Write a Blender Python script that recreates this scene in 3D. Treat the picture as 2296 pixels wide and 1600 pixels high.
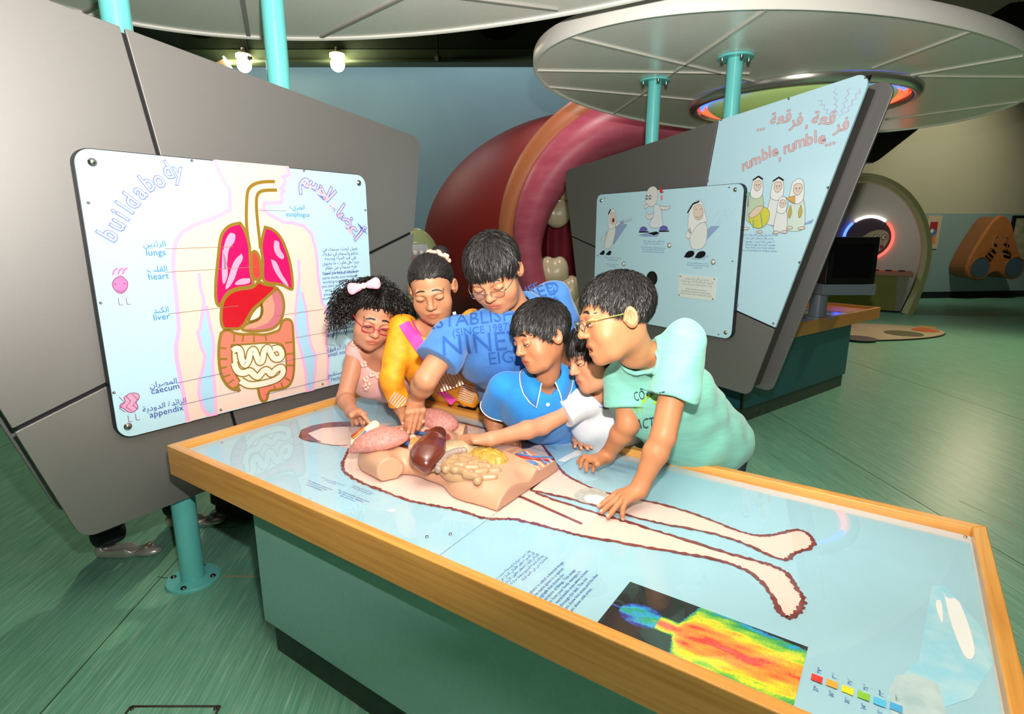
import bpy, bmesh, math, random
import numpy as np
from mathutils import Vector, Matrix
from mathutils.geometry import tessellate_polygon

random.seed(7)
rng = np.random.default_rng(7)
SC = bpy.context.scene
COL = SC.collection
for _o in list(bpy.data.objects):
    bpy.data.objects.remove(_o, do_unlink=True)

# ------------------------------------------------------------------ camera
CAM = Vector((0.0, 0.0, 1.46))
PITCH, YAW = 0.219677, -0.605533
_f = Vector((-math.sin(-YAW) * math.cos(PITCH), math.cos(YAW) * math.cos(PITCH), -math.sin(PITCH)))
_r = Vector((math.cos(YAW), math.sin(-YAW), 0.0))
_u = _r.cross(_f)
cam_data = bpy.data.cameras.new('camera')
cam_data.sensor_width = 36.0
cam_data.lens = 1265.0 / 2296.0 * 36.0
cam_data.clip_start, cam_data.clip_end = 0.05, 100
cam = bpy.data.objects.new('camera', cam_data)
COL.objects.link(cam)
cam.matrix_world = Matrix(((_r.x, _u.x, -_f.x, CAM.x), (_r.y, _u.y, -_f.y, CAM.y), (_r.z, _u.z, -_f.z, CAM.z), (0, 0, 0, 1)))
SC.camera = cam
SC.view_settings.view_transform = 'Standard'
SC.view_settings.look = 'None'
SC.view_settings.exposure = 0.0
SC.view_settings.gamma = 1.0
SC.view_settings.use_curve_mapping = False

# ------------------------------------------------------------------ world: dim indoor ambience
W = bpy.data.worlds.new('world')
SC.world = W
W.use_nodes = True
W.node_tree.nodes['Background'].inputs[0].default_value = (0.85, 0.95, 0.9, 1)
W.node_tree.nodes['Background'].inputs[1].default_value = 0.02

def add_light(name, kind, loc, energy, color=(1, 1, 1), target=None, **kw):
    d = bpy.data.lights.new(name, kind)
    d.energy = energy
    d.color = color
    for k, v in kw.items():
        setattr(d, k, v)
    o = bpy.data.objects.new(name, d)
    COL.objects.link(o)
    o.location = loc
    if target is not None:
        o.rotation_euler = (Vector(target) - Vector(loc)).to_track_quat('-Z', 'Y').to_euler()
    return o

# the camera's flash: a small lamp a hand's breadth above the lens
FLASH = CAM + _u * 0.27 + _r * 0.05
_h = Vector((_f.x, _f.y, 0)).normalized()
add_light('flash', 'AREA', FLASH, 150, (1.0, 0.975, 0.94), target=FLASH + _h * math.cos(0.74) + Vector((0, 0, math.sin(0.74))), shape='DISK', size=0.07)
# hall lamps hung high above the floor
add_light('hall_spot', 'SPOT', (1.13, 11.2, 3.0), 150, (1.0, 0.82, 0.52), target=(0.3, 6.0, 0.0), spot_size=math.radians(120), spot_blend=0.8, shadow_soft_size=0.16)
add_light('hall_spot', 'SPOT', (2.6, 8.5, 5.5), 680, (1.0, 0.88, 0.62), target=(1.3, 7.6, 0.0), spot_size=math.radians(90), spot_blend=0.9, shadow_soft_size=0.2)
add_light('hall_spot', 'SPOT', (-5.2, 3.6, 5.0), 300, (1.0, 0.85, 0.6), target=(-3.2, 2.0, 0.0), spot_size=math.radians(70), spot_blend=0.7, shadow_soft_size=0.03)
# light washing down the back walls
add_light('wall_wash_light', 'SPOT', (1.9, 12.6, 5.6), 520, (1.0, 0.93, 0.72), target=(0.1, 15.3, 2.3), spot_size=math.radians(75), spot_blend=1.0, shadow_soft_size=0.2)
for _s in (-7.0, -9.6, -12.2, -14.8):  # unseen lamps added to brighten the blue wall
    _w = Vector((0.306, 15.45, 0)) + Vector((0.742, 0.670, 0)).normalized() * _s
    add_light('wall_wash_light', 'SPOT', _w + Vector((0.670, -0.742, 0)) * 0.8 + Vector((0, 0, 6.4)), 330, (0.88, 0.96, 1.0), target=_w + Vector((0, 0, 1.0)), spot_size=math.radians(130), spot_blend=1.0, shadow_soft_size=0.15)

# ------------------------------------------------------------------ helpers
WLOC = {}
def tag(o, label=None, cat=None, group=None, kind=None):
    if label: o['label'] = label
    if cat: o['category'] = cat
    if group: o['group'] = group
    if kind: o['kind'] = kind
    return o

def thing(name, loc, label, cat, group=None, kind=None):
    o = bpy.data.objects.new(name, None)
    COL.objects.link(o)
    o.empty_display_size = 0.05
    o.location = loc
    WLOC[o.name] = Vector(loc)
    return tag(o, label, cat, group, kind)

def link(o, parent=None):
    COL.objects.link(o)
    WLOC[o.name] = Vector((0, 0, 0))
    if parent is not None:
        o.parent = parent
        o.matrix_parent_inverse = Matrix.Translation(-WLOC.get(parent.name, Vector((0, 0, 0))))
    return o

def srgb(h):
    if isinstance(h, str):
        h = h.lstrip('#')
        c = [int(h[i:i + 2], 16) / 255 for i in (0, 2, 4)]
    else:
        c = [v / 255 for v in h]
    return tuple(v / 12.92 if v <= 0.04045 else ((v + 0.055) / 1.055) ** 2.4 for v in c)

MATS = {}
def mat(name, col='#808080', rough=0.5, metal=0.0, noise=0.0, scale=20.0, bump=0.0, bscale=None, stretch=None,
        emit=None, estr=0.0, coat=0.0, vcol=None, spec=0.5, col2=None, trans=0.0, alpha=1.0, sss=0.0, sheen=0.0, detail=4.0):
    if name in MATS: return MATS[name]
    m = bpy.data.materials.new(name)
    m.use_nodes = True
    nt = m.node_tree
    b = nt.nodes['Principled BSDF']
    c = srgb(col) if isinstance(col, str) else col
    b.inputs['Base Color'].default_value = (*c, 1)
    b.inputs['Roughness'].default_value = rough
    b.inputs['Metallic'].default_value = metal
    b.inputs['Specular IOR Level'].default_value = spec
    b.inputs['Coat Weight'].default_value = coat
    b.inputs['Coat Roughness'].default_value = 0.03
    b.inputs['Transmission Weight'].default_value = trans
    b.inputs['Alpha'].default_value = alpha
    b.inputs['Sheen Weight'].default_value = sheen
    if sss:
        b.inputs['Subsurface Weight'].default_value = sss
        b.inputs['Subsurface Radius'].default_value = (0.012, 0.005, 0.003)
        b.inputs['Subsurface Scale'].default_value = 0.6
    if emit:
        b.inputs['Emission Color'].default_value = (*srgb(emit), 1)
        b.inputs['Emission Strength'].default_value = estr
    src = None
    if vcol:
        a = nt.nodes.new('ShaderNodeVertexColor'); a.layer_name = vcol
        src = a.outputs[0]
        nt.links.new(src, b.inputs['Base Color'])
    if noise or bump:
        tc = nt.nodes.new('ShaderNodeTexCoord')
        mp = nt.nodes.new('ShaderNodeMapping')
        if stretch: mp.inputs['Scale'].default_value = stretch
        nt.links.new(tc.outputs['Object'], mp.inputs['Vector'])
        nz = nt.nodes.new('ShaderNodeTexNoise')
        nz.inputs['Scale'].default_value = scale
        nz.inputs['Detail'].default_value = detail
        nt.links.new(mp.outputs[0], nz.inputs['Vector'])
        if noise:
            mx = nt.nodes.new('ShaderNodeMixRGB')
            if src is not None:
                mx.blend_type = 'MULTIPLY'
                mx.inputs[0].default_value = noise
                nt.links.new(src, mx.inputs[1])
                rp = nt.nodes.new('ShaderNodeValToRGB')
                rp.color_ramp.elements[0].position = 0.3; rp.color_ramp.elements[0].color = (0.45, 0.45, 0.45, 1)
                rp.color_ramp.elements[1].position = 0.7; rp.color_ramp.elements[1].color = (1.25, 1.25, 1.25, 1)
                nt.links.new(nz.outputs['Fac'], rp.inputs[0]); nt.links.new(rp.outputs[0], mx.inputs[2])
            else:
                c2 = srgb(col2) if col2 else tuple(v * (1 - noise) for v in c)
                mx.inputs[1].default_value = (*c, 1)
                mx.inputs[2].default_value = (*c2, 1)
                rp = nt.nodes.new('ShaderNodeValToRGB')
                rp.color_ramp.elements[0].position = 0.35
                rp.color_ramp.elements[1].position = 0.68
                nt.links.new(nz.outputs['Fac'], rp.inputs[0]); nt.links.new(rp.outputs[0], mx.inputs[0])
            nt.links.new(mx.outputs[0], b.inputs['Base Color'])
        if bump:
            bp = nt.nodes.new('ShaderNodeBump')
            bp.inputs['Strength'].default_value = bump
            bp.inputs['Distance'].default_value = 0.01
            n2 = nz
            if bscale:
                n2 = nt.nodes.new('ShaderNodeTexNoise'); n2.inputs['Scale'].default_value = bscale; n2.inputs['Detail'].default_value = 3
                nt.links.new(mp.outputs[0], n2.inputs['Vector'])
            nt.links.new(n2.outputs['Fac'], bp.inputs['Height'])
            nt.links.new(bp.outputs[0], b.inputs['Normal'])
    MATS[name] = m
    return m

def M(name):
    return MATS[name]

def new_mesh(name, V, F, m=None, parent=None, smooth=False, cols=None, mats=None, midx=None):
    me = bpy.data.meshes.new(name)
    V = np.asarray(V, dtype=np.float32).reshape(-1, 3)
    if isinstance(F, np.ndarray):
        n = len(F); k = F.shape[1]
        me.vertices.add(len(V)); me.vertices.foreach_set('co', V.ravel())
        me.loops.add(n * k); me.loops.foreach_set('vertex_index', F.astype(np.int32).ravel())
        me.polygons.add(n); me.polygons.foreach_set('loop_start', np.arange(n, dtype=np.int32) * k)
        me.polygons.foreach_set('loop_total', np.full(n, k, dtype=np.int32))
        me.update(calc_edges=True)
    else:
        me.from_pydata(V.tolist(), [], F)
        me.update()
    if cols is not None:
        ca = me.color_attributes.new('Col', 'FLOAT_COLOR', 'POINT')
        c4 = np.ones((len(V), 4), np.float32); c4[:, :3] = cols
        ca.data.foreach_set('color', c4.ravel())
    for mm in (mats or [m]):
        if isinstance(mm, str): mm = MATS[mm]
        if mm: me.materials.append(mm)
    if midx is not None:
        me.polygons.foreach_set('material_index', np.asarray(midx, np.int32))
    if smooth:
        me.polygons.foreach_set('use_smooth', np.ones(len(me.polygons), bool))
    o = bpy.data.objects.new(name, me)
    return link(o, parent)

def fix_normals(o):
    bm = bmesh.new(); bm.from_mesh(o.data)
    bmesh.ops.recalc_face_normals(bm, faces=bm.faces)
    bm.to_mesh(o.data); bm.free()
    return o

def bevel(o, w, seg=2, ang=35):
    md = o.modifiers.new('bevel', 'BEVEL')
    md.width = w; md.segments = seg; md.limit_method = 'ANGLE'; md.angle_limit = math.radians(ang)
    return o

def frame_of(d):
    d = Vector(d).normalized()
    a = Vector((0, 0, 1)) if abs(d.z) < 0.9 else Vector((1, 0, 0))
    x = a.cross(d).normalized(); y = d.cross(x)
    return x, y, d

class MB:
    def __init__(s):
        s.v = []; s.f = []
    def add(s, V, F):
        b = len(s.v)
        s.v += [tuple(p) for p in V]
        s.f += [tuple(i + b for i in f) for f in F]
        return s
    def box(s, lo, hi):
        x0, y0, z0 = lo; x1, y1, z1 = hi
        return s.add([(x0, y0, z0), (x1, y0, z0), (x1, y1, z0), (x0, y1, z0), (x0, y0, z1), (x1, y0, z1), (x1, y1, z1), (x0, y1, z1)],
                     [(0, 3, 2, 1), (4, 5, 6, 7), (0, 1, 5, 4), (1, 2, 6, 5), (2, 3, 7, 6), (3, 0, 4, 7)])
    def obox(s, c, ax, ay, az, hx, hy, hz):
        c = Vector(c); P = []
        for k in (-1, 1):
            for i, j in ((-1, -1), (1, -1), (1, 1), (-1, 1)):
                P.append(c + ax * (i * hx) + ay * (j * hy) + az * (k * hz))
        return s.add(P, [(0, 3, 2, 1), (4, 5, 6, 7), (0, 1, 5, 4), (1, 2, 6, 5), (2, 3, 7, 6), (3, 0, 4, 7)])
    def cyl(s, p, q, r, r2=None, n=20, cap=True):
        r2 = r if r2 is None else r2
        p = Vector(p); q = Vector(q); x, y, d = frame_of(q - p)
        P = []
        for c, rr in ((p, r), (q, r2)):
            P += [c + (x * math.cos(2 * math.pi * i / n) + y * math.sin(2 * math.pi * i / n)) * rr for i in range(n)]
        F = [(i, (i + 1) % n, n + (i + 1) % n, n + i) for i in range(n)]
        if cap: F += [tuple(range(n - 1, -1, -1)), tuple(range(n, 2 * n))]
        return s.add(P, F)
    def lathe(s, c, prof, n=24, axis=(0, 0, 1)):
        c = Vector(c); x, y, d = frame_of(axis)
        P = []; F = []
        for r, h in prof:
            P += [c + d * h + (x * math.cos(2 * math.pi * i / n) + y * math.sin(2 * math.pi * i / n)) * max(r, 1e-5) for i in range(n)]
        for j in range(len(prof) - 1):
            F += [(j * n + i, j * n + (i + 1) % n, (j + 1) * n + (i + 1) % n, (j + 1) * n + i) for i in range(n)]
        return s.add(P, F)
    def tube(s, pts, r, n=8, closed=False, cap=True):
        pts = [Vector(p) for p in pts]; m = len(pts)
        rs = r if isinstance(r, (list, tuple)) else [r] * m
        P = []; F = []
        px = None
        for i in range(m):
            a = pts[(i - 1) % m] if (closed or i > 0) else pts[i]
            b = pts[(i + 1) % m] if (closed or i < m - 1) else pts[i]
            d = (b - a).normalized()
            if px is None: x, y, d = frame_of(d)
            else:
                x = (px - d * px.dot(d)).normalized(); y = d.cross(x)
            px = x
            P += [pts[i] + (x * math.cos(2 * math.pi * k / n) + y * math.sin(2 * math.pi * k / n)) * rs[i] for k in range(n)]
        for j in range(m if closed else m - 1):
            j2 = (j + 1) % m
            F += [(j * n + i, j * n + (i + 1) % n, j2 * n + (i + 1) % n, j2 * n + i) for i in range(n)]
        if cap and not closed: F += [tuple(range(n - 1, -1, -1)), tuple(range((m - 1) * n, m * n))]
        return s.add(P, F)
    def ball(s, c, r, n=12, m=8):
        c = Vector(c)
        rx, ry, rz = (r, r, r) if not isinstance(r, (tuple, list)) else r
        P = [c + Vector((0, 0, rz))]
        for j in range(1, m):
            t = math.pi * j / m
            P += [c + Vector((rx * math.sin(t) * math.cos(2 * math.pi * i / n), ry * math.sin(t) * math.sin(2 * math.pi * i / n), rz * math.cos(t))) for i in range(n)]
        P.append(c - Vector((0, 0, rz)))
        F = [(0, 1 + i, 1 + (i + 1) % n) for i in range(n)]
        for j in range(m - 2):
            a = 1 + j * n; b = a + n
            F += [(a + i, b + i, b + (i + 1) % n, a + (i + 1) % n) for i in range(n)]
        a = 1 + (m - 2) * n; e = len(P) - 1
        F += [(a + (i + 1) % n, a + i, e) for i in range(n)]
        return s.add(P, F)
    def build(s, name, m, parent=None, smooth=False, bev=0, label=None):
        o = new_mesh(name, s.v, s.f, m, parent, smooth)
        if bev: bevel(o, bev)
        if label: o['label'] = label
        return o

def smooth_by_angle(o, ang=40):
    me = o.data
    me.polygons.foreach_set('use_smooth', np.ones(len(me.polygons), bool))
    me.set_sharp_from_angle(angle=math.radians(ang)) if hasattr(me, 'set_sharp_from_angle') else None
    return o

# planar frames -------------------------------------------------------------
class Plane:
    """a flat working surface: origin, direction of reading t, up u, outward normal n"""
    def __init__(s, o, t, u):
        s.o = Vector(o); s.t = Vector(t).normalized(); s.u = Vector(u).normalized(); s.n = s.t.cross(s.u).normalized()
    def p(s, a, b, h=0.0):
        return s.o + s.t * a + s.u * b + s.n * h
    def shifted(s, h):
        return Plane(s.o + s.n * h, s.t, s.u)

def round_poly(pts, r, n=5):
    out = []
    m = len(pts)
    rr = r if isinstance(r, (list, tuple)) else [r] * m
    for i in range(m):
        a, b, c = Vector(pts[i - 1]), Vector(pts[i]), Vector(pts[(i + 1) % m])
        if rr[i] <= 0: out.append(tuple(b)); continue
        d1 = (a - b).normalized(); d2 = (c - b).normalized()
        ang = d1.angle(d2); l = min(rr[i] / math.tan(ang / 2), 0.48 * (a - b).length, 0.48 * (c - b).length)
        rad = l * math.tan(ang / 2)
        p1 = b + d1 * l; p2 = b + d2 * l
        ctr = b + (d1 + d2).normalized() * (rad / math.sin(ang / 2))
        a1 = math.atan2(*(p1 - ctr).yx); a2 = math.atan2(*(p2 - ctr).yx)
        da = (a2 - a1 + math.pi) % (2 * math.pi) - math.pi
        for k in range(n + 1):
            t = a1 + da * k / n
            out.append((ctr.x + rad * math.cos(t), ctr.y + rad * math.sin(t)))
    return out

def area2(p):
    return sum(p[i - 1][0] * p[i][1] - p[i][0] * p[i - 1][1] for i in range(len(p)))

def slab(name, pl, poly, h0, h1, m, parent=None, bev=0.0, label=None):
    """plate with outline poly on plane pl between heights h0 and h1"""
    poly = list(poly)
    if area2(poly) < 0: poly = poly[::-1]
    n = len(poly)
    V = [pl.p(a, b, h0) for a, b in poly] + [pl.p(a, b, h1) for a, b in poly]
    F = [tuple(range(n - 1, -1, -1)), tuple(range(n, 2 * n))] + [(i, (i + 1) % n, n + (i + 1) % n, n + i) for i in range(n)]
    o = new_mesh(name, V, F, m, parent)
    if bev: bevel(o, bev, 2, 60)
    if label: o['label'] = label
    return o

class Flat:
    """flat print: coloured shapes lying on a plane, collected per colour"""
    def __init__(s, pl, h=0.0005):
        s.pl = pl; s.h = h; s.v = []; s.f = []; s.mi = []; s.ms = []
    def _m(s, m):
        if m not in s.ms: s.ms.append(m)
        return s.ms.index(m)
    def tris(s, P, T, m, layer):
        b = len(s.v); k = s._m(m)
        s.v += [s.pl.p(a, c, s.h * layer) for a, c in P]
        s.f += [tuple(i + b for i in t) for t in T]; s.mi += [k] * len(T)
    def poly(s, P, m, layer=1):
        T = tessellate_polygon([[Vector((a, b, 0)) for a, b in P]])
        T = [t if area2([P[i] for i in t]) > 0 else t[::-1] for t in T]
        s.tris(P, T, m, layer)
    def ring(s, c, r0, r1, m, layer=1, n=24, sx=1.0):
        P = []
        for i in range(n):
            a = 2 * math.pi * i / n
            P += [(c[0] + r0 * sx * math.cos(a), c[1] + r0 * math.sin(a)), (c[0] + r1 * sx * math.cos(a), c[1] + r1 * math.sin(a))]
        T = []
        for i in range(n):
            j = (i + 1) % n
            T += [(2 * i, 2 * i + 1, 2 * j + 1), (2 * i, 2 * j + 1, 2 * j)]
        s.tris(P, T, m, layer)
    def disc(s, c, r, m, layer=1, n=20, sx=1.0):
        s.poly([(c[0] + r * sx * math.cos(2 * math.pi * i / n), c[1] + r * math.sin(2 * math.pi * i / n)) for i in range(n)], m, layer)
    def stroke(s, P, w, m, layer=1, closed=False, jit=0.0):
        P = [Vector(p) for p in P]; n = len(P)
        if n < 2: return
        L = []; R = []
        for i in range(n):
            a = P[i - 1] if (closed or i) else P[i]
            b = P[(i + 1) % n] if (closed or i < n - 1) else P[i]
            d1 = (P[i] - a); d2 = (b - P[i])
            d = (d1.normalized() if d1.length > 1e-9 else Vector((0, 0))) + (d2.normalized() if d2.length > 1e-9 else Vector((0, 0)))
            if d.length < 1e-6: d = d2
            d.normalize(); nn = Vector((-d.y, d.x))
            if d1.length > 1e-9 and d2.length > 1e-9:
                cs = max(0.55, abs(nn.dot(Vector((-d2.y, d2.x)).normalized())))
            else: cs = 1
            k = w / 2 / cs
            L.append(P[i] + nn * k * (1 + jit * random.uniform(-1, 1))); R.append(P[i] - nn * k * (1 + jit * random.uniform(-1, 1)))
        T = []
        for i in range(n if closed else n - 1):
            j = (i + 1) % n
            T += [(2 * i + 1, 2 * j + 1, 2 * j), (2 * i + 1, 2 * j, 2 * i)]
        s.tris([tuple(q) for pr in zip(L, R) for q in pr], T, m, layer)
    def text(s, body, c, size, m, layer=2, ang=0.0, align='CENTER', off=0.0, sx=1.0, spacing=1.0):
        for P, T in text_tris(body, size, align, off, spacing):
            ca, sa = math.cos(ang), math.sin(ang)
            Q = [(c[0] + x * sx * ca - y * sa, c[1] + x * sx * sa + y * ca) for x, y in P]
            s.tris(Q, T, m, layer)
    def build(s, name, parent, label=None):
        o = new_mesh(name, s.v, s.f, None, parent, mats=s.ms, midx=s.mi)
        if label: o['label'] = label
        return o

def text_tris(body, size, align='CENTER', off=0.0, spacing=1.0):
    c = bpy.data.curves.new('lettering', 'FONT')
    c.body = body; c.size = size; c.align_x = align; c.align_y = 'CENTER'; c.resolution_u = 2
    c.offset = off; c.space_line = spacing
    o = bpy.data.objects.new('lettering', c)
    COL.objects.link(o)
    dg = bpy.context.evaluated_depsgraph_get()
    me = o.evaluated_get(dg).to_mesh()
    P = [(v.co.x, v.co.y) for v in me.vertices]
    me.calc_loop_triangles()
    T = [tuple(t.vertices) for t in me.loop_triangles]
    T = [t if area2([P[i] for i in t]) > 0 else t[::-1] for t in T]
    o.to_mesh_clear() if False else None
    bpy.data.objects.remove(o, do_unlink=True)
    bpy.data.curves.remove(c)
    return [(P, T)] if P else []

def fine_tris(P, T, mx):
    """split long triangles so that lettering can follow a curved cloth"""
    P = [tuple(p) for p in P]; out = []; st = [tuple(t) for t in T]
    while st:
        t = st.pop()
        e = [((P[t[i]][0] - P[t[(i + 1) % 3]][0]) ** 2 + (P[t[i]][1] - P[t[(i + 1) % 3]][1]) ** 2, i) for i in range(3)]
        L, i = max(e)
        if L > mx * mx and len(st) + len(out) < 20000:
            p, q, r = t[i], t[(i + 1) % 3], t[(i + 2) % 3]
            P.append(((P[p][0] + P[q][0]) / 2, (P[p][1] + P[q][1]) / 2)); k = len(P) - 1
            st += [(p, k, r), (k, q, r)]
        else: out.append(t)
    return P, out

# Arabic letters in their joined forms, laid out right to left ----------------
_AR = {'ء': (0xFE80, 1), 'آ': (0xFE81, 2), 'أ': (0xFE83, 2), 'إ': (0xFE87, 2), 'ئ': (0xFE89, 4), 'ا': (0xFE8D, 2), 'ب': (0xFE8F, 4), 'ة': (0xFE93, 2), 'ت': (0xFE95, 4),
       'ث': (0xFE99, 4), 'ج': (0xFE9D, 4), 'ح': (0xFEA1, 4), 'خ': (0xFEA5, 4), 'د': (0xFEA9, 2), 'ذ': (0xFEAB, 2), 'ر': (0xFEAD, 2), 'ز': (0xFEAF, 2), 'س': (0xFEB1, 4),
       'ش': (0xFEB5, 4), 'ص': (0xFEB9, 4), 'ض': (0xFEBD, 4), 'ط': (0xFEC1, 4), 'ظ': (0xFEC5, 4), 'ع': (0xFEC9, 4), 'غ': (0xFECD, 4), 'ف': (0xFED1, 4), 'ق': (0xFED5, 4),
       'ك': (0xFED9, 4), 'ل': (0xFEDD, 4), 'م': (0xFEE1, 4), 'ن': (0xFEE5, 4), 'ه': (0xFEE9, 4), 'و': (0xFEED, 2), 'ى': (0xFEEF, 2), 'ي': (0xFEF1, 4)}
def arabic(txt, split=False):
    lines = []
    for line in txt.split('\n'):
        out = []
        for i, ch in enumerate(line):
            if ch not in _AR: out.append(ch); continue
            base, k = _AR[ch]
            prev = line[i - 1] if i else ' '
            nxt = line[i + 1] if i + 1 < len(line) else ' '
            jp = prev in _AR and _AR[prev][1] == 4 and k > 1
            jn = nxt in _AR and _AR[nxt][1] > 1 and k == 4
            out.append(chr(base + (3 if jp and jn else 2 if jn else 1 if jp else 0)))
        lines.append(out[::-1] if split else ''.join(out[::-1]))
    return lines[0] if split else '\n'.join(lines)
# ------------------------------------------------------------------ implicit modelling (smoothly blended solids -> one mesh)
F32 = np.float32
def v3(p): return np.array(p, dtype=F32)
class Cap:
    def __init__(s, p, q, r1, r2=None):
        s.p, s.q, s.r1 = v3(p), v3(q), F32(r1); s.r2 = F32(r1 if r2 is None else r2)
        s.d = s.q - s.p; s.dd = float(s.d @ s.d) + 1e-12
        s.c = (s.p + s.q) / 2; s.R = float(np.sqrt(s.dd)) / 2 + max(s.r1, s.r2)
    def __call__(s, X):
        A = X - s.p
        t = np.clip((A @ s.d) / F32(s.dd), 0, 1)
        A -= t[:, None] * s.d
        return np.sqrt(np.einsum('ij,ij->i', A, A)) - (s.r1 + (s.r2 - s.r1) * t)
class Ell:
    def __init__(s, c, r, ax=None):
        s.c = v3(c); s.r = v3(r); s.ax = None if ax is None else np.array(ax, dtype=F32)  # rows = local axes
        s.R = float(s.r.max()); s.cr = s.R / float(s.r.min())
    def __call__(s, X):
        A = X - s.c
        if s.ax is not None: A = A @ s.ax.T
        A = A / s.r
        k0 = np.sqrt(np.einsum('ij,ij->i', A, A)) + F32(1e-9)
        B = A / s.r
        k1 = np.sqrt(np.einsum('ij,ij->i', B, B)) + F32(1e-9)
        return k0 * (k0 - 1) / k1
class RBox:
    def __init__(s, c, h, r, ax=None):
        s.c = v3(c); s.h = v3(h) - F32(r); s.r = F32(r); s.ax = None if ax is None else np.array(ax, dtype=F32)
        s.R = float(np.linalg.norm(h))
    def __call__(s, X):
        A = X - s.c
        if s.ax is not None: A = A @ s.ax.T
        q = np.abs(A) - s.h
        o = np.maximum(q, 0)
        return np.sqrt(np.einsum('ij,ij->i', o, o)) + np.minimum(q.max(1), 0) - s.r
class Half:
    """everything on the side of the plane that the normal points to is outside"""
    def __init__(s, p, n):
        s.p = v3(p); s.nn = v3(n) / np.linalg.norm(n); s.c = s.p; s.R = 1e9
    def __call__(s, X): return (X - s.p) @ s.nn
class Fn:
    def __init__(s, f, c, R): s.f = f; s.c = v3(c); s.R = R
    def __call__(s, X): return s.f(X)
class Sdf:
    def __init__(s): s.ops = []
    def u(s, prim, k=0.0): s.ops.append(('u', float(k), prim)); return s
    def s(s, prim, k=0.0): s.ops.append(('s', float(k), prim)); return s
    def i(s, prim, k=0.0): s.ops.append(('i', float(k), prim)); return s
    def extend(s, other): s.ops += other.ops; return s
    def __call__(s, X):
        X = np.ascontiguousarray(X, dtype=F32)
        D = np.full(len(X), 10.0, F32)
        blo, bhi = X.min(0), X.max(0)
        for op, k, pr in s.ops:
            if pr.R < 5:
                q = np.maximum(np.maximum(blo - pr.c, pr.c - bhi), 0)
                if float(q @ q) > (pr.R * 1.15 + k + 0.05) ** 2:
                    if op == 'i': D[:] = np.maximum(D, 0.05)
                    continue
            if pr.R < 5 and len(X) > 400:
                A = X - pr.c
                m = np.einsum('ij,ij->i', A, A) < (pr.R * 1.15 + k + 0.05) ** 2
                n = int(m.sum())
                if n == 0:
                    if op == 'i': D[:] = np.maximum(D, 0.05)
                    continue
                sub = n < 0.7 * len(X)
            else: sub = False
            if sub:
                idx = np.nonzero(m)[0]
                D2 = D[idx]; e = pr(X[idx])
            else:
                D2 = D; e = pr(X)
            if op == 'u':
                if k > 0:
                    h = np.maximum(k - np.abs(D2 - e), 0) / k
                    R = np.minimum(D2, e) - h * h * (k * 0.25)
                else: R = np.minimum(D2, e)
            else:
                if op == 's': e = -e
                if k > 0:
                    h = np.maximum(k - np.abs(D2 - e), 0) / k
                    R = np.maximum(D2, e) + h * h * (k * 0.25)
                else: R = np.maximum(D2, e)
            if sub: D[idx] = R
            else: D = R.astype(F32)
        return D

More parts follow.
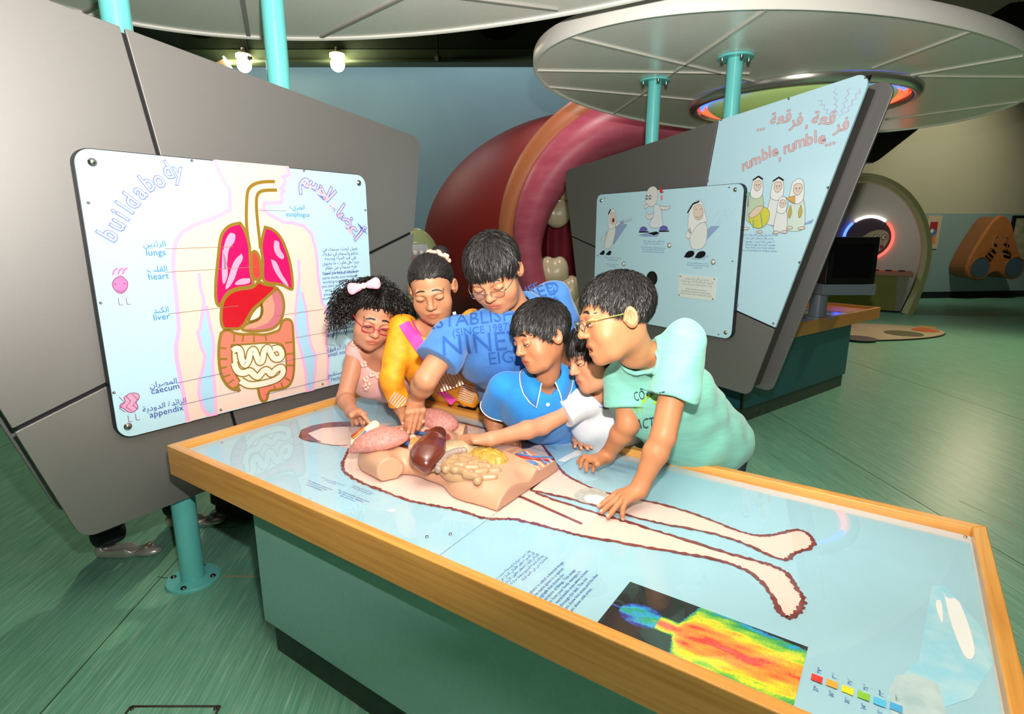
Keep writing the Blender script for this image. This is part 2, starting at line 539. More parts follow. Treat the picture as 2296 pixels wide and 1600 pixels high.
def sdf_surface(fn, lo, hi, h, B=4):
    lo = np.array(lo, float); hi = np.array(hi, float)
    # level 1: coarse blocks of 16 cells, level 2: blocks of B cells
    S1 = 16
    n1 = np.ceil((hi - lo) / (h * S1)).astype(int)
    g = np.stack(np.meshgrid(*[np.arange(n) for n in n1], indexing='ij'), -1).reshape(-1, 3)
    c = lo + (g + 0.5) * (h * S1)
    d = np.abs(fn(c))
    g = g[d < h * S1 * 0.87 * 1.35 + 0.012]
    k = S1 // B
    sub = np.stack(np.meshgrid(*[np.arange(k)] * 3, indexing='ij'), -1).reshape(-1, 3)
    g2 = (g[:, None, :] * k + sub[None]).reshape(-1, 3)
    c = lo + (g2 + 0.5) * (h * B)
    d = np.concatenate([np.abs(fn(c[a:a + 8192])) for a in range(0, len(c), 8192)])
    g2 = g2[d < h * B * 0.87 * 1.3 + 2.0 * h]
    base = g2 * B                                         # cell index of the block
    off = np.stack(np.meshgrid(*[np.arange(B + 1)] * 3, indexing='ij'), -1)
    idx = base[:, None, None, None, :] + off[None]
    nb = len(base)
    X = lo + idx.reshape(-1, 3) * h
    Vv = np.empty(len(X), F32)
    for a in range(0, len(X), 20000):
        Vv[a:a + 20000] = fn(X[a:a + 20000])
    V = Vv.reshape(nb, B + 1, B + 1, B + 1)
    neg = V < 0
    # cell vertices
    acc = np.zeros((nb, B, B, B, 3), F32); cnt = np.zeros((nb, B, B, B), F32)
    sl = lambda o: slice(o, o + B)
    for ax in range(3):
        for o1 in (0, 1):
            for o2 in (0, 1):
                oa = [0, 0, 0]; others = [i for i in range(3) if i != ax]
                oa[others[0]] = o1; oa[others[1]] = o2
                ob = list(oa); ob[ax] = 1
                va = V[:, sl(oa[0]), sl(oa[1]), sl(oa[2])]; vb = V[:, sl(ob[0]), sl(ob[1]), sl(ob[2])]
                cr = (va < 0) != (vb < 0)
                t = np.where(cr, va / np.where(cr, va - vb, 1), 0)
                cnt += cr
                acc[..., ax] += t * cr
                for q in others: acc[..., q] += cr * oa[q]
    act = cnt > 0
    bi, ci, cj, ck = np.nonzero(act)
    loc = acc[act] / cnt[act][:, None]
    cell = base[bi] + np.stack([ci, cj, ck], 1)
    dims = n1 * S1 + 4
    key = (cell[:, 0] * dims[1] + cell[:, 1]) * dims[2] + cell[:, 2]
    order = np.argsort(key); key = key[order]
    P = (lo + (cell[order] + loc[order]) * h)
    quads = []
    for ax in range(3):
        others = [i for i in range(3) if i != ax]
        oa = [slice(0, B)] * 3; ob = list(oa); ob[ax] = slice(1, B + 1)
        na = neg[:, oa[0], oa[1], oa[2]]; nb_ = neg[:, ob[0], ob[1], ob[2]]
        cr = na != nb_
        b_, i_, j_, k_ = np.nonzero(cr)
        flip = na[cr]
        cc = base[b_] + np.stack([i_, j_, k_], 1)
        q4 = []
        for d1, d2 in ((0, 0), (-1, 0), (-1, -1), (0, -1)):
            e = cc.copy(); e[:, others[0]] += d1; e[:, others[1]] += d2
            kk = (e[:, 0] * dims[1] + e[:, 1]) * dims[2] + e[:, 2]
            p = np.searchsorted(key, kk); p = np.clip(p, 0, len(key) - 1)
            q4.append(np.where(key[p] == kk, p, -1))
        q = np.stack(q4, 1)
        ok = (q >= 0).all(1)
        q = q[ok]; flip = flip[ok]
        if ax == 1: flip = ~flip
        q = np.where(flip[:, None], q, q[:, ::-1])
        quads.append(q)
    return P, np.concatenate(quads)

def sdf_normals(fn, P, e=0.002):
    N = np.stack([fn(P + np.eye(3)[i] * e) - fn(P - np.eye(3)[i] * e) for i in range(3)], 1)
    return N / (np.linalg.norm(N, axis=1, keepdims=True) + 1e-9)

def keep_largest(P, Q):
    lab = np.arange(len(P))
    for _ in range(60):
        m = lab[Q].min(1)
        new = lab.copy()
        for k in range(4): np.minimum.at(new, Q[:, k], m)
        new = new[new]
        if (new == lab).all(): break
        lab = new
    while True:
        n2 = lab[lab]
        if (n2 == lab).all(): break
        lab = n2
    u, c = np.unique(lab, return_counts=True)
    if len(u) == 1 or c.max() < 0.8 * len(P): return P, Q
    ok = lab == u[c.argmax()]
    idx = np.cumsum(ok) - 1
    return P[ok], idx[Q[ok[Q].all(1)]]

def sdf_obj(name, fn, lo, hi, h, m, parent=None, colfn=None, mats=None, label=None):
    P, Q = sdf_surface(fn, lo, hi, h)
    if name in ('body', 'shirt', 'hair'): P, Q = keep_largest(P, Q)
    cols = colfn(P) if colfn else None
    o = new_mesh(name, P, Q, m, parent, smooth=True, cols=cols, mats=mats)
    if label: o['label'] = label
    return o

def onto(fn, P, d, tmax=0.6):
    """slide points along direction d until they meet the surface fn = 0"""
    P = np.array(P, float); d = np.array(d, float); d /= np.linalg.norm(d)
    t = np.zeros(len(P))
    for _ in range(34):
        s = fn(P + t[:, None] * d)
        t += np.clip(s, -0.02, 0.05) * 0.8
        t = np.clip(t, -0.3, tmax)
    return P + t[:, None] * d

def vnoise(P, scale, seed=0):
    """cheap smooth value noise on points, range about -1..1"""
    r = np.random.default_rng(seed); out = np.zeros(len(P))
    for k in range(5):
        w = r.normal(size=3); w /= np.linalg.norm(w)
        out += np.sin(P @ w * scale * (0.7 + 0.25 * k) + r.uniform(0, 6.28)) 
    return out / 3.0
def sstep(a, b, x):
    t = np.clip((x - a) / (b - a), 0, 1); return t * t * (3 - 2 * t)
def mixc(C, col, w):
    return C * (1 - w[:, None]) + np.array(col)[None] * w[:, None]
# flat artwork outlines in metres
ART = {
 'sil': [(0.4562,0.9968),(0.466,0.956),(0.4839,0.9187),(0.5016,0.8892),(0.4945,0.8118),(0.4239,0.7779),(0.3574,0.7559),(0.3063,0.728),(0.2789,0.6939),(0.2644,0.6461),(0.258,0.6048),(0.2551,0.4999),(0.253,0.4288),(0.2485,0.3644),(0.2316,0.3087),(0.2274,0.258),(0.2323,0.1753),(0.236,0.0911),(0.2392,0.0015),(0.3165,0.0078),(0.3466,0.0061),(0.7666,0.006),(0.8912,0.0055),(0.8845,0.054),(0.8967,0.1355),(0.8924,0.2099),(0.9104,0.2984),(0.9061,0.371),(0.8834,0.4089),(0.8737,0.5319),(0.8747,0.6005),(0.8712,0.6516),(0.8555,0.7189),(0.8199,0.7518),(0.7652,0.7659),(0.7246,0.767),(0.6786,0.7898),(0.6382,0.812),(0.6415,0.844),(0.7194,0.8492),(0.728,0.8651),(0.7206,0.8803),(0.7372,0.8967),(0.7231,0.9052),(0.7366,0.9175),(0.7473,0.936),(0.7385,0.9546),(0.7707,0.9662),(0.7605,0.9993)],
 'gapL': [(0.3548,0.4689),(0.3277,0.3607),(0.3161,0.3474),(0.3232,0.2861),(0.334,0.2538),(0.323,0.2099),(0.3003,0.1529),(0.2915,0.1085),(0.2985,0.0442),(0.3182,0.0089),(0.3468,0.0077),(0.3546,0.1095),(0.3563,0.2034),(0.3702,0.2783),(0.3703,0.3244),(0.364,0.3859),(0.3601,0.4462)],
 'gapR': [(0.7755,0.517),(0.7593,0.4552),(0.742,0.3721),(0.7356,0.3044),(0.7481,0.2331),(0.7609,0.1604),(0.769,0.0872),(0.7667,0.0078),(0.8021,0.007),(0.8193,0.0859),(0.8307,0.1567),(0.8062,0.2238),(0.7994,0.3131),(0.7979,0.3829),(0.7837,0.4615)],
 'pitL': [(0.3477,0.5731),(0.3458,0.5211),(0.3533,0.4691)],
 'pitR': [(0.78,0.606),(0.7755,0.517)],
 'trA': [(0.6989,0.9328),(0.6503,0.9296),(0.6082,0.9194),(0.5803,0.8994),(0.5692,0.8694),(0.5572,0.7801),(0.5548,0.7201),(0.5604,0.6593)],
 'trB': [(0.705,0.8988),(0.6552,0.8961),(0.6254,0.8885),(0.6111,0.8698),(0.6057,0.8337),(0.6043,0.7657),(0.6063,0.7045),(0.6056,0.6582)],
 'lungL': [(0.5292,0.7619),(0.4881,0.7541),(0.4591,0.7314),(0.4432,0.7024),(0.4342,0.6625),(0.4193,0.597),(0.4059,0.5313),(0.3968,0.4649),(0.4095,0.4319),(0.4416,0.4871),(0.4838,0.5042),(0.5482,0.5053),(0.5629,0.5199),(0.5523,0.5596),(0.558,0.6288),(0.5596,0.6746),(0.5516,0.7201),(0.5389,0.7501)],
 'lungR': [(0.6358,0.7468),(0.6733,0.7368),(0.7051,0.7036),(0.7228,0.6553),(0.7363,0.6061),(0.742,0.5401),(0.74,0.4803),(0.7269,0.4797),(0.6857,0.506),(0.6096,0.5165),(0.6027,0.5487),(0.6126,0.6112),(0.6073,0.6582),(0.6188,0.7044)],
 'lpat1': [(0.4848,0.7241),(0.5075,0.7203),(0.4999,0.6869),(0.4702,0.6616),(0.4598,0.6025),(0.4451,0.5734),(0.4451,0.6401),(0.463,0.6985)],
 'lpat2': [(0.5224,0.6414),(0.5299,0.6222),(0.5005,0.5855),(0.4839,0.5408),(0.4528,0.5052),(0.4372,0.5026),(0.4624,0.5574),(0.4883,0.6162)],
 'lpat3': [(0.5478,0.5404),(0.548,0.5194),(0.4929,0.5157),(0.4779,0.5222),(0.5078,0.5431)],
 'lpat4': [(0.4476,0.6621),(0.4598,0.6025),(0.4586,0.5576),(0.4347,0.5141),(0.4322,0.5592)],
 'rpat1': [(0.6731,0.6921),(0.6947,0.6878),(0.6915,0.6561),(0.7151,0.6232),(0.7001,0.6076),(0.6716,0.6327),(0.6643,0.6646)],
 'rpat2': [(0.6479,0.6137),(0.6732,0.6047),(0.6902,0.5514),(0.7177,0.5086),(0.7203,0.4877),(0.687,0.519),(0.6565,0.5695)],
 'heart': [(0.5641,0.6401),(0.5802,0.6527),(0.5949,0.6352),(0.6009,0.596),(0.6011,0.533),(0.5675,0.5321),(0.5547,0.5517)],
 'liver': [(0.4131,0.4102),(0.4227,0.4548),(0.4507,0.4863),(0.4913,0.5005),(0.56,0.5004),(0.5821,0.5279),(0.6073,0.5103),(0.6671,0.4985),(0.6287,0.4667),(0.5828,0.4372),(0.5423,0.4112),(0.513,0.367),(0.4829,0.3361),(0.4504,0.3437),(0.4179,0.3444),(0.4088,0.3725)],
 'stom': [(0.6644,0.4897),(0.6859,0.4617),(0.6918,0.4197),(0.6841,0.3788),(0.6652,0.3434),(0.6314,0.3187),(0.5873,0.315),(0.5205,0.322),(0.4853,0.3358),(0.5117,0.3552),(0.5581,0.3628),(0.578,0.3749),(0.588,0.4061),(0.5844,0.4371),(0.6287,0.4667)],
 'stom2': [(0.6644,0.4897),(0.6859,0.4617),(0.6918,0.4197),(0.6841,0.3788),(0.6652,0.3434),(0.6314,0.3187),(0.5873,0.315),(0.5205,0.322),(0.4891,0.3337),(0.555,0.3333),(0.6078,0.3467),(0.6371,0.376),(0.6456,0.4162),(0.6374,0.466)],
 'cream': [(0.5838,0.4307),(0.5897,0.4059),(0.578,0.3749),(0.5583,0.3644),(0.5162,0.3586),(0.546,0.4068)],
 'col': [(0.4041,0.3309),(0.4206,0.3417),(0.4434,0.3369),(0.456,0.3234),(0.4949,0.3121),(0.5399,0.3088),(0.5854,0.2964),(0.6298,0.3023),(0.6589,0.3066),(0.6717,0.3451),(0.6982,0.3536),(0.7228,0.3386),(0.7219,0.2891),(0.7208,0.2375),(0.717,0.1772),(0.7121,0.1254),(0.6997,0.0749),(0.6732,0.0454),(0.6132,0.0468),(0.5796,0.0511),(0.5693,0.0106),(0.547,0.0075),(0.535,0.0428),(0.5355,0.0807),(0.4789,0.0877),(0.4535,0.118),(0.4454,0.0805),(0.4082,0.1053),(0.3846,0.1584),(0.3826,0.2218),(0.39,0.2867)],
 'colin': [(0.4413,0.276),(0.6477,0.2576),(0.6768,0.2274),(0.6758,0.1412),(0.6636,0.0914),(0.5798,0.0708),(0.4789,0.0877),(0.4445,0.1459),(0.4334,0.2044)],
 'si1': [(0.4419,0.2522),(0.4612,0.2616),(0.4756,0.2464),(0.4744,0.2128),(0.4871,0.1796),(0.5057,0.1989),(0.5165,0.2378),(0.5331,0.2447),(0.5412,0.2171),(0.5495,0.1825),(0.5672,0.1875),(0.5748,0.2278),(0.5957,0.2442),(0.6054,0.2183),(0.6182,0.1865),(0.6492,0.1808),(0.6616,0.2043),(0.6453,0.2326),(0.618,0.2288)],
 'si2': [(0.4427,0.2026),(0.4506,0.1649),(0.4773,0.1489),(0.5071,0.1576),(0.5215,0.134),(0.5412,0.119),(0.5609,0.1426),(0.5831,0.1466),(0.6005,0.1176),(0.6224,0.1388),(0.6549,0.1453),(0.6584,0.1143),(0.6268,0.0923),(0.5639,0.0871),(0.496,0.0921),(0.4621,0.1218)],
 'append': [(0.4314,0.1001),(0.4466,0.0917),(0.4531,0.0771)],
 'hau': [[(0.3887,0.2753),(0.4184,0.2664)],[(0.3835,0.2295),(0.4175,0.2232)],[(0.3836,0.1902),(0.4115,0.1911)],[(0.3862,0.1518),(0.4219,0.1571)],[(0.406,0.1203),(0.4351,0.1333)],[(0.4556,0.3195),(0.4522,0.2885)],[(0.4949,0.3121),(0.4876,0.2829)],[(0.5397,0.3072),(0.5362,0.2736)],[(0.5899,0.2982),(0.5914,0.2707)],[(0.7179,0.2466),(0.6788,0.2485)],[(0.7177,0.1945),(0.6784,0.197)],[(0.7124,0.1385),(0.6783,0.1477)],[(0.6853,0.0736),(0.6636,0.0914)],[(0.6496,0.0437),(0.6415,0.0744)],[(0.6132,0.0468),(0.6064,0.0691)]],
 'lines': [[(0.2365,0.6674),(0.4926,0.67)],[(0.2261,0.5837),(0.5797,0.5853)],[(0.218,0.4307),(0.4839,0.4332)],[(0.6054,0.8149),(0.74,0.8147)],[(0.6502,0.3728),(0.9127,0.3756)],[(0.6941,0.2632),(0.9161,0.2648)]],
 'lines2': [[(0.2127,0.166),(0.4043,0.1679)],[(0.2204,0.0774),(0.4533,0.0787)],[(0.6342,0.1665),(0.9143,0.1667)],[(0.5588,0.0372),(0.9049,0.0403)]],
 'big': [(0.0515,0.9511),(1.137,0.9554),(0.0358,0.0428),(1.0855,0.017)],
 'small': [(0.3697,0.9853),(0.8415,0.9873),(0.0225,0.8215),(0.0128,0.4924),(0.0096,0.1762),(0.3689,0.0196),(0.8531,0.0215),(1.1656,0.8305)],
 'mh': [(0.0668,0.5721),(0.0852,0.5807),(0.0928,0.5724),(0.1036,0.5565),(0.0982,0.5337),(0.0794,0.5155),(0.0608,0.527),(0.0524,0.5537)],
 'mb': [(0.0369,0.1508),(0.0566,0.1637),(0.0833,0.1575),(0.087,0.1386),(0.0698,0.1249),(0.0788,0.1083),(0.0654,0.0916),(0.0442,0.0922),(0.0319,0.1132),(0.018,0.1203),(0.0255,0.1325),(0.0404,0.1323)],
 'T': [(0.0658,0.719),(0.0912,0.7536),(0.1111,0.7835),(0.1287,0.8079),(0.1473,0.8307),(0.1765,0.865),(0.2091,0.8943),(0.2435,0.9087),(0.279,0.9412),(0.314,0.9427)],
 'A': [(0.8457,0.9504),(0.8964,0.9376),(0.9333,0.9071),(0.9679,0.8838),(0.9898,0.8485),(1.0173,0.8238),(1.0522,0.7882),(1.0891,0.7357),(1.1129,0.707)],
 'lab': [(0.2039,0.6849),(0.2045,0.6548),(0.2021,0.596),(0.2026,0.57),(0.1961,0.4473),(0.1942,0.4223),(0.1704,0.1753),(0.1742,0.1531),(0.1652,0.0914),(0.168,0.066),(0.7927,0.8321),(0.7935,0.8009),(0.9391,0.3872),(0.9371,0.363),(0.9733,0.2762),(0.9712,0.2505),(0.971,0.1785),(0.9723,0.1538),(0.9392,0.0587),(0.9404,0.0328),(1.0043,0.5952),(0.9943,0.4705)],
}
TAB = {
 'near': [(-1.5477,1.2242),(-1.5047,1.1694),(-1.4544,1.1118),(-1.3957,1.075),(-1.3184,1.06),(-1.2146,1.0564),(-1.1177,1.053),(-1.04,1.0635),(-0.9759,1.0853),(-0.9185,1.0937),(-0.8583,1.096),(-0.8229,1.1087),(-0.7864,1.1398),(-0.7219,1.1498),(-0.6585,1.1575),(-0.5976,1.1649),(-0.49,1.1959),(-0.3875,1.2253),(-0.2893,1.2515),(-0.2295,1.2532),(-0.1875,1.2362),(-0.1502,1.1847),(-0.1238,1.1329),(-0.1055,1.121),(-0.0974,1.1479),(-0.09,1.1818),(-0.0922,1.2157),(-0.1112,1.2398),(-0.1316,1.2851),(-0.1571,1.2989),(-0.2009,1.3014),(-0.2498,1.2971),(-0.3448,1.2962),(-0.4365,1.2975),(-0.5352,1.2988),(-0.598,1.2938),(-0.6952,1.2953),(-0.8182,1.3016)],
 'far': [(-0.8385,1.309),(-0.7568,1.3264),(-0.6435,1.331),(-0.5242,1.3328),(-0.4519,1.3392),(-0.3755,1.3586),(-0.3,1.3706),(-0.2336,1.3607),(-0.1687,1.3371),(-0.1458,1.344),(-0.1342,1.3933),(-0.1061,1.4366),(-0.1032,1.4758),(-0.126,1.512),(-0.1569,1.5097),(-0.1851,1.4579),(-0.2155,1.4238),(-0.2671,1.4145),(-0.3397,1.4339),(-0.4283,1.4479),(-0.5297,1.4424),(-0.6175,1.4227),(-0.691,1.4254),(-0.7618,1.4445),(-0.8147,1.4681),(-0.8562,1.503)],
 'hair': [(-1.7966,1.1879),(-1.8562,1.2416),(-1.8646,1.2986),(-1.8374,1.363),(-1.772,1.4215),(-1.6915,1.4441),(-1.6484,1.4287),(-1.7063,1.3887),(-1.7643,1.3487),(-1.8063,1.3008),(-1.8006,1.2317),(-1.7099,1.2083),(-1.685,1.2091),(-1.7069,1.183),(-1.7533,1.1784)],
 'headlo': [(-1.7398,1.1877),(-1.6726,1.1958),(-1.6145,1.2093),(-1.5784,1.2396)],
 'thermal': [(-0.4154,1.0546),(-0.064,1.0607),(-0.062,0.8979)],
 'legend': [(-0.0396,0.9808),(-0.0168,0.9822),(0.0063,0.9819),(0.0294,0.983),(0.0518,0.9831),(0.0743,0.9856)],
 'oval': [(-0.7219,1.3436),(-0.7007,1.4298),(-0.6334,1.4328),(-0.6435,1.331)],
 'w1': [(0.1508,1.4077),(0.1544,1.3807),(0.1744,1.3946),(0.1835,1.3372),(0.1896,1.2709),(0.1912,1.2177),(0.1841,1.1886),(0.1746,1.1873),(0.167,1.2261),(0.157,1.3025)],
 'w2': [(0.1372,1.3617),(0.1464,1.3681),(0.1468,1.2955),(0.1433,1.2771),(0.1351,1.3374)],
 'stain': [(0.1309,1.4167),(0.1549,1.4333),(0.2061,1.3127),(0.2166,1.2058),(0.177,1.0818),(0.1038,0.9882),(0.0617,1.002),(0.073,1.0562),(0.1049,1.1286),(0.1165,1.2508)],
 'stain2': [(0.0728,1.0683),(0.0983,1.0921),(0.1325,1.0855),(0.1418,1.0145),(0.0688,0.964),(0.0641,1.0265)],
 'seam': [(-0.8295,0.8941),(-0.8404,1.1324),(-0.8556,1.6177)],
 'ov2': [(-1.0979,0.9759),(-1.0932,0.9947),(-1.0773,0.9963),(-1.0782,0.9771)],
 'far_white': [(-0.8865,1.5493),(-0.8789,1.6607),(-0.8589,1.6897),(-0.8468,1.6335),(-0.8605,1.549)],
 'txt': [(-1.3772,0.981),(-1.3889,1.0231),(-1.2304,0.9854),(-1.26,1.0359),(-1.0049,1.641),(-0.6981,1.6342),(-0.7081,1.5213),(-0.6139,0.9516),(-0.5002,0.9614),(-0.4975,0.9176)],
 'scr': [(0.2059,1.7098),(-1.9692,0.991),(-1.9946,1.691),(-2.0126,1.4183),(-0.8702,0.9817),(-0.9108,0.938)],
}
# ------------------------------------------------------------------ materials
mat('grey_panel', '#979390', 0.52, metal=0.75, noise=0.10, scale=900, bump=0.05, detail=2)
mat('black_edge', '#0b0b0d', 0.5)
mat('dark_core', '#3a3733', 0.6)
mat('turquoise', '#6fd0cc', 0.3, coat=0.3)
mat('steel', '#b9b5ae', 0.25, metal=1.0)
mat('dark_steel', '#6a625c', 0.35, metal=1.0)
mat('white_board', '#efe9de', 0.24, noise=0.03, scale=40, spec=0.7)
mat('rim_white', '#ece6dc', 0.35)
mat('batten', '#cfc8bd', 0.4)
mat('batten_grey', '#9c968e', 0.5)
mat('sign_blue', '#bfe3f0', 0.18, coat=0.3)
mat('sign_edge', '#101418', 0.5)
mat('plinth_teal', '#98cac2', 0.45, noise=0.06, scale=60)
mat('plinth_edge', '#0c1414', 0.4)
mat('kick', '#3b4a40', 0.55, noise=0.3, scale=18)
mat('black', '#060606', 0.4)
mat('mon_grey', '#6f7780', 0.4)
mat('print_text', '#3d63a8', 0.5)
mat('print_text2', '#3a4f9c', 0.5)
mat('print_skin', '#f3d6c8', 0.35)
mat('print_pink', '#f3a9d4', 0.4)
mat('print_white', '#f6f2ee', 0.4)
mat('print_blue', '#a9d6ea', 0.35)

def wood(name, c1, c2, axis):
    m = bpy.data.materials.new(name); m.use_nodes = True; nt = m.node_tree; b = nt.nodes['Principled BSDF']
    tc = nt.nodes.new('ShaderNodeTexCoord'); mp = nt.nodes.new('ShaderNodeMapping')
    mp.inputs['Scale'].default_value = [1.2 if i == axis else 38 for i in range(3)]
    nz = nt.nodes.new('ShaderNodeTexNoise'); nz.inputs['Scale'].default_value = 2.2; nz.inputs['Detail'].default_value = 6; nz.inputs['Distortion'].default_value = 0.6
    rp = nt.nodes.new('ShaderNodeValToRGB')
    rp.color_ramp.elements[0].position = 0.3; rp.color_ramp.elements[0].color = (*srgb(c2), 1)
    rp.color_ramp.elements[1].position = 0.62; rp.color_ramp.elements[1].color = (*srgb(c1), 1)
    nt.links.new(tc.outputs['Object'], mp.inputs[0]); nt.links.new(mp.outputs[0], nz.inputs['Vector'])
    nt.links.new(nz.outputs['Fac'], rp.inputs[0]); nt.links.new(rp.outputs[0], b.inputs['Base Color'])
    b.inputs['Roughness'].default_value = 0.32; b.inputs['Coat Weight'].default_value = 0.25
    MATS[name] = m
wood('beech_x', '#dc9f4e', '#c88638', 0)
wood('beech_y', '#dc9f4e', '#c88638', 1)
wood('beech_dark', '#b8742f', '#96561c', 1)

def floor_material():
    m = bpy.data.materials.new('green_linoleum'); m.use_nodes = True; nt = m.node_tree; b = nt.nodes['Principled BSDF']
    tc = nt.nodes.new('ShaderNodeTexCoord'); mp = nt.nodes.new('ShaderNodeMapping')
    mp.inputs['Rotation'].default_value = (0, 0, math.radians(-129))
    mp2 = nt.nodes.new('ShaderNodeMapping'); mp2.inputs['Scale'].default_value = (1.0, 26.0, 1.0)
    nt.links.new(tc.outputs['Object'], mp.inputs[0]); nt.links.new(mp.outputs[0], mp2.inputs[0])
    n1 = nt.nodes.new('ShaderNodeTexNoise'); n1.inputs['Scale'].default_value = 5.5; n1.inputs['Detail'].default_value = 6; n1.inputs['Roughness'].default_value = 0.65
    nt.links.new(mp2.outputs[0], n1.inputs['Vector'])
    n2 = nt.nodes.new('ShaderNodeTexNoise'); n2.inputs['Scale'].default_value = 1.4; n2.inputs['Detail'].default_value = 3
    nt.links.new(mp2.outputs[0], n2.inputs['Vector'])
    rp = nt.nodes.new('ShaderNodeValToRGB'); cr = rp.color_ramp
    cr.elements[0].position = 0.30; cr.elements[0].color = (*srgb('#5fa88a'), 1)
    cr.elements[1].position = 0.72; cr.elements[1].color = (*srgb('#b9dcc6'), 1)
    e = cr.elements.new(0.48); e.color = (*srgb('#78b89a'), 1)
    e = cr.elements.new(0.60); e.color = (*srgb('#92c8ae'), 1)
    nt.links.new(n1.outputs['Fac'], rp.inputs[0])
    mx = nt.nodes.new('ShaderNodeMixRGB'); mx.blend_type = 'MULTIPLY'; mx.inputs[0].default_value = 0.55
    rp2 = nt.nodes.new('ShaderNodeValToRGB'); rp2.color_ramp.elements[0].position = 0.35; rp2.color_ramp.elements[0].color = (0.6, 0.66, 0.62, 1); rp2.color_ramp.elements[1].position = 0.65
    nt.links.new(n2.outputs['Fac'], rp2.inputs[0]); nt.links.new(rp.outputs[0], mx.inputs[1]); nt.links.new(rp2.outputs[0], mx.inputs[2])
    nt.links.new(mx.outputs[0], b.inputs['Base Color'])
    b.inputs['Roughness'].default_value = 0.34
    bp = nt.nodes.new('ShaderNodeBump'); bp.inputs['Strength'].default_value = 0.08; bp.inputs['Distance'].default_value = 0.01
    nt.links.new(n1.outputs['Fac'], bp.inputs['Height']); nt.links.new(bp.outputs[0], b.inputs['Normal'])
    MATS['green_linoleum'] = m
floor_material()
mat('wall_blue', '#7f9fa8', 0.8, noise=0.06, scale=1.2)
mat('wall_beige', '#b9b79c', 0.8, noise=0.05, scale=1.0)
mat('wall_band', '#86a3a2', 0.7, noise=0.05, scale=1.0)
mat('ceiling_dark', '#10150f', 0.9)
mat('skirting_dark', '#0d1216', 0.6)
mat('beam_green', '#50644a', 0.6)

# ------------------------------------------------------------------ the hall
WT = Vector((0.742, 0.670, 0)).normalized(); WN = Vector((WT.y, -WT.x, 0))
WALL = Plane((0.306, 15.45, 0), WT, (0, 0, 1))
fl = new_mesh('floor', [(-26, -4, 0), (14, -4, 0), (14, 26, 0), (-26, 26, 0)], [(0, 1, 2, 3)], 'green_linoleum'); tag(fl, kind='structure', label='green streaked linoleum floor')
sd = Vector((-0.63, 0.777, 0)).normalized(); sp = Vector((sd.y, -sd.x, 0))
mat('seam', '#24402f', 0.6)
mat('seam_pale', '#b9a984', 0.5)
def floor_strip(a, b, w=0.004, m='seam', z=0.0008):
    a = Vector((*a, 0)); b = Vector((*b, 0)); d = (b - a).normalized(); s_ = Vector((-d.y, d.x, 0)) * w / 2
    P = [a - s_, b - s_, b + s_, a + s_]
    V = [(p.x, p.y, 0.0) for p in P] + [(p.x, p.y, z) for p in P]
    return new_mesh('seam', V, [(4, 5, 6, 7), (0, 1, 5, 4), (1, 2, 6, 5), (2, 3, 7, 6), (3, 0, 4, 7)], m, fl)
for k in (-1.9, 0.0, 1.9, 3.8, 5.7):
    c = Vector((-2.047, 0.386, 0)) + sp * k
    floor_strip((c - sd * 4).xy, (c + sd * 12).xy)
floor_strip((-2.50, 0.915), (-2.34, 0.985)); floor_strip((-2.62, 1.34), (-2.83, 1.19), 0.003)
floor_strip((-2.27, 1.08), (-2.05, 1.23), 0.008, 'seam_pale')
floor_strip((0.40, 3.78), (0.9, 3.35), 0.005, 'seam_pale')
# access hatch in the floor
hp = [(-1.83, 0.53), (-1.60, 0.705), (-1.70, 0.42), (-1.47, 0.60)]
hatch = thing('floor_hatch', (-1.65, 0.56, 0), 'square floor access hatch outlined by a thin metal strip at the bottom left', 'hatch')
pl_f = Plane((0, 0, 0), (1, 0, 0), (0, 1, 0))
q = [(-1.835, 0.545), (-1.605, 0.705), (-1.425, 0.47), (-1.655, 0.31)]
for i in range(4):
    a, b = Vector(q[i]), Vector(q[(i + 1) % 4]); d = (b - a).normalized(); s_ = Vector((-d.y, d.x)) * 0.004
    slab('frame_strip', pl_f, [tuple(a + s_), tuple(b + s_), tuple(b - s_), tuple(a - s_)], 0.0, 0.002, 'dark_steel', hatch)
slab('lid', pl_f, [(a * 0.97 + -1.63 * 0.03, b * 0.97 + 0.5075 * 0.03) for a, b in q], 0.0, 0.0012, 'green_linoleum', hatch)
for a, b in q[:2]:
    MB().lathe((a * 0.93 - 1.63 * 0.07, b * 0.93 + 0.5075 * 0.07, 0.001), [(0.006, 0), (0.006, 0.002), (0, 0.003)], 10).build('screw', 'dark_steel', hatch, True)

wl = slab('wall_back_left', WALL, [(-22, 0), (-4.2, 0), (-4.2, 7), (-22, 7)], -0.2, 0.0, 'wall_blue'); tag(wl, kind='structure', label='blue grey painted wall behind the giant red mouth')
wr = slab('wall_back_right', WALL, [(-4.2, 0), (9, 0), (9, 7), (-4.2, 7)], -0.2, 0.0, 'wall_beige'); tag(wr, kind='structure', label='pale beige wall above a blue band')
wb = slab('trim_1', WALL, [(-4.2, 0.12), (9, 0.12), (9, 1.83), (-4.2, 1.83)], 0.0, 0.012, 'wall_band'); tag(wb, kind='structure', label='blue band along the lower part of the wall')
bb = slab('baseboard_back', WALL, [(-22, 0), (9, 0), (9, 0.14), (-22, 0.14)], 0.0, 0.02, 'skirting_dark'); tag(bb, kind='structure', label='dark skirting board')
ce = new_mesh('ceiling', [(-26, -4, 7), (14, -4, 7), (14, 26, 7), (-26, 26, 7)], [(3, 2, 1, 0)], 'ceiling_dark'); tag(ce, kind='structure', label='dark ceiling high above the hall')
def side_wall(name, a, b, m):
    P = Plane((*a, 0), (b[0] - a[0], b[1] - a[1], 0), (0, 0, 1)); L = (Vector(b) - Vector(a)).length
    return tag(slab(name, P, [(0, 0), (L, 0), (L, 7), (0, 7)], -0.2, 0, m), kind='structure')
side_wall('wall_left', (-16.5, -4), (-16.5, 2), 'wall_blue')
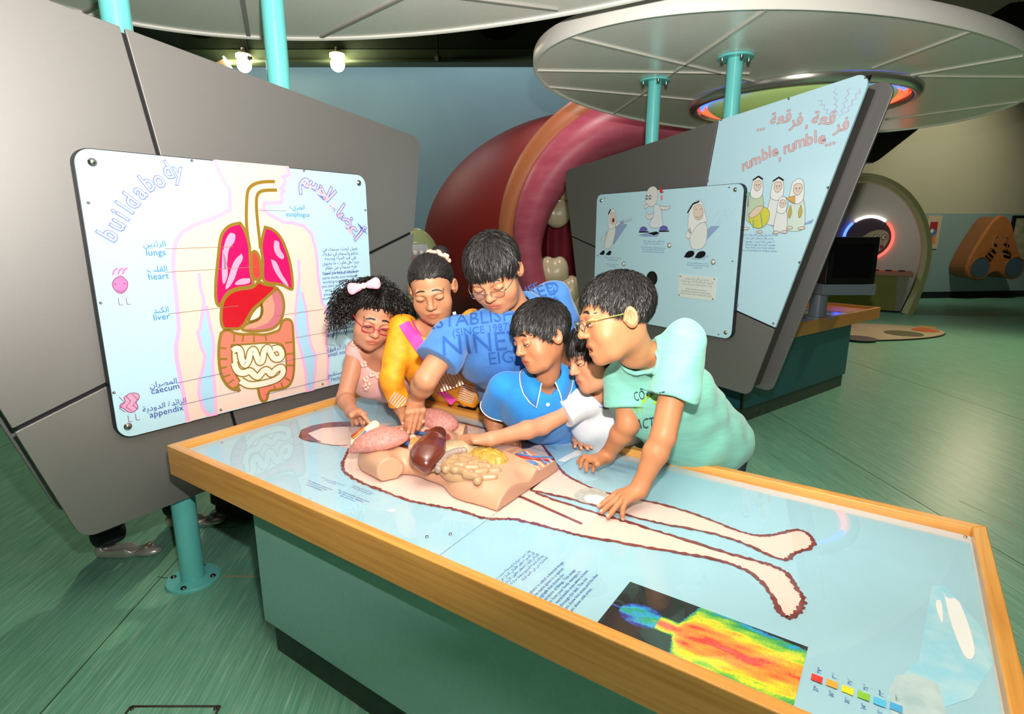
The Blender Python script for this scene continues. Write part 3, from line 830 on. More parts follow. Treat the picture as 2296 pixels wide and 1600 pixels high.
side_wall('wall_right', (8, 22.0), (8, -4), 'wall_beige')
side_wall('wall_rear', (8, -4), (-16.5, -4), 'wall_beige')

# green beam under the ceiling with flood lamps
bt = (Vector((-5.287, 8.29, 0)) - Vector((-9.978, 5.068, 0))).normalized(); bn = Vector((bt.y, -bt.x, 0))
BE = Plane((-9.978, 5.068, 0), bt, (0, 0, 1))
beam = thing('roof_beam', (-7.5, 6.7, 4.2), 'green steel roof beam with round holes below the dark ceiling', 'beam')
slab('bottom_flange', BE, [(-3, 4.06), (8, 4.06), (8, 4.10), (-3, 4.10)], -0.16, 0.12, 'beam_green', beam)
slab('lower_lip', BE, [(-3, 4.10), (8, 4.10), (8, 4.28), (-3, 4.28)], -0.02, 0.0, 'beam_green', beam)
mat('beam_dark', '#2a3a28', 0.7)
slab('web', BE, [(-3, 4.28), (8, 4.28), (8, 5.3), (-3, 5.3)], -0.04, -0.02, 'beam_dark', beam)
for s_, z_, r_ in ((2.0, 4.86, 0.42), (5.1, 4.86, 0.44), (3.5, 4.86, 0.42), (0.4, 4.86, 0.42)):
    MB().cyl(BE.p(s_, z_, -0.02), BE.p(s_, z_, -0.008), r_, n=32).build('web_hole', 'black', beam)
for s_ in (1.15, 4.15):
    MB().cyl(BE.p(s_, 4.10, 0.1), BE.p(s_, 4.75, 0.1), 0.012, n=8).build('hanger_rod', 'black_edge', beam)
    MB().box(Vector(BE.p(s_, 4.10, 0.1)) - Vector((0.04, 0.04, 0.03)), Vector(BE.p(s_, 4.10, 0.1)) + Vector((0.04, 0.04, 0.05))).build('hanger_clip', 'black_edge', beam)
mat('lamp_glow', '#fff1d8', 0.5, emit='#ffe3b0', estr=22)
mat('lamp_house', '#b6a888', 0.4)
mat('lamp_reflector', '#e8d9b4', 0.3, metal=0.6)
def flood(px, label):
    o = Vector(px)
    L = thing('flood_lamp', o, label, 'lamp', 'flood lamps on the green beam')
    to = (CAM - o).normalized()
    MB().cyl(o + Vector((0, 0, 0.03)), o + Vector((0, 0, 0.14)), 0.085, 0.10, n=16).build('housing', 'lamp_house', L, True)
    MB().ball(o + to * 0.05 - Vector((0, 0, 0.03)), 0.11, 16, 10).build('bulb', 'lamp_glow', L, True)
    MB().cyl(o + Vector((0, 0, 0.14)), o + Vector((0, 0, 0.22)), 0.03, n=10).build('stem', 'lamp_house', L, True)
    MB().cyl(o + Vector((0, 0, 0.07)), o + Vector((0, 0, 0.12)), 0.115, 0.115, n=16).build('collar', 'lamp_glow', L, True, label='bright lamp collar')
    add_light('flood_bulb', 'POINT', o + to * 0.2, 30, (1.0, 0.85, 0.6), shadow_soft_size=0.1)
flood((-9.05, 5.60, 4.06), 'lit flood lamp nearest the grey panel, beside the barn door shade')
flood((-7.80, 6.42, 4.06), 'lit flood lamp to the right of the turquoise pole')
sh = thing('lamp_shade', (-9.35, 5.4, 4.0), 'tilted pale lamp housing hanging beside the left flood lamp', 'lamp')
a_ = Vector((-9.50, 5.10, 3.80)); b_ = Vector((-9.22, 5.42, 4.02))
MB().obox((a_ + b_) / 2, *[v for v in frame_of(b_ - a_)], 0.10, 0.07, (b_ - a_).length / 2).build('body', 'lamp_house', sh, bev=0.01)
MB().obox(b_ + (b_ - a_).normalized() * 0.02, *[v for v in frame_of(b_ - a_)], 0.13, 0.09, 0.012).build('front_glass', 'lamp_glow', sh)

# ------------------------------------------------------------------ exhibit table
TX0, TX1, TY0, TY1, TZ = -2.05, 0.248, 0.84, 1.758, 0.73
RW = 0.03; GZ = 0.709
tbl = thing('exhibit_table', (-0.9, 1.3, 0), 'long exhibit table with beech frame, printed blue top under glass and teal plinth', 'table')
def rail(P, m):
    n = len(P)
    V = [(x, y, 0.62) for x, y in P] + [(x, y, TZ) for x, y in P]
    F = [tuple(range(n - 1, -1, -1)), tuple(range(n, 2 * n))] + [(i, (i + 1) % n, n + (i + 1) % n, n + i) for i in range(n)]
    o = new_mesh('frame_rail', V, F, m, tbl); bevel(o, 0.003, 3, 30); return o
i0, i1, j0, j1 = TX0 + RW, TX1 - RW, TY0 + RW, TY1 - RW
rail([(TX0, TY0), (TX1, TY0), (i1, j0), (i0, j0)], 'beech_x')
rail([(TX1, TY1), (TX0, TY1), (i0, j1), (i1, j1)], 'beech_x')
rail([(TX0, TY1), (TX0, TY0), (i0, j0), (i0, j1)], 'beech_y')
rail([(TX1, TY0), (TX1, TY1), (i1, j1), (i1, j0)], 'beech_y')
MB().box((-1.705, 0.932, 0.125), (0.02, 1.66, 0.64)).build('plinth', 'plinth_teal', tbl, bev=0.002)
MB().box((-1.712, 0.934, 0.125), (-1.705, 1.66, 0.64)).build('plinth_end', 'plinth_edge', tbl)
MB().box((-1.68, 0.955, 0.0), (0.0, 1.64, 0.125)).build('kickboard', 'kick', tbl)
MB().box((i0 - 0.005, j0 - 0.005, 0.66), (i1 + 0.005, j1 + 0.005, GZ - 0.0062)).build('top_board', 'sign_edge', tbl)
mat('table_print', '#a5cfdd', 0.5, noise=0.05, scale=5)
mat('border_grey', '#c9cfd2', 0.5)
sheet = MB().box((i0, j0, GZ - 0.006), (i1, j1, GZ - 0.0045)).build('print_border', 'border_grey', tbl)
MB().box((i0 + 0.012, j0, GZ - 0.0045), (i1 - 0.004, j1 - 0.045, GZ - 0.0035)).build('print_sheet', 'table_print', tbl)
TP = Plane((0, 0, GZ - 0.0035), (1, 0, 0), (0, 1, 0))
mat('t_skin', '#f2d3c6', 0.5); mat('t_maroon', '#6d2f31', 0.6, noise=0.35, scale=60, col2='#8a3a30'); mat('t_text', '#3b5ba8', 0.6)
mat('t_white', '#f5f6f4', 0.5); mat('t_stain', '#96d3e6', 0.5, noise=0.5, scale=25, col2='#b9dde6'); mat('t_stain2', '#c3d6d6', 0.5, noise=0.4, scale=30, col2='#a9c4c8')
mat('t_grey', '#c8c8bd', 0.6, noise=0.3, scale=90); mat('t_line', '#8fa9b4', 0.6)
def densify(P, n=5, jit=0.0):
    out = []
    for i in range(len(P) - 1):
        for k in range(n):
            t = k / n
            out.append((P[i][0] * (1 - t) + P[i + 1][0] * t + random.uniform(-jit, jit), P[i][1] * (1 - t) + P[i + 1][1] * t + random.uniform(-jit, jit)))
    return out + [P[-1]]
def smooth2(P, it=2):
    for _ in range(it):
        Q = [P[0]]
        for a, b in zip(P[:-1], P[1:]):
            Q += [(a[0] * .75 + b[0] * .25, a[1] * .75 + b[1] * .25), (a[0] * .25 + b[0] * .75, a[1] * .25 + b[1] * .75)]
        P = Q + [P[-1]]
    return P
fp = Flat(TP, 0.0004)
bodyp = [(-1.62, 1.40), (-1.62, 1.70), (-0.95, 1.66)] 
near = smooth2(TAB['near'], 1); far = smooth2(TAB['far'], 1)
# torso part of the printed figure (mostly under the model), legs, head
fp.poly(near + [TAB['far'][0], TAB['far'][-1], (-1.0, 1.64), (-1.3, 1.66), (-1.5, 1.66), (-1.60, 1.60)], 't_skin', 1)
fp.poly(far + [(-0.97, 1.45)], 't_skin', 1)
hd = TAB['hair']
fp.poly([TAB['hair'][0], TAB['hair'][3], TAB['hair'][5], (-1.62, 1.50), (-1.60, 1.28), TAB['near'][0], TAB['headlo'][2], TAB['headlo'][0]], 't_skin', 2)
fp.poly(TAB['hair'], 't_maroon', 3)
fp.stroke(densify(TAB['headlo'], 4, 0.0015), 0.006, 't_maroon', 3, jit=0.4)
fp.stroke(densify(near, 4, 0.0012), 0.011, 't_maroon', 3, jit=0.55)
fp.stroke(densify(far, 4, 0.0012), 0.010, 't_maroon', 3, jit=0.55)
fp.stroke(densify([(-1.60, 1.60), (-1.5, 1.66), (-1.3, 1.66), (-1.0, 1.64), TAB['far'][-1]], 5, 0.001), 0.010, 't_maroon', 3, jit=0.5)
fp.poly([(a, b) for a, b in [(-0.985, 1.262), (-0.83, 1.262), (-0.62, 1.225), (-0.62, 1.215), (-0.83, 1.25), (-0.985, 1.252)]], 't_maroon', 4)
fp.stroke(TAB['seam'], 0.0015, 't_line', 5)
fp.disc((-0.675, 1.38), 0.052, 't_grey', 4, 28, sx=0.9)
fp.disc((-0.655, 1.365), 0.028, 't_white', 5, 20, sx=1.1)
fp.poly(TAB['stain'], 't_stain', 1); fp.poly(TAB['stain2'], 't_stain2', 2)
fp.poly(smooth2(TAB['w1'] + [TAB['w1'][0]], 1), 't_white', 3); fp.poly(smooth2(TAB['w2'] + [TAB['w2'][0]], 1), 't_white', 3)
fp.poly(TAB['ov2'], 't_white', 3); fp.poly(TAB['far_white'], 't_white', 2)
fp.build('printed_figure', tbl, 'flat outline of a lying person in pink with brushed maroon contour')
ft = Flat(TP, 0.0004)
E_TH = ['This photo is called a thermal image.', 'It is the name given to a special', 'photograph that shows the', 'temperature of things. This image', 'shows how your body manages to', 'keep warm inside even when it loses', 'heat through the skin. The red', 'colours show hot areas and the blue', 'colours show cold areas.']
A_TH = ['هذه صورة حرارية لجسمك سميت بذلك', 'لأن الصورة تظهر الأماكن الحارة في', 'الأماكن الباردة فتظهر باللون الأزرق', 'وتدلك كيفية الجسم بحفظ حرارته', 'الداخلية حتى في الجو البارد']
for i, l in enumerate(E_TH):
    ft.text(l, (-0.575 + i * 0.0125, 0.875), 0.0112, 't_text', 2, math.pi / 2, 'LEFT')
for i, l in enumerate(A_TH):
    ft.text(arabic(l), (-0.665 + i * 0.0125, 1.035), 0.0105, 't_text', 2, math.pi / 2, 'RIGHT')
ft.text('Your lungs take oxygen from\nthe air and send it into\nyour bloodstream.', (-1.385, 0.965), 0.010, 't_text', 2, 0.0)
ft.text(arabic('تأخذ الرئتان الأكسجين من الهواء\nوتنقله إلى الدم'), (-1.375, 1.010), 0.009, 't_text', 2)
ft.text('Your large intestine changes food\nthat has not been digested\ninto solid waste.', (-1.245, 0.975), 0.010, 't_text', 2, 0.0)
ft.text(arabic('تحول الأمعاء الغليظة الطعام\nالذي لم يهضم إلى فضلات'), (-1.255, 1.025), 0.009, 't_text', 2)
for cx, cy in ((-1.005, 1.64), (-0.70, 1.635), (-1.36, 1.66)):
    ft.text('Your small intestine takes the goodness\nfrom the food that you eat and\npasses it into the blood.', (cx, cy), 0.0092, 't_text', 2, math.pi)
    ft.text(arabic('تمتص الأمعاء الدقيقة الغذاء\nمن الطعام الذي تأكله'), (cx + 0.01, cy - 0.045), 0.0085, 't_text', 2, math.pi)
LEG = ['#e23b34', '#f0a93c', '#f4e22a', '#8cc63a', '#56bfe6', '#4aa6da']
for i, ((x, y), c) in enumerate(zip(TAB['legend'], LEG)):
    ft.poly([(x - 0.0085, y - 0.0085), (x + 0.0085, y - 0.0085), (x + 0.0085, y + 0.0085), (x - 0.0085, y + 0.0085)], mat('legend_%d' % i, c, 0.5), 5)
    ft.text(['37', '36', '35', '34', '33', '32'][i] + '°', (x + 0.002, y - 0.024), 0.010, 't_text', 2, math.pi / 2)
    ft.text(['٣٧', '٣٦', '٣٥', '٣٤', '٣٣', '٣٢'][i] + '°', (x + 0.002, y + 0.024), 0.010, 't_text', 2, math.pi / 2)
ft.build('printed_text', tbl, 'small blue Arabic and English captions and colour key squares')
# thermal picture: coloured cells, body axis along +x (head left)
nx, ny = 150, 72
x0, x1, y0, y1 = -0.4154, -0.063, 0.8705, 1.0576
gx, gy = np.meshgrid(np.linspace(0, 1, nx), np.linspace(0, 1, ny), indexing='ij')
PX = np.stack([gx.ravel(), gy.ravel(), 0 * gx.ravel()], 1)
u_, w_ = PX[:, 0], (PX[:, 1] - 0.50) * 2
nz_ = vnoise(PX, 60, 3) * 0.10 + rng.normal(0, 0.03, len(u_))
halfw = np.where(u_ < 0.06, 0.02, np.where(u_ < 0.30, 0.36 * np.sqrt(np.clip(1 - ((u_ - 0.18) / 0.13) ** 2, 0.02, 1)), 0.0))
halfw = np.maximum(halfw, np.where((u_ > 0.26) & (u_ <= 0.40), 0.22 + 0.0 * u_, 0)); sh_ = np.clip((u_ - 0.38) / 0.06, 0, 1)
halfw = np.maximum(halfw, np.where(u_ > 0.38, 0.22 + 0.85 * sh_ - 0.35 * np.clip(u_ - 0.44, 0, 1), 0))
edge = 1 - np.abs(w_) / np.maximum(halfw, 1e-3)
temp = np.where(u_ < 0.28, 0.10 + 0.22 * np.clip(edge, 0, 1), 0.25 + 0.75 * np.clip(edge, 0, 1) ** 0.8) + nz_
temp += 0.18 * np.exp(-((u_ - 0.33) / 0.05) ** 2) * (np.abs(w_) < 0.25)
temp += 0.22 * np.exp(-((np.abs(w_) - 0.32) / 0.08) ** 2) * np.exp(-((u_ - 0.47) / 0.10) ** 2) + 0.14 * np.exp(-(w_ / 0.09) ** 2) * np.exp(-((u_ - 0.62) / 0.14) ** 2)
stops = [(0.0, '#231a6a'), (0.14, '#2438a8'), (0.24, '#2aa6dc'), (0.36, '#12945a'), (0.52, '#86c83c'), (0.64, '#f6e22a'), (0.80, '#f2a03a'), (0.97, '#ee7a36'), (1.03, '#e8302c'), (1.2, '#f26a5a')]
sv = np.array([s_ for s_, _ in stops]); sc_ = np.array([srgb(c) for _, c in stops])
cc = np.stack([np.interp(temp, sv, sc_[:, i]) for i in range(3)], 1)
dark = np.array(srgb('#17191b'))
cc[edge < 0] = dark
V = np.stack([x0 + (x1 - x0) * PX[:, 0], y0 + (y1 - y0) * PX[:, 1], np.full(len(u_), GZ - 0.0028)], 1)
I = np.arange(nx * ny).reshape(nx, ny)
Q = np.stack([I[:-1, :-1], I[1:, :-1], I[1:, 1:], I[:-1, 1:]], -1).reshape(-1, 4)
mat('thermal_print', vcol='Col', rough=0.5)
o = new_mesh('thermal_picture', V, Q, 'thermal_print', tbl, cols=cc); o['label'] = 'thermal photograph of a person from behind in rainbow colours'
mat('glass_top', '#ffffff', 0.02, trans=1.0, spec=0.5)
MATS['glass_top'].node_tree.nodes['Principled BSDF'].inputs['IOR'].default_value = 1.5
def glass_sheet():
    m = MATS['glass_top']; nt = m.node_tree
    out = nt.nodes['Material Output']
    tr = nt.nodes.new('ShaderNodeBsdfTransparent'); gl = nt.nodes.new('ShaderNodeBsdfGlossy'); gl.inputs['Roughness'].default_value = 0.015
    fr = nt.nodes.new('ShaderNodeFresnel'); ge = nt.nodes.new('ShaderNodeNewGeometry'); ml = nt.nodes.new('ShaderNodeMath'); ml.operation = 'MULTIPLY_ADD'
    nt.links.new(ge.outputs['Backfacing'], ml.inputs[0]); ml.inputs[1].default_value = 1 / 1.52 - 1.52; ml.inputs[2].default_value = 1.52
    nt.links.new(ml.outputs[0], fr.inputs['IOR'])
    mx = nt.nodes.new('ShaderNodeMixShader')
    nt.links.new(fr.outputs[0], mx.inputs[0]); nt.links.new(tr.outputs[0], mx.inputs[1]); nt.links.new(gl.outputs[0], mx.inputs[2])
    nt.links.new(mx.outputs[0], out.inputs['Surface'])
glass_sheet()
new_mesh('glass_pane', [(i0 - 0.004, j0 - 0.004, GZ), (i1 + 0.004, j0 - 0.004, GZ), (i1 + 0.004, j1 + 0.004, GZ), (i0 - 0.004, j1 + 0.004, GZ)], [(0, 1, 2, 3)], 'glass_top', tbl)
for x, y in TAB['scr']:
    x = min(max(x, i0 + 0.012), i1 - 0.012); y = min(max(y, j0 + 0.012), j1 - 0.012)
    MB().lathe((x, y, GZ), [(0.0045, 0), (0.004, 0.0012), (0, 0.0016)], 10).build('screw', 'steel', tbl, True)

# ------------------------------------------------------------------ grey stands with signs
PL1 = Plane((-2.26893, 0.99384, 0), (0.02819, 0.9996, 0), (0, 0, 1))
PL2 = Plane((-1.15638, 3.80358, 0), (0.92219, -0.38674, 0), (0, 0, 1))
def clip(poly, a, b, off):
    """keep the part left of the line a-b, moved inward by off"""
    a = Vector(a); b = Vector(b); d = (b - a).normalized(); n = Vector((-d.y, d.x))
    f = lambda p: (Vector(p) - a).dot(n) - off
    out = []
    for i in range(len(poly)):
        p, q_ = poly[i - 1], poly[i]; fp_, fq = f(p), f(q_)
        if (fp_ >= 0) != (fq >= 0):
            t = fp_ / (fp_ - fq); out.append((p[0] + (q_[0] - p[0]) * t, p[1] + (q_[1] - p[1]) * t))
        if fq >= 0: out.append(q_)
    return out
def rounded_outer(poly, corners, r):
    rr = [r if min((Vector(p) - Vector(c)).length for c in corners) < 1e-4 else 0.004 for p in poly]
    return round_poly(poly, rr, 6)
def pole(parent, base, z0, z1, r=0.046, foot=True, top=False):
    b = Vector((base[0], base[1], 0))
    p = MB().cyl(b + Vector((0, 0, z0)), b + Vector((0, 0, z1)), r, n=28).build('pole', 'turquoise', parent); smooth_by_angle(p)
    for on, z, s in ((foot, z0, 1), (top, z1, -1)):
        if not on: continue
        fo = MB().lathe(b + Vector((0, 0, z)), [(0.0, 0), (0.105, 0), (0.105, 0.010 * s), (0.102, 0.013 * s), (r, 0.013 * s)], 36).build('flange', 'turquoise', p); smooth_by_angle(fo)
        for k in range(4):
            a = math.radians(38 + 90 * k)
            c = b + Vector((0.082 * math.cos(a), 0.082 * math.sin(a), z + 0.013 * s))
            MB().lathe(c, [(0.012, 0), (0.011, 0.004 * s), (0.006, 0.008 * s), (0, 0.0085 * s)] if s > 0 else [(0.011, 0), (0.011, -0.03), (0.0, -0.03)], 12).build('bolt', 'dark_steel' if s > 0 else 'steel', p, True)
    return p

# left stand ---------------------------------------------------------------
st1 = thing('display_stand', (-2.34, 1.29, 0), 'tall dark grey angular display stand on turquoise poles at the left of the table', 'display stand', 'grey display stands')
OUT1 = [(-0.373, 0.394), (1.13, 0.45), (1.37, 1.945), (-0.885, 2.243)]
la = ((-0.018, 2.124), (0.209, 0.661)); lb = ((-0.487, 0.84), (1.282, 1.454))
for sa in (1, -1):
    for sb in (1, -1):
        P = clip(OUT1, la[0], la[1], 0.007) if sa > 0 else clip(OUT1, la[1], la[0], 0.007)
        P = clip(P, lb[0], lb[1], 0.007) if sb > 0 else clip(P, lb[1], lb[0], 0.007)
        slab('panel_sheet', PL1, rounded_outer(P, OUT1, 0.06), -0.012, 0.0, 'grey_panel', st1, 0.002)
slab('backing', PL1, [(a * 0.985 + 0.004, (b - 1.2) * 0.985 + 1.2) for a, b in OUT1], -0.03, -0.012, 'black_edge', st1)
slab('core', PL1, [(a * 0.93 + 0.02, (b - 1.2) * 0.93 + 1.2) for a, b in OUT1], -0.14, -0.03, 'dark_core', st1)
slab('back_sheet', PL1, round_poly([(-0.385, 0.445), (1.12, 0.47), (1.36, 1.93), (-0.90, 2.22)], 0.06, 6), -0.182, -0.165, 'grey_panel', st1, 0.002)
pole(st1, PL1.p(0.0, 0, -0.085), 0, 2.49); pole(st1, PL1.p(0.605, 0, -0.085), 0, 2.49)

# sign "build a body" --------------------------------------------------------
SG = Plane(PL1.p(-0.229, 0.729, 0.035), PL1.t, (0, 0, 1))
sign1 = thing('sign_board', SG.p(0.59, 0, -0.03), 'pale blue rounded sign headed build a body with a diagram of the organs', 'sign')
slab('board', SG, round_poly([(0, 0), (1.18, 0), (1.18, 0.995), (0, 0.995)], 0.05, 8), -0.034, -0.004, 'sign_edge', sign1, 0.002)
slab('face', SG, round_poly([(0.003, 0.003), (1.177, 0.003), (1.177, 0.992), (0.003, 0.992)], 0.048, 8), -0.004, 0.0, 'sign_blue', sign1)
fa = Flat(SG, 0.00025)
cskin, cpink, cbr = mat('s_skin', '#f0d3c4', 0.3, coat=0.4), mat('s_pink', '#f2b4dc', 0.3, coat=0.4), mat('s_brown', '#96762a', 0.3, coat=0.4)
cmag, clil, cred, cheart = mat('s_magenta', '#dd1462', 0.3, coat=0.4), mat('s_lilac', '#d5a3c1', 0.3, coat=0.4), mat('s_red', '#c41726', 0.3, coat=0.4), mat('s_heart', '#e2453c', 0.3, coat=0.4)
csal, cpk2, ccr, csal2 = mat('s_salmon', '#ee7f69', 0.3, coat=0.4), mat('s_rose', '#c9737c', 0.3, coat=0.4), mat('s_cream', '#eee4cf', 0.3, coat=0.4), mat('s_peach', '#ef9a80', 0.3, coat=0.4)
fa.poly(ART['sil'], cskin, 1)
for k in ('gapL', 'gapR'):
    fa.poly(ART[k], mat('s_gap', '#a9d3ea', 0.3, coat=0.4), 2); fa.stroke(ART[k][:-1] if False else ART[k], 0.013, cpink, 3)
S = ART['sil']
fa.stroke(S[:19], 0.015, cpink, 3); fa.stroke(S[22:], 0.015, cpink, 3)
for k in ('pitL', 'pitR'): fa.stroke(ART[k], 0.013, cpink, 3)
for k in ('trA', 'trB'): fa.stroke(smooth2(ART[k], 2), 0.013, cbr, 4)
def organ(k, col, layer, w=0.012, outline=True):
    P = smooth2(ART[k] + [ART[k][0]], 2)[:-1]
    fa.poly(P, col, layer)
    if outline: fa.stroke(P, w, cbr, layer + 1, closed=True)
organ('heart', cheart, 4); organ('lungL', cmag, 5)
for k in ('lpat1', 'lpat2', 'lpat3', 'lpat4'): organ(k, clil, 6, outline=False)
organ('lungR', cmag, 5)
for k in ('rpat1', 'rpat2'): organ(k, clil, 6, outline=False)
P = smooth2(ART['lungL'] + [ART['lungL'][0]], 2)[:-1]; fa.stroke(P, 0.012, cbr, 7, closed=True)
P = smooth2(ART['lungR'] + [ART['lungR'][0]], 2)[:-1]; fa.stroke(P, 0.012, cbr, 7, closed=True)
organ('stom', csal2, 5); fa.poly(ART['stom2'], cpk2, 6); organ('cream', ccr, 6)
organ('liver', cred, 8); P = smooth2(ART['stom'] + [ART['stom'][0]], 2)[:-1]; fa.stroke(P, 0.011, cbr, 7, closed=True)
organ('col', csal, 8); organ('colin', mat('s_gut', '#f0dcc8', 0.3, coat=0.4), 10, 0.008)
for k in ('si1', 'si2'):
    P = smooth2(ART[k], 2); fa.stroke(P, 0.036, cbr, 11); fa.stroke(P, 0.025, ccr, 12)
for a in ART['hau']: fa.stroke(a, 0.008, cbr, 13)
fa.stroke(ART['append'], 0.016, cbr, 13)
for a in ART['lines']: fa.stroke(a, 0.0018, mat('s_line', '#9a7a5a', 0.4), 14)
for a in ART['lines2']: fa.stroke(a, 0.0018, mat('s_line2', '#5a5a9a', 0.4), 14)
ink, ink2 = mat('s_ink', '#3f86c0', 0.4), mat('s_ink2', '#33419a', 0.4)
L = ART['lab']
labs = [('الرئتين', 'lungs', ink), ('القلب', 'heart', ink), ('الكبد', 'liver', ink), ('المصران', 'caecum', ink2), ('الزائدة الدودية', 'appendix', ink2), ('المريء', 'esophagus', ink), ('المعدة', 'stomach', ink2), ('الأمعاء الغليظة', 'large intestine', ink2), ('الأمعاء الدقيقة', 'small intestine', ink2), ('المستقيم', 'rectum', ink2)]
for i, (ar, en, c) in enumerate(labs):
    fa.text(arabic(ar), L[2 * i], 0.029, c, 14); fa.text(en, L[2 * i + 1], 0.033 if i < 5 else 0.028, c, 14)
fa.text(arabic('تعمل أعضاء جسمك في\nتناغم وانسجام كي تبقيك\nعلى قيد الحياة وبصحة\nجيدة هل فكرت ما يحتوي\nعليه جسمك من عظام\nعضلات دم وأعضاء أخرى'), L[20], 0.021, ink2, 14)
fa.text('There are lots of different\nparts inside your body, all\nworking together to keep\nyou alive and healthy. If you\nwere able to look inside\nyour body, you would see\nyour bones, muscles, organs\nand a lot of blood!', L[21], 0.019, ink2, 14)
cout, cfill = mat('s_outline', '#6f7fd0', 0.4), mat('s_fill', '#f7e9ea', 0.4)
for ch, i in zip('build' + 'a' + 'body', range(10)):
    T = ART['T']; a, b = T[max(0, i - 1)], T[min(9, i + 1)]
    an = math.atan2(b[1] - a[1], b[0] - a[0])
    fa.text(ch, T[i], 0.088, cout, 14, an, off=0.0030, sx=0.78); fa.text(ch, T[i], 0.088, cfill, 15, an, off=-0.0002, sx=0.78)
al = arabic('أعضاء الجسم', split=True); AT = ART['A']
al = [c for c in al if c != ' ']
al = [al[0], al[1], al[2] , al[3] + '', al[4]] + al[5:]
pos = [AT[0], AT[1], AT[2], tuple((np.array(AT[2]) * .4 + np.array(AT[3]) * .6)), AT[3], AT[4], AT[5], AT[6], AT[7], AT[8]]
for i, ch in enumerate(al):
    a, b = pos[max(0, i - 1)], pos[min(9, i + 1)]; an = math.atan2(b[1] - a[1], b[0] - a[0])
    fa.text(ch, pos[i], 0.098, cout, 14, an, off=0.0042); fa.text(ch, pos[i], 0.098, mat('s_fill2', '#f3c3cb', 0.4), 15, an, off=0.0004)
# little heart and little gut figures in the margin
cm, cml = mat('s_mini', '#e77fb6', 0.4), mat('s_minil', '#8a3f74', 0.4)
organ('mh', cm, 5, outline=False); P = smooth2(ART['mh'] + [ART['mh'][0]], 2)[:-1]; fa.stroke(P, 0.0025, cml, 6, closed=True)
organ('mb', mat('s_mini2', '#e9a3c4', 0.4), 5, outline=False); P = smooth2(ART['mb'] + [ART['mb'][0]], 2)[:-1]; fa.stroke(P, 0.0025, cml, 6, closed=True)
def at(k, dx, dz):
    xs = [p[0] for p in ART[k]]; ys = [p[1] for p in ART[k]]
    return ((min(xs) + max(xs)) / 2 + dx, (min(ys) + max(ys)) / 2 + dz)
fa.stroke([at('mh', -0.012, -0.018), at('mh', 0.0, -0.024), at('mh', 0.012, -0.018)], 0.002, cml, 7)
for dx in (-0.014, 0.014): fa.disc(at('mh', dx, 0.004), 0.0025, cml, 7, 8)
for k, dy in (('mh', -0.05), ('mb', -0.05)):
    for dx in (-0.012, 0.012):
        fa.stroke([at(k, dx, dy + 0.006), at(k, dx, dy - 0.018), at(k, dx + 0.012, dy - 0.020)], 0.002, cml, 7)
for dx in (-0.03, -0.01, 0.012): fa.stroke([at('mb', dx, 0.03), at('mb', dx + 0.014, 0.006), at('mb', dx - 0.004, -0.012), at('mb', dx + 0.012, -0.03)], 0.002, cml, 7)
for dx in (-0.012, 0.004, 0.018): fa.stroke([at('mh', dx - 0.006, 0.035), at('mh', dx, 0.05), at('mh', dx + 0.012, 0.058)], 0.006, cm, 7)
fa.build('printed_diagram', sign1, 'printed torso diagram, title lettering and organ names')
def sign_screw(pl, c, r, parent):
    o = MB().lathe(pl.p(c[0], c[1], 0.0), [(r * 1.25, 0), (r * 1.25, 0.0015), (r, 0.002), (r * 0.92, 0.006), (r * 0.5, 0.0085), (0, 0.009)], 14, pl.n).build('screw', 'steel', parent, True)
for c in ART['big']: sign_screw(SG, c, 0.011, sign1)
for c in ART['small']: sign_screw(SG, c, 0.0042, sign1)

# right stand -----------------------------------------------------------------
st2 = thing('display_stand', (-1.3, 3.9, 0), 'dark grey angular display stand with printed blue corner behind the children', 'display stand', 'grey display stands')
OUT2 = [(-1.11, 0.50), (0.4875, 0.4613), (0.9828, 2.2163), (-1.4358, 1.9548)]
lb2 = ((-1.3567, 1.4247), (0.6197, 0.8995)); la2 = ((0.1041, 2.1366), (-0.045, 1.116))
P = clip(OUT2, lb2[1], lb2[0], 0.006); slab('panel_sheet', PL2, rounded_outer(P, OUT2, 0.06), -0.012, 0, 'grey_panel', st2, 0.002)
top2 = clip(OUT2, lb2[0], lb2[1], 0.006)
P = clip(top2, la2[1], la2[0], 0.005); slab('panel_sheet', PL2, rounded_outer(P, OUT2, 0.06), -0.012, 0, 'grey_panel', st2, 0.002)
blueP = clip(top2, la2[0], la2[1], 0.005)
slab('printed_sheet', PL2, rounded_outer(blueP, OUT2, 0.05), -0.012, 0.0015, 'sign_blue', st2, label='pale blue printed sheet headed rumble, rumble')
slab('backing', PL2, [(a * 0.985 - 0.004, (b - 1.2) * 0.985 + 1.2) for a, b in OUT2], -0.03, -0.012, 'black_edge', st2)
slab('core', PL2, [(a * 0.96 - 0.01, (b - 1.2) * 0.94 + 1.2) for a, b in OUT2], -0.145, -0.03, 'dark_core', st2)
slab('back_sheet', PL2, round_poly([(-1.05, 0.53), (0.53, 0.47), (1.03, 2.20), (-1.38, 1.95)], 0.06, 6), -0.175, -0.160, 'grey_panel', st2, 0.002)
pole(st2, PL2.p(-0.53, 0, -0.085), 0.0, 2.49, top=True); pole(st2, PL2.p(0.125, 0, -0.085), 0.0, 2.49, top=True)
f2 = Flat(PL2.shifted(0.0016), 0.0003)
tx, txo = mat('r_fill', '#dcb7b4', 0.4), mat('r_line', '#b08f9f', 0.4)
RUM = [(0.3115, 1.8359), (0.3399, 1.8474), (0.3878, 1.8638), (0.4419, 1.8858), (0.4723, 1.8962), (0.5029, 1.8995), (0.5349, 1.876), (0.5691, 1.9053), (0.5978, 1.9117), (0.6474, 1.9287), (0.6992, 1.935), (0.7324, 1.9434), (0.7664, 1.934), (0.8113, 1.9209)]
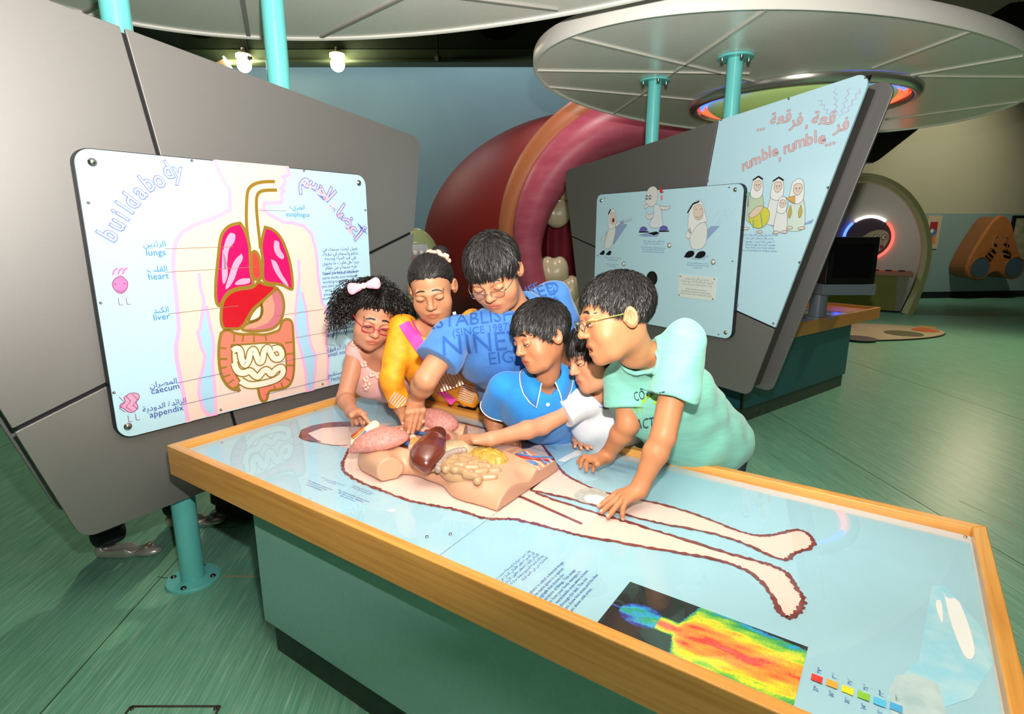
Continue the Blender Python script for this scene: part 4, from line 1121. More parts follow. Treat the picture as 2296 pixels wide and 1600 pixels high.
for ch, c in zip(['r', 'u', 'm', 'b', 'l', 'e', ',', 'r', 'u', 'm', 'b', 'l', 'e', '...'], RUM):
    f2.text(ch, c, 0.088, txo, 2, 0.16, off=0.0028); f2.text(ch, c, 0.088, tx, 3, 0.16, off=0.0)
f2.build('printed_title', st2, 'the words rumble, rumble'); f2 = Flat(PL2.shifted(0.0016), 0.0003)
for w, c, an in (('فر', (0.865, 1.985), -0.06), ('قعة', (0.765, 2.03), -0.12), ('،', (0.676, 2.02), 0), ('فر', (0.615, 2.045), 0.0), ('قعة', (0.52, 2.07), 0.05), ('...', (0.40, 2.05), 0)):
    b = arabic(w); f2.text(b, c, 0.088, txo, 2, an, off=0.0026); f2.text(b, c, 0.088, tx, 3, an)
f2.build('printed_title', st2, 'Arabic title lettering'); f2 = Flat(PL2.shifted(0.0016), 0.0003)
for (c, an, n) in (((0.7659, 2.0803), 2.2, 8), ((0.8181, 2.1014), 1.75, 9), ((0.8661, 2.093), 1.35, 9), ((0.9051, 2.0903), 1.05, 8)):
    P = [(c[0] + math.cos(an) * (k - n / 2) * 0.015 + (0.008 if k % 2 else -0.008) * math.sin(an), c[1] + math.sin(an) * (k - n / 2) * 0.015 - (0.008 if k % 2 else -0.008) * math.cos(an)) for k in range(n + 1)]
    f2.stroke(P, 0.003, mat('r_zig', '#b9a6c9', 0.4), 2)
f2.build('printed_squiggles', st2); f2 = Flat(PL2.shifted(0.0016), 0.0003)
# cartoon band: robed musicians with drum, horn and cymbals
lnk = mat('c_line', '#5b5b63', 0.5)
def blob(F, P, col, layer, w=0.0022, smooth=2):
    Q = smooth2(P + [P[0]], smooth)[:-1]; F.poly(Q, col, layer); F.stroke(Q, w, lnk, layer + 1, closed=True)
def sc(c, k, P): return [(c[0] + x * k, c[1] + y * k) for x, y in P]
crobe, cface, cgreen, cyel, cshadow = mat('c_robe', '#dfe3e0', 0.5), mat('c_face', '#e0cdbf', 0.5), mat('c_sage', '#bcd0b0', 0.5), mat('c_yellow', '#d4cc4a', 0.5), mat('c_shadow', '#8fa9cc', 0.5)
cblk, cpur, cmouth = mat('c_black', '#131317', 0.4), mat('c_purple', '#6a62b4', 0.5), mat('c_mouth', '#a31f28', 0.5)
def robed(F, c, k, robe, layer, tall=1.0, band=True):
    blob(F, sc(c, k, [(-0.06, 0.10 * tall), (0.06, 0.10 * tall), (0.10, -0.15), (0.07, -0.20), (-0.07, -0.20), (-0.10, -0.15)]), robe, layer)
    blob(F, sc(c, k, [(-0.055, 0.20), (0.0, 0.235), (0.05, 0.20), (0.065, 0.06), (0.02, 0.02), (-0.04, 0.03), (-0.075, 0.06)]), mat('c_cloth', '#e8e8e6', 0.5), layer + 2)
    blob(F, sc(c, k, [(-0.035, 0.18), (0.0, 0.19), (0.035, 0.18), (0.04, 0.12), (0.0, 0.085), (-0.04, 0.12)]), cface, layer + 4)
    if band: F.stroke(sc(c, k, [(-0.055, 0.195), (0, 0.225), (0.05, 0.195)]), 0.012 * k / 0.8, cblk, layer + 6)
    for dx in (-0.015, 0.015): F.disc((c[0] + dx * k, c[1] + 0.15 * k), 0.006 * k, lnk, layer + 6, 8)
    blob(F, sc(c, k, [(-0.008, 0.145), (0.012, 0.145), (0.018, 0.125), (-0.014, 0.125)]), cface, layer + 6, 0.001)
bc = (0.50, 1.575)
f2.poly([(0.72, 1.50), (0.775, 1.525), (0.765, 1.50), (0.70, 1.485), (0.55, 1.475), (0.50, 1.50)], cshadow, 2)
robed(f2, (0.415, 1.63), 0.62, cgreen, 3); robed(f2, (0.545, 1.615), 0.62, crobe, 3); robed(f2, (0.665, 1.59), 0.66, mat('c_mint', '#cfe0d6', 0.5), 3, band=False); robed(f2, (0.585, 1.545), 0.46, crobe, 12, band=False)
blob(f2, [(0.375, 1.56), (0.47, 1.605), (0.52, 1.565), (0.50, 1.49), (0.44, 1.47), (0.39, 1.50)], cyel, 22)
blob(f2, [(0.375, 1.55), (0.42, 1.60), (0.475, 1.605), (0.455, 1.565), (0.40, 1.53)], mat('c_drum', '#e0c9b4', 0.5), 24)
for a, b in (((0.41, 1.525), (0.415, 1.475)), ((0.455, 1.56), (0.475, 1.482))): f2.stroke([a, b], 0.006, mat('c_teal', '#6aa79a', 0.5), 26)
f2.stroke([(0.365, 1.60), (0.362, 1.66)], 0.006, mat('c_stick', '#8a5a4a', 0.5), 22); f2.disc((0.362, 1.672), 0.014, mat('c_teal2', '#7fb9a0', 0.5), 23, 14)
blob(f2, [(0.60, 1.64), (0.655, 1.65), (0.66, 1.605)], mat('c_horn', '#d9a65a', 0.5), 22, smooth=0)
for x in (0.635, 0.695): blob(f2, [(x, 1.60), (x + 0.014, 1.56), (x, 1.52), (x - 0.012, 1.56)], mat('c_brass', '#c9ad4a', 0.5), 22)
for x, y in ((0.37, 1.475), (0.46, 1.455), (0.565, 1.452), (0.615, 1.455), (0.645, 1.478), (0.715, 1.475)): blob(f2, [(x - 0.022, y), (x, y + 0.010), (x + 0.022, y + 0.002), (x + 0.012, y - 0.008), (x - 0.015, y - 0.008)], cface, 26)
f2.build('printed_cartoon', st2, 'cartoon band of robed musicians with a drum'); f2 = Flat(PL2.shifted(0.0016), 0.0003)
f2.text(arabic('قد لا نصيح بعض الأصوات التي\nيصدرها جسمك لكن هذا\nلا يعني أنها ليست موجودة'), (0.455, 1.418), 0.019, 'print_text2', 2)
f2.text("Even though you can't usually\nhear them, your body makes\nlots of exciting and unusual noises.", (0.465, 1.363), 0.0165, 'print_text2', 2)
f2.build('printed_caption', st2)
for c in ((0.9516, 2.19), (0.5562, 2.165), (0.1231, 2.1217), (0.0574, 1.7716), (0.8287, 1.6824), (0.7177, 1.2895), (0.60, 0.93), (0.35, 1.01)):
    sign_screw(PL2.shifted(0.0016), c, 0.0055, st2)

# small interactive board on the right stand
SB = Plane(PL2.p(-0.969, 0.794, 0.035), PL2.t, (0, 0, 1))
BWd, BHt = 1.318, 0.944
sign2 = thing('sign_board', SB.p(0.65, 0, -0.03), 'pale blue rounded board with three cartoon men, buttons and a round speaker', 'sign')
slab('board', SB, round_poly([(0, 0), (BWd, 0), (BWd, BHt), (0, BHt)], 0.05, 8), -0.034, -0.004, 'sign_edge', sign2, 0.002)
slab('face', SB, round_poly([(0.003, 0.003), (BWd - 0.003, 0.003), (BWd - 0.003, BHt - 0.003), (0.003, BHt - 0.003)], 0.048, 8), -0.004, 0, 'sign_blue', sign2)
f3 = Flat(SB, 0.0003)
def off3(c): return (c[0] + 0.969, c[1] - 0.794)
# singing man
c = off3((-0.775, 1.455))
f3.poly(sc(c, 1, [(0.02, -0.10), (0.16, 0.05), (0.11, 0.06), (0.12, 0.085), (0.04, 0.06), (0.0, -0.06)]), cshadow, 2)
blob(f3, sc(c, 1, [(-0.02, 0.06), (0.04, 0.04), (0.03, -0.04), (-0.01, -0.13), (-0.09, -0.135), (-0.07, -0.04)]), crobe, 3)
blob(f3, sc(c, 1, [(-0.05, 0.13), (-0.02, 0.175), (0.025, 0.16), (0.05, 0.06), (-0.01, 0.01), (-0.05, 0.03)]), mat('c_cloth', '#e8e8e6'), 5)
blob(f3, sc(c, 1, [(-0.025, 0.14), (0.02, 0.145), (0.035, 0.08), (0.0, 0.045), (-0.03, 0.08)]), cface, 7)
f3.disc((c[0] + 0.008, c[1] + 0.085), 0.017, cmouth, 9, 16, sx=0.7); f3.disc((c[0] + 0.010, c[1] + 0.078), 0.010, cblk, 10, 12, sx=0.7)
f3.stroke(sc(c, 1, [(-0.05, 0.13), (-0.025, 0.165)]), 0.012, cblk, 9)
blob(f3, sc(c, 1, [(-0.06, 0.0), (-0.11, -0.06), (-0.13, -0.055), (-0.12, -0.08), (-0.08, -0.06)]), crobe, 5)
blob(f3, sc(c, 1, [(0.03, 0.03), (0.09, 0.06), (0.08, 0.08), (0.03, 0.06)]), crobe, 5)
for dx in (-0.105, -0.03): blob(f3, sc(c, 1, [(dx - 0.035, -0.175), (dx + 0.01, -0.14), (dx + 0.03, -0.15), (dx + 0.02, -0.18)]), cblk, 5)
n0 = off3((-0.66, 1.52))
for k in range(4):
    x, y = n0[0] + k * 0.025, n0[1] + 0.006 * k
    f3.disc((x, y), 0.006, mat('c_note', '#8a8a94'), 3, 8); f3.stroke([(x + 0.005, y), (x + 0.009, y + 0.025), (x + 0.016, y + 0.02)], 0.002, 'c_note', 3)
f3.build('printed_cartoon', sign2, 'singing cartoon man in a robe'); f3 = Flat(SB, 0.0003)
# walking man with thumping heart
c = off3((-0.345, 1.545))
f3.poly(sc(c, 1, [(-0.16, -0.115), (-0.05, -0.095), (0.05, -0.105), (0.03, -0.125), (-0.10, -0.125)]), cshadow, 2)
f3.poly(sc(c, 1, [(-0.06, -0.10), (0.02, -0.088), (0.05, -0.10), (0.0, -0.115)]), cblk, 3)
blob(f3, sc(c, 1, [(-0.02, 0.10), (0.05, 0.09), (0.065, 0.0), (0.09, -0.055), (0.0, -0.07), (-0.06, -0.05), (-0.01, 0.02)]), mat('c_gown', '#d9e0e6'), 4)
blob(f3, sc(c, 1, [(-0.10, 0.12), (-0.09, 0.20), (-0.03, 0.225), (0.02, 0.19), (0.015, 0.11), (-0.03, 0.075), (-0.08, 0.09)]), mat('c_pale', '#dcdad8'), 6)
blob(f3, sc(c, 1, [(-0.115, 0.09), (-0.075, 0.105), (-0.065, 0.08), (-0.10, 0.065)]), 'c_pale', 8)
for dx in (-0.085, -0.055): f3.ring((c[0] + dx, c[1] + 0.145), 0.010, 0.017, lnk, 9, 14, sx=0.7); f3.disc((c[0] + dx - 0.003, c[1] + 0.135), 0.004, cblk, 10, 8)
blob(f3, sc(c, 1, [(0.04, 0.085), (0.11, 0.075), (0.14, 0.085), (0.13, 0.055), (0.05, 0.055)]), 'c_pale', 8)
blob(f3, sc(c, 1, [(-0.02, 0.04), (-0.06, 0.02), (-0.085, 0.05), (-0.09, 0.01), (-0.05, -0.01), (-0.01, 0.01)]), 'c_pale', 8)
for dx, dy in ((-0.10, -0.075), (0.09, -0.07)):
    blob(f3, sc(c, 1, [(dx - 0.045, dy - 0.015), (dx - 0.03, dy + 0.02), (dx + 0.02, dy + 0.02), (dx + 0.045, dy - 0.01)]), cpur, 8); f3.stroke(sc(c, 1, [(dx - 0.045, dy - 0.018), (dx + 0.048, dy - 0.016)]), 0.008, cblk, 10)
blob(f3, sc(c, 1, [(0.03, 0.18), (0.045, 0.215), (0.06, 0.18), (0.05, 0.16)]), mat('c_redheart', '#e0322e'), 8, 0.001); blob(f3, sc(c, 1, [(0.04, 0.15), (0.06, 0.155), (0.065, 0.125), (0.05, 0.115)]), mat('c_pinkheart', '#ef8fa0'), 8, 0.001)
f3.build('printed_cartoon', sign2, 'walking bald cartoon man'); f3 = Flat(SB, 0.0003)
# satisfied man
c = off3((0.03, 1.46))
f3.poly(sc(c, 1, [(0.03, -0.10), (0.17, 0.03), (0.10, 0.03), (0.02, -0.04)]), cshadow, 2)
blob(f3, sc(c, 1, [(-0.06, 0.07), (0.05, 0.07), (0.085, 0.0), (0.07, -0.11), (-0.04, -0.125), (-0.065, -0.04)]), crobe, 4)
blob(f3, sc(c, 1, [(-0.06, 0.02), (-0.105, -0.03), (-0.07, -0.055), (-0.045, -0.03)]), crobe, 6)
blob(f3, sc(c, 1, [(-0.075, 0.15), (-0.03, 0.19), (0.02, 0.195), (0.055, 0.10), (0.08, 0.055), (0.0, 0.05), (-0.05, -0.03), (-0.085, 0.02)]), mat('c_cloth', '#e8e8e6'), 6)
blob(f3, sc(c, 1, [(-0.045, 0.15), (0.01, 0.175), (0.04, 0.12), (0.03, 0.07), (-0.03, 0.07)]), cface, 8)
f3.stroke(sc(c, 1, [(-0.09, 0.115), (-0.05, 0.17), (0.0, 0.185)]), 0.010, cblk, 10)
f3.stroke(sc(c, 1, [(-0.02, 0.09), (0.005, 0.082), (0.03, 0.10)]), 0.003, lnk, 10)
for dx in (-0.02, 0.015): f3.stroke(sc(c, 1, [(dx - 0.008, 0.135), (dx + 0.008, 0.137)]), 0.003, lnk, 10)
for dx in (-0.05, 0.04): blob(f3, sc(c, 1, [(dx - 0.045, -0.17), (dx - 0.02, -0.13), (dx + 0.035, -0.125), (dx + 0.04, -0.155), (dx, -0.175)]), cblk, 8)
f3.build('printed_cartoon', sign2, 'standing cartoon man in a headscarf'); f3 = Flat(SB, 0.0003)
sw = off3((0.187, 1.508))
f3.stroke([(sw[0] + 0.025 * (1 - t / 20) * math.cos(t * 0.6), sw[1] + 0.025 * (1 - t / 20) * math.sin(t * 0.6)) for t in range(18)], 0.002, mat('c_faint', '#9fb6d2'), 3)
for a in range(5): f3.stroke([(sw[0] + 0.06 + 0.01 * math.cos(a * 1.25), sw[1] + 0.06 + 0.01 * math.sin(a * 1.25)), (sw[0] + 0.06 + 0.035 * math.cos(a * 1.25), sw[1] + 0.06 + 0.035 * math.sin(a * 1.25))], 0.002, 'c_faint', 3)
f3.stroke([(sw[0] - 0.05 + 0.006 * k, sw[1] + 0.01 + 0.008 * k + (0.003 if k % 2 else 0)) for k in range(9)], 0.002, 'c_faint', 3)
for c, ar, en in (((-0.346, 1.354), 'عضلة القلب تصدر أصوات عالية\nعند ضخ الدم إلى أنحاء الجسم', 'Your heart makes a loud beating sound.\nThis is the noise of the heart valves\nmoving blood all around your body.'), ((-0.76, 1.224), 'الحنجرة تصدر أصوات مختلفة\nعند مرور الهواء بها', 'You sing or make noise\nin many ways.'), ((0.05, 1.264), 'الأمعاء تصدر أصوات كهذه\nأثناء هضم الطعام', 'In the intestines gas can turn\nThe body needs to pass "food"\nsounds funny.')):
    f3.build('printed_caption', sign2); f3 = Flat(SB, 0.0003)
    c = off3(c); f3.text(arabic(ar), (c[0], c[1] + 0.028), 0.016, 'print_text2', 3); f3.text(en, (c[0], c[1] - 0.024), 0.0145, 'print_text', 3)
f3.build('printed_captions', sign2)
pc = [off3(c) for c in ((-0.0946, 1.1743), (0.2034, 1.1835), (0.2047, 1.0238), (-0.0888, 1.0134))]
pc = [(pc[0][0], pc[2][1]), (pc[2][0], pc[2][1]), (pc[2][0], pc[0][1]), (pc[0][0], pc[0][1])]
slab('instruction_plate', SB, pc, 0, 0.004, mat('plate_white', '#dfe4dc', 0.35), sign2)
f4 = Flat(SB.shifted(0.0042), 0.0003); pm = ((pc[0][0] + pc[1][0]) / 2, (pc[0][1] + pc[2][1]) / 2)
f4.text(arabic('اضغط على الأزرار واستمع إلى\nالأصوات المختلفة الصادرة من جسمك\nهل تستطيع معرفة مصدر كل صوت'), (pm[0], pm[1] + 0.035), 0.0175, mat('plate_ink', '#6f7f92'), 1)
f4.text('Press the buttons and hear\nthe different noises your body makes.\nDid you know what is making the noise?', (pm[0], pm[1] - 0.032), 0.0155, 'plate_ink', 1)
f4.build('plate_text', sign2)
for dx in (0.012, -0.012):
    for dy in (0.012, -0.012):
        x = pc[0][0] + dx if dx > 0 else pc[1][0] + dx; y = pc[0][1] + dy if dy > 0 else pc[2][1] + dy
        sign_screw(SB.shifted(0.004), (x, y), 0.004, sign2)
c = off3((-0.3433, 1.1288))
MB().lathe(SB.p(c[0], c[1], 0), [(0.052, 0), (0.052, 0.003), (0.046, 0.004), (0.044, 0.001), (0, 0.001)], 28, SB.n).build('speaker', 'black', sign2, True)
for i in range(-3, 4):
    for j in range(-3, 4):
        if i * i + j * j <= 10: MB().lathe(SB.p(c[0] + i * 0.011, c[1] + j * 0.011, 0.001), [(0.0035, 0), (0.0035, 0.001), (0, 0.001)], 6, SB.n).build('speaker_hole', 'dark_core', sign2)
for c in ((-0.1982, 1.3641), (-0.6335, 1.2183), (0.1714, 1.2681)):
    c = off3(c)
    bt_ = MB().lathe(SB.p(c[0], c[1], 0), [(0.017, 0), (0.017, 0.004), (0.013, 0.005), (0.013, 0.003)], 18, SB.n).build('button', 'steel', sign2, True)
    MB().lathe(SB.p(c[0], c[1], 0.003), [(0.012, 0), (0.012, 0.004), (0, 0.005)], 18, SB.n).build('button_cap', mat('btn_white', '#e6e2d8', 0.3), bt_, True)
for c in ((-0.9155, 1.69), (0.2885, 1.702), (0.3042, 0.8342), (-0.92, 0.84)): sign_screw(SB, off3(c), 0.011, sign2)
for c in ((-0.8737, 1.7079), (-0.2826, 1.7186), (0.2446, 1.7175), (0.3117, 1.2788), (0.2552, 0.8138), (-0.9318, 1.2683)): sign_screw(SB, off3(c), 0.004, sign2)

# ------------------------------------------------------------------ elliptical canopies
def canopy(ctr, ang, label, seams, seam_mat, w):
    A, B, n = 2.386, 1.395, 128
    c = thing('ceiling_canopy', (ctr[0], ctr[1], 2.49), label, 'canopy', 'white elliptical canopies')
    ca, sa = math.cos(ang), math.sin(ang)
    def pt(a, s=1.0, z=2.49):
        x, y = A * s * math.cos(a), B * s * math.sin(a); return (ctr[0] + x * ca - y * sa, ctr[1] + x * sa + y * ca, z)
    def offs(a, d, z):
        x, y = A * math.cos(a), B * math.sin(a); nx_, ny_ = math.cos(a) / A, math.sin(a) / B; l = math.hypot(nx_, ny_)
        x -= nx_ / l * d; y -= ny_ / l * d
        return (ctr[0] + x * ca - y * sa, ctr[1] + x * sa + y * ca, z)
    an = [2 * math.pi * i / n for i in range(n)]
    und = new_mesh('underside', [offs(a, 0.02, 2.492) for a in an], [tuple(range(n - 1, -1, -1))], 'white_board', c)
    new_mesh('upper_skin', [offs(a, 0.01, 2.575) for a in an], [tuple(range(n))], 'white_board', c)
    rings = [(0.026, 2.495), (0.026, 2.486), (0.018, 2.480), (0.006, 2.480), (0.0, 2.488), (0.0, 2.56), (0.006, 2.575), (0.03, 2.578)]
    V = []; F = []
    for d, z in rings: V += [offs(a, d, z) for a in an]
    for j in range(len(rings) - 1): F += [(j * n + i, j * n + (i + 1) % n, (j + 1) * n + (i + 1) % n, (j + 1) * n + i) for i in range(n)]
    r = new_mesh('rim', V, F, 'rim_white', c, True); fix_normals(r); smooth_by_angle(r)
    for a, b in seams:
        a = Vector((*a, 2.49)); b = Vector((*b, 2.49)); d = (b - a).normalized(); s_ = Vector((-d.y, d.x, 0))
        MB().obox((a + b) / 2 - Vector((0, 0, 0.001)), s_, d, Vector((0, 0, 1)), w / 2, (b - a).length / 2, 0.006).build('seam_batten', seam_mat, c, bev=0.002)
    return c
canopy((-1.064, 1.297), 0.035, 'white elliptical canopy cut off by the top left of the picture', [((-2.45, 1.53), (-3.07, 1.94)), ((-1.7, 2.0), (-2.77, 2.18)), ((-1.9, 2.08), (-1.52, 2.58)), ((-3.0, 1.31), (-3.42, 1.31)), ((-1.9, 1.3), (-0.3, 1.3))], 'batten_grey', 0.022)
can2 = canopy((-0.879, 5.177), math.radians(71.24), 'white elliptical canopy with glowing coloured dome above the right stand', [((-1.66, 2.95), (-1.05, 4.51)), ((-0.69, 3.13), (-2.36, 5.01)), ((-2.17, 3.4), (-1.03, 4.28)), ((-2.34, 3.8), (-1.5, 4.95)), ((-0.34, 4.6), (0.14, 4.07)), ((-0.14, 4.95), (0.42, 4.81)), ((-0.09, 5.01), (0.5, 5.45)), ((-0.34, 6.72), (0.62, 6.42)), ((-1.6, 5.75), (-1.9, 6.1))], 'batten', 0.02)
dome = thing('dome_lamp', (-0.89, 5.32, 2.35), 'shallow pale green dome with red and blue light arcs under the right canopy', 'lamp')
DC = Vector((-0.892, 5.321, 2.49))
mat('dome_skin', '#c4dc8c', 0.25, coat=0.5, emit='#b9d67a', estr=0.22)
mat('ring_metal', '#c9c6bb', 0.22, metal=0.85)
o = MB().lathe(DC, [(0.70, -0.005), (0.685, -0.035), (0.62, -0.07), (0.45, -0.115), (0.25, -0.14), (0.0, -0.15)], 56).build('dome_shell', 'dome_skin', dome, True)
o = MB().lathe(DC, [(0.84, 0.0), (0.838, -0.03), (0.82, -0.052), (0.79, -0.06), (0.765, -0.045), (0.755, -0.012)], 64).build('ring', 'ring_metal', dome, True)
LEDC = {'red': ('#ff3a22', 26), 'blue': ('#2a46ff', 40), 'green': ('#b8e070', 10)}
for nm, a0, a1 in (('red', 150, 190), ('blue', 195, 250), ('green', 95, 145), ('blue', 300, 352), ('red', 356, 392), ('green', 40, 85)):
    c_, e_ = LEDC[nm]
    m = mat('led_' + nm, c_, 0.5, emit=c_, estr=7.0 if nm == 'blue' else 5.0)
    MB().tube([DC + Vector((0.725 * math.cos(math.radians(a)), 0.725 * math.sin(math.radians(a)), -0.022)) for a in np.linspace(a0, a1, 14)], 0.018, 8).build('light_strip', m, dome, label=nm + ' light strip')

# ------------------------------------------------------------------ second table with monitor
T2u = Vector((0.30, 0.954, 0)).normalized(); T2v = Vector((-T2u.y, T2u.x, 0))
t2 = thing('exhibit_table', (-0.7, 5.6, 0), 'second exhibit table with beech rim and dark teal plinth behind the right stand', 'table')
O2 = Vector((-0.16, 6.595, 0))
def t2box(u0, u1, v0, v1, z0, z1):
    c = O2 + T2u * ((u0 + u1) / 2) + T2v * ((v0 + v1) / 2) + Vector((0, 0, (z0 + z1) / 2))
    return MB().obox(c, T2u, T2v, Vector((0, 0, 1)), (u1 - u0) / 2, (v1 - v0) / 2, (z1 - z0) / 2)
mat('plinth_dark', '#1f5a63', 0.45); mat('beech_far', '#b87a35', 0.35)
for a in ((-2.45, 0, 0, 0.03), (-2.45, 0, 0.89, 0.92), (-0.03, 0, 0.03, 0.89), (-2.45, -2.42, 0.03, 0.89)):
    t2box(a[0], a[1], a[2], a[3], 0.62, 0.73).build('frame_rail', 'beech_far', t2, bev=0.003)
t2box(-2.42, -0.03, 0.03, 0.89, 0.69, 0.708).build('print_sheet', mat('t2_print', '#c9cfb0', 0.15, noise=0.6, scale=4, col2='#5a68a0'), t2)
t2box(-0.50, -0.06, 0.10, 0.80, 0.7085, 0.711).build('orange_panel', mat('t2_or', '#c9642a', 0.3), t2)
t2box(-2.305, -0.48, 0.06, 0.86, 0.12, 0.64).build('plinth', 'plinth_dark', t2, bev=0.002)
t2box(-2.31, -2.29, 0.055, 0.075, 0.12, 0.64).build('plinth_end', 'plinth_edge', t2)
t2box(-2.29, -0.50, 0.075, 0.84, 0.0, 0.12).build('kickboard', 'kick', t2)
mo = thing('monitor', (-0.62, 5.59, 0.708), 'black monitor box on a grey swivel stand on the far table', 'monitor')
b = Vector((-0.60, 5.60, 0.709))
MB().cyl(b, b + Vector((0, 0, 0.02)), 0.13, n=28).build('foot', 'mon_grey', mo, bev=0.003)
MB().cyl(b + Vector((0, 0, 0.02)), b + Vector((0, 0, 0.22)), 0.07, n=24).build('neck', 'mon_grey', mo)
mt = Vector((0.80, 0.60, 0)); mn = Vector((-mt.y, mt.x, 0))
mc = Vector((-0.50, 5.72, 0))
MB().obox(mc + Vector((0, 0, 0.975)), mt, mn, Vector((0, 0, 1)), 0.23, 0.21, 0.045).build('tray', 'mon_grey', mo, bev=0.004)
MB().obox(mc + Vector((0, 0, 1.215)) + mt * 0.0, mt, mn, Vector((0, 0, 1)), 0.215, 0.20, 0.195).build('case', 'black', mo, bev=0.008)
MB().obox(mc + Vector((0, 0, 1.215)) - mn * 0.201, mt, mn, Vector((0, 0, 1)), 0.17, 0.003, 0.14).build('screen', mat('screen_glass', '#08090b', 0.08), mo)

# ------------------------------------------------------------------ platform on the floor
pf = thing('floor_platform', (-0.3, 9.7, 0), 'low oval platform with dark round pads on the far green floor', 'platform')
pcx, pcy = -0.62, 9.55
pe = [(pcx + 1.45 * math.cos(a) * 0.78 - 0.62 * math.sin(a) * 0.62, pcy + 1.45 * math.cos(a) * 0.62 + 0.75 * math.sin(a) * 0.78) for a in np.linspace(0, 2 * math.pi, 48, endpoint=False)]
slab('deck', pl_f, pe, 0, 0.025, mat('deck', '#b5a888', 0.5), pf); slab('deck_edge', pl_f, [(pcx + (x - pcx) * 1.006, pcy + (y - pcy) * 1.006) for x, y in pe], 0, 0.018, 'black_edge', pf)
for x, y, r, m in ((-0.42, 8.95, 0.22, mat('pad_grey', '#55544e', 0.6)), (0.08, 9.75, 0.24, mat('pad_olive', '#5b5a3c', 0.6)), (0.34, 10.25, 0.17, mat('pad_orange', '#c9642f', 0.5)), (0.36, 10.6, 0.13, mat('pad_amber', '#c99a4f', 0.5))):
    MB().cyl((x, y, 0.025), (x, y, 0.030), r, n=28).build('pad', m, pf)

# ------------------------------------------------------------------ far alcove with lit ring
AL = Plane((0.083, 12.56, 0), (1, 0.032, 0), (0, 0, 1))
alc = thing('booth', AL.p(-0.85, 0), 'egg shaped cream booth with a silver back, counter and coloured ring light', 'booth')
arch = [(0.02, 0.0), (0.14, 0.5), (0.19, 1.13), (0.04, 1.66), (-0.23, 2.07), (-0.58, 2.33), (-0.97, 2.43), (-1.36, 2.33), (-1.71, 2.07), (-1.98, 1.66), (-2.13, 1.13), (-2.08, 0.5), (-1.96, 0.0)]
ar_s = smooth2(arch, 2)
V = []; F = []; prof = [(-0.07, -0.28), (-0.07, 0.22), (0.0, 0.27), (0.07, 0.22), (0.07, -0.28)]
for i, p in enumerate(ar_s):
    a_ = Vector(ar_s[max(0, i - 1)]); b_ = Vector(ar_s[min(len(ar_s) - 1, i + 1)]); d = (b_ - a_).normalized(); n_ = Vector((d.y, -d.x))
    taper = 1.0 + 0.5 * max(0, 0.6 - p[1])
    V += [AL.p(p[0] + n_.x * k * taper, p[1] + n_.y * k * taper, h) for k, h in prof]
for i in range(len(ar_s) - 1):
    F += [(i * 5 + k, i * 5 + (k + 1) % 5, (i + 1) * 5 + (k + 1) % 5, (i + 1) * 5 + k) for k in range(5)]
o = new_mesh('arch', V, F, mat('booth_cream', '#c9c48c', 0.5), alc, True); fix_normals(o); smooth_by_angle(o)
slab('back_panel', AL, ar_s, -0.26, -0.20, mat('booth_silver', '#8d8a7e', 0.35, metal=0.35), alc)
slab('counter_top', AL, round_poly([(-1.95, 0.68), (0.02, 0.68), (0.02, 0.74), (-1.95, 0.74)], 0.01, 2), -0.25, 0.36, mat('booth_wood', '#a8683a', 0.4), alc)
slab('counter_front', AL, [(-1.80, 0.03), (-0.17, 0.03), (-0.20, 0.66), (-1.80, 0.66)], -0.22, 0.12, mat('olive', '#8a8a1c', 0.5), alc)
slab('counter_side', AL, [(-0.17, 0.03), (-0.08, 0.03), (-0.02, 0.66), (-0.20, 0.66)], -0.20, 0.10, mat('booth_grey', '#9c9a86', 0.5), alc)
RC = AL.p(-0.745, 1.33, -0.19)
pic = thing('round_picture', RC, 'round picture of a cartoon face in a dark cap inside the lit ring', 'picture')
RP = Plane(RC, AL.t, (0, 0, 1))
MB().cyl(RP.p(0, 0, -0.01), RP.p(0, 0, 0.03), 0.37, n=48).build('disc', mat('pic_plum', '#3d2638', 0.5), pic)
ff = Flat(RP.shifted(0.031), 0.0015)
blob(ff, [(-0.10, 0.02), (0.05, 0.14), (0.25, 0.16), (0.34, 0.06), (0.32, -0.10), (0.22, -0.25), (0.05, -0.28), (-0.06, -0.22)], mat('pic_face', '#cdbf98', 0.5), 1, 0.008)
ff.poly([(-0.34, -0.10), (-0.05, -0.25), (0.10, -0.35), (-0.12, -0.34)], mat('pic_green', '#7e8c3c', 0.5), 1)
for x in (0.13, 0.26): ff.disc((x, 0.02), 0.05, mat('pic_eye', '#e4dcc0', 0.5), 3, 16); ff.ring((x, 0.02), 0.045, 0.055, lnk, 4, 16); ff.disc((x + 0.015, 0.02), 0.018, cblk, 5, 10)
blob(ff, [(0.20, -0.13), (0.26, -0.12), (0.27, -0.19), (0.21, -0.20)], cmouth, 3, 0.004)
blob(ff, [(0.18, -0.02), (0.24, -0.02), (0.25, -0.09), (0.19, -0.10)], 'pic_face', 3, 0.005)
ff.build('printed_face', pic)
for nm, a0, a1, c_, e_ in (('red', -110, 45, '#ff3b30', 5), ('white', 52, 128, '#fffdf4', 6), ('blue', 135, 215, '#2a46ff', 9)):
    m = mat('ring_' + nm, c_, 0.5, emit=c_, estr=e_)
    MB().tube([RP.p(0.39 * math.cos(math.radians(a)), 0.39 * math.sin(math.radians(a)), 0.03) for a in np.linspace(a0, a1, 24)], 0.024, 8).build('light_strip', m, alc, label=nm + ' ring light')
for k in range(5):
    MB().box(AL.p(-1.0 + 0.2 * k, 0.74, 0.02), AL.p(-0.9 + 0.2 * k, 0.765, 0.06)).build('knob', 'black_edge', alc)

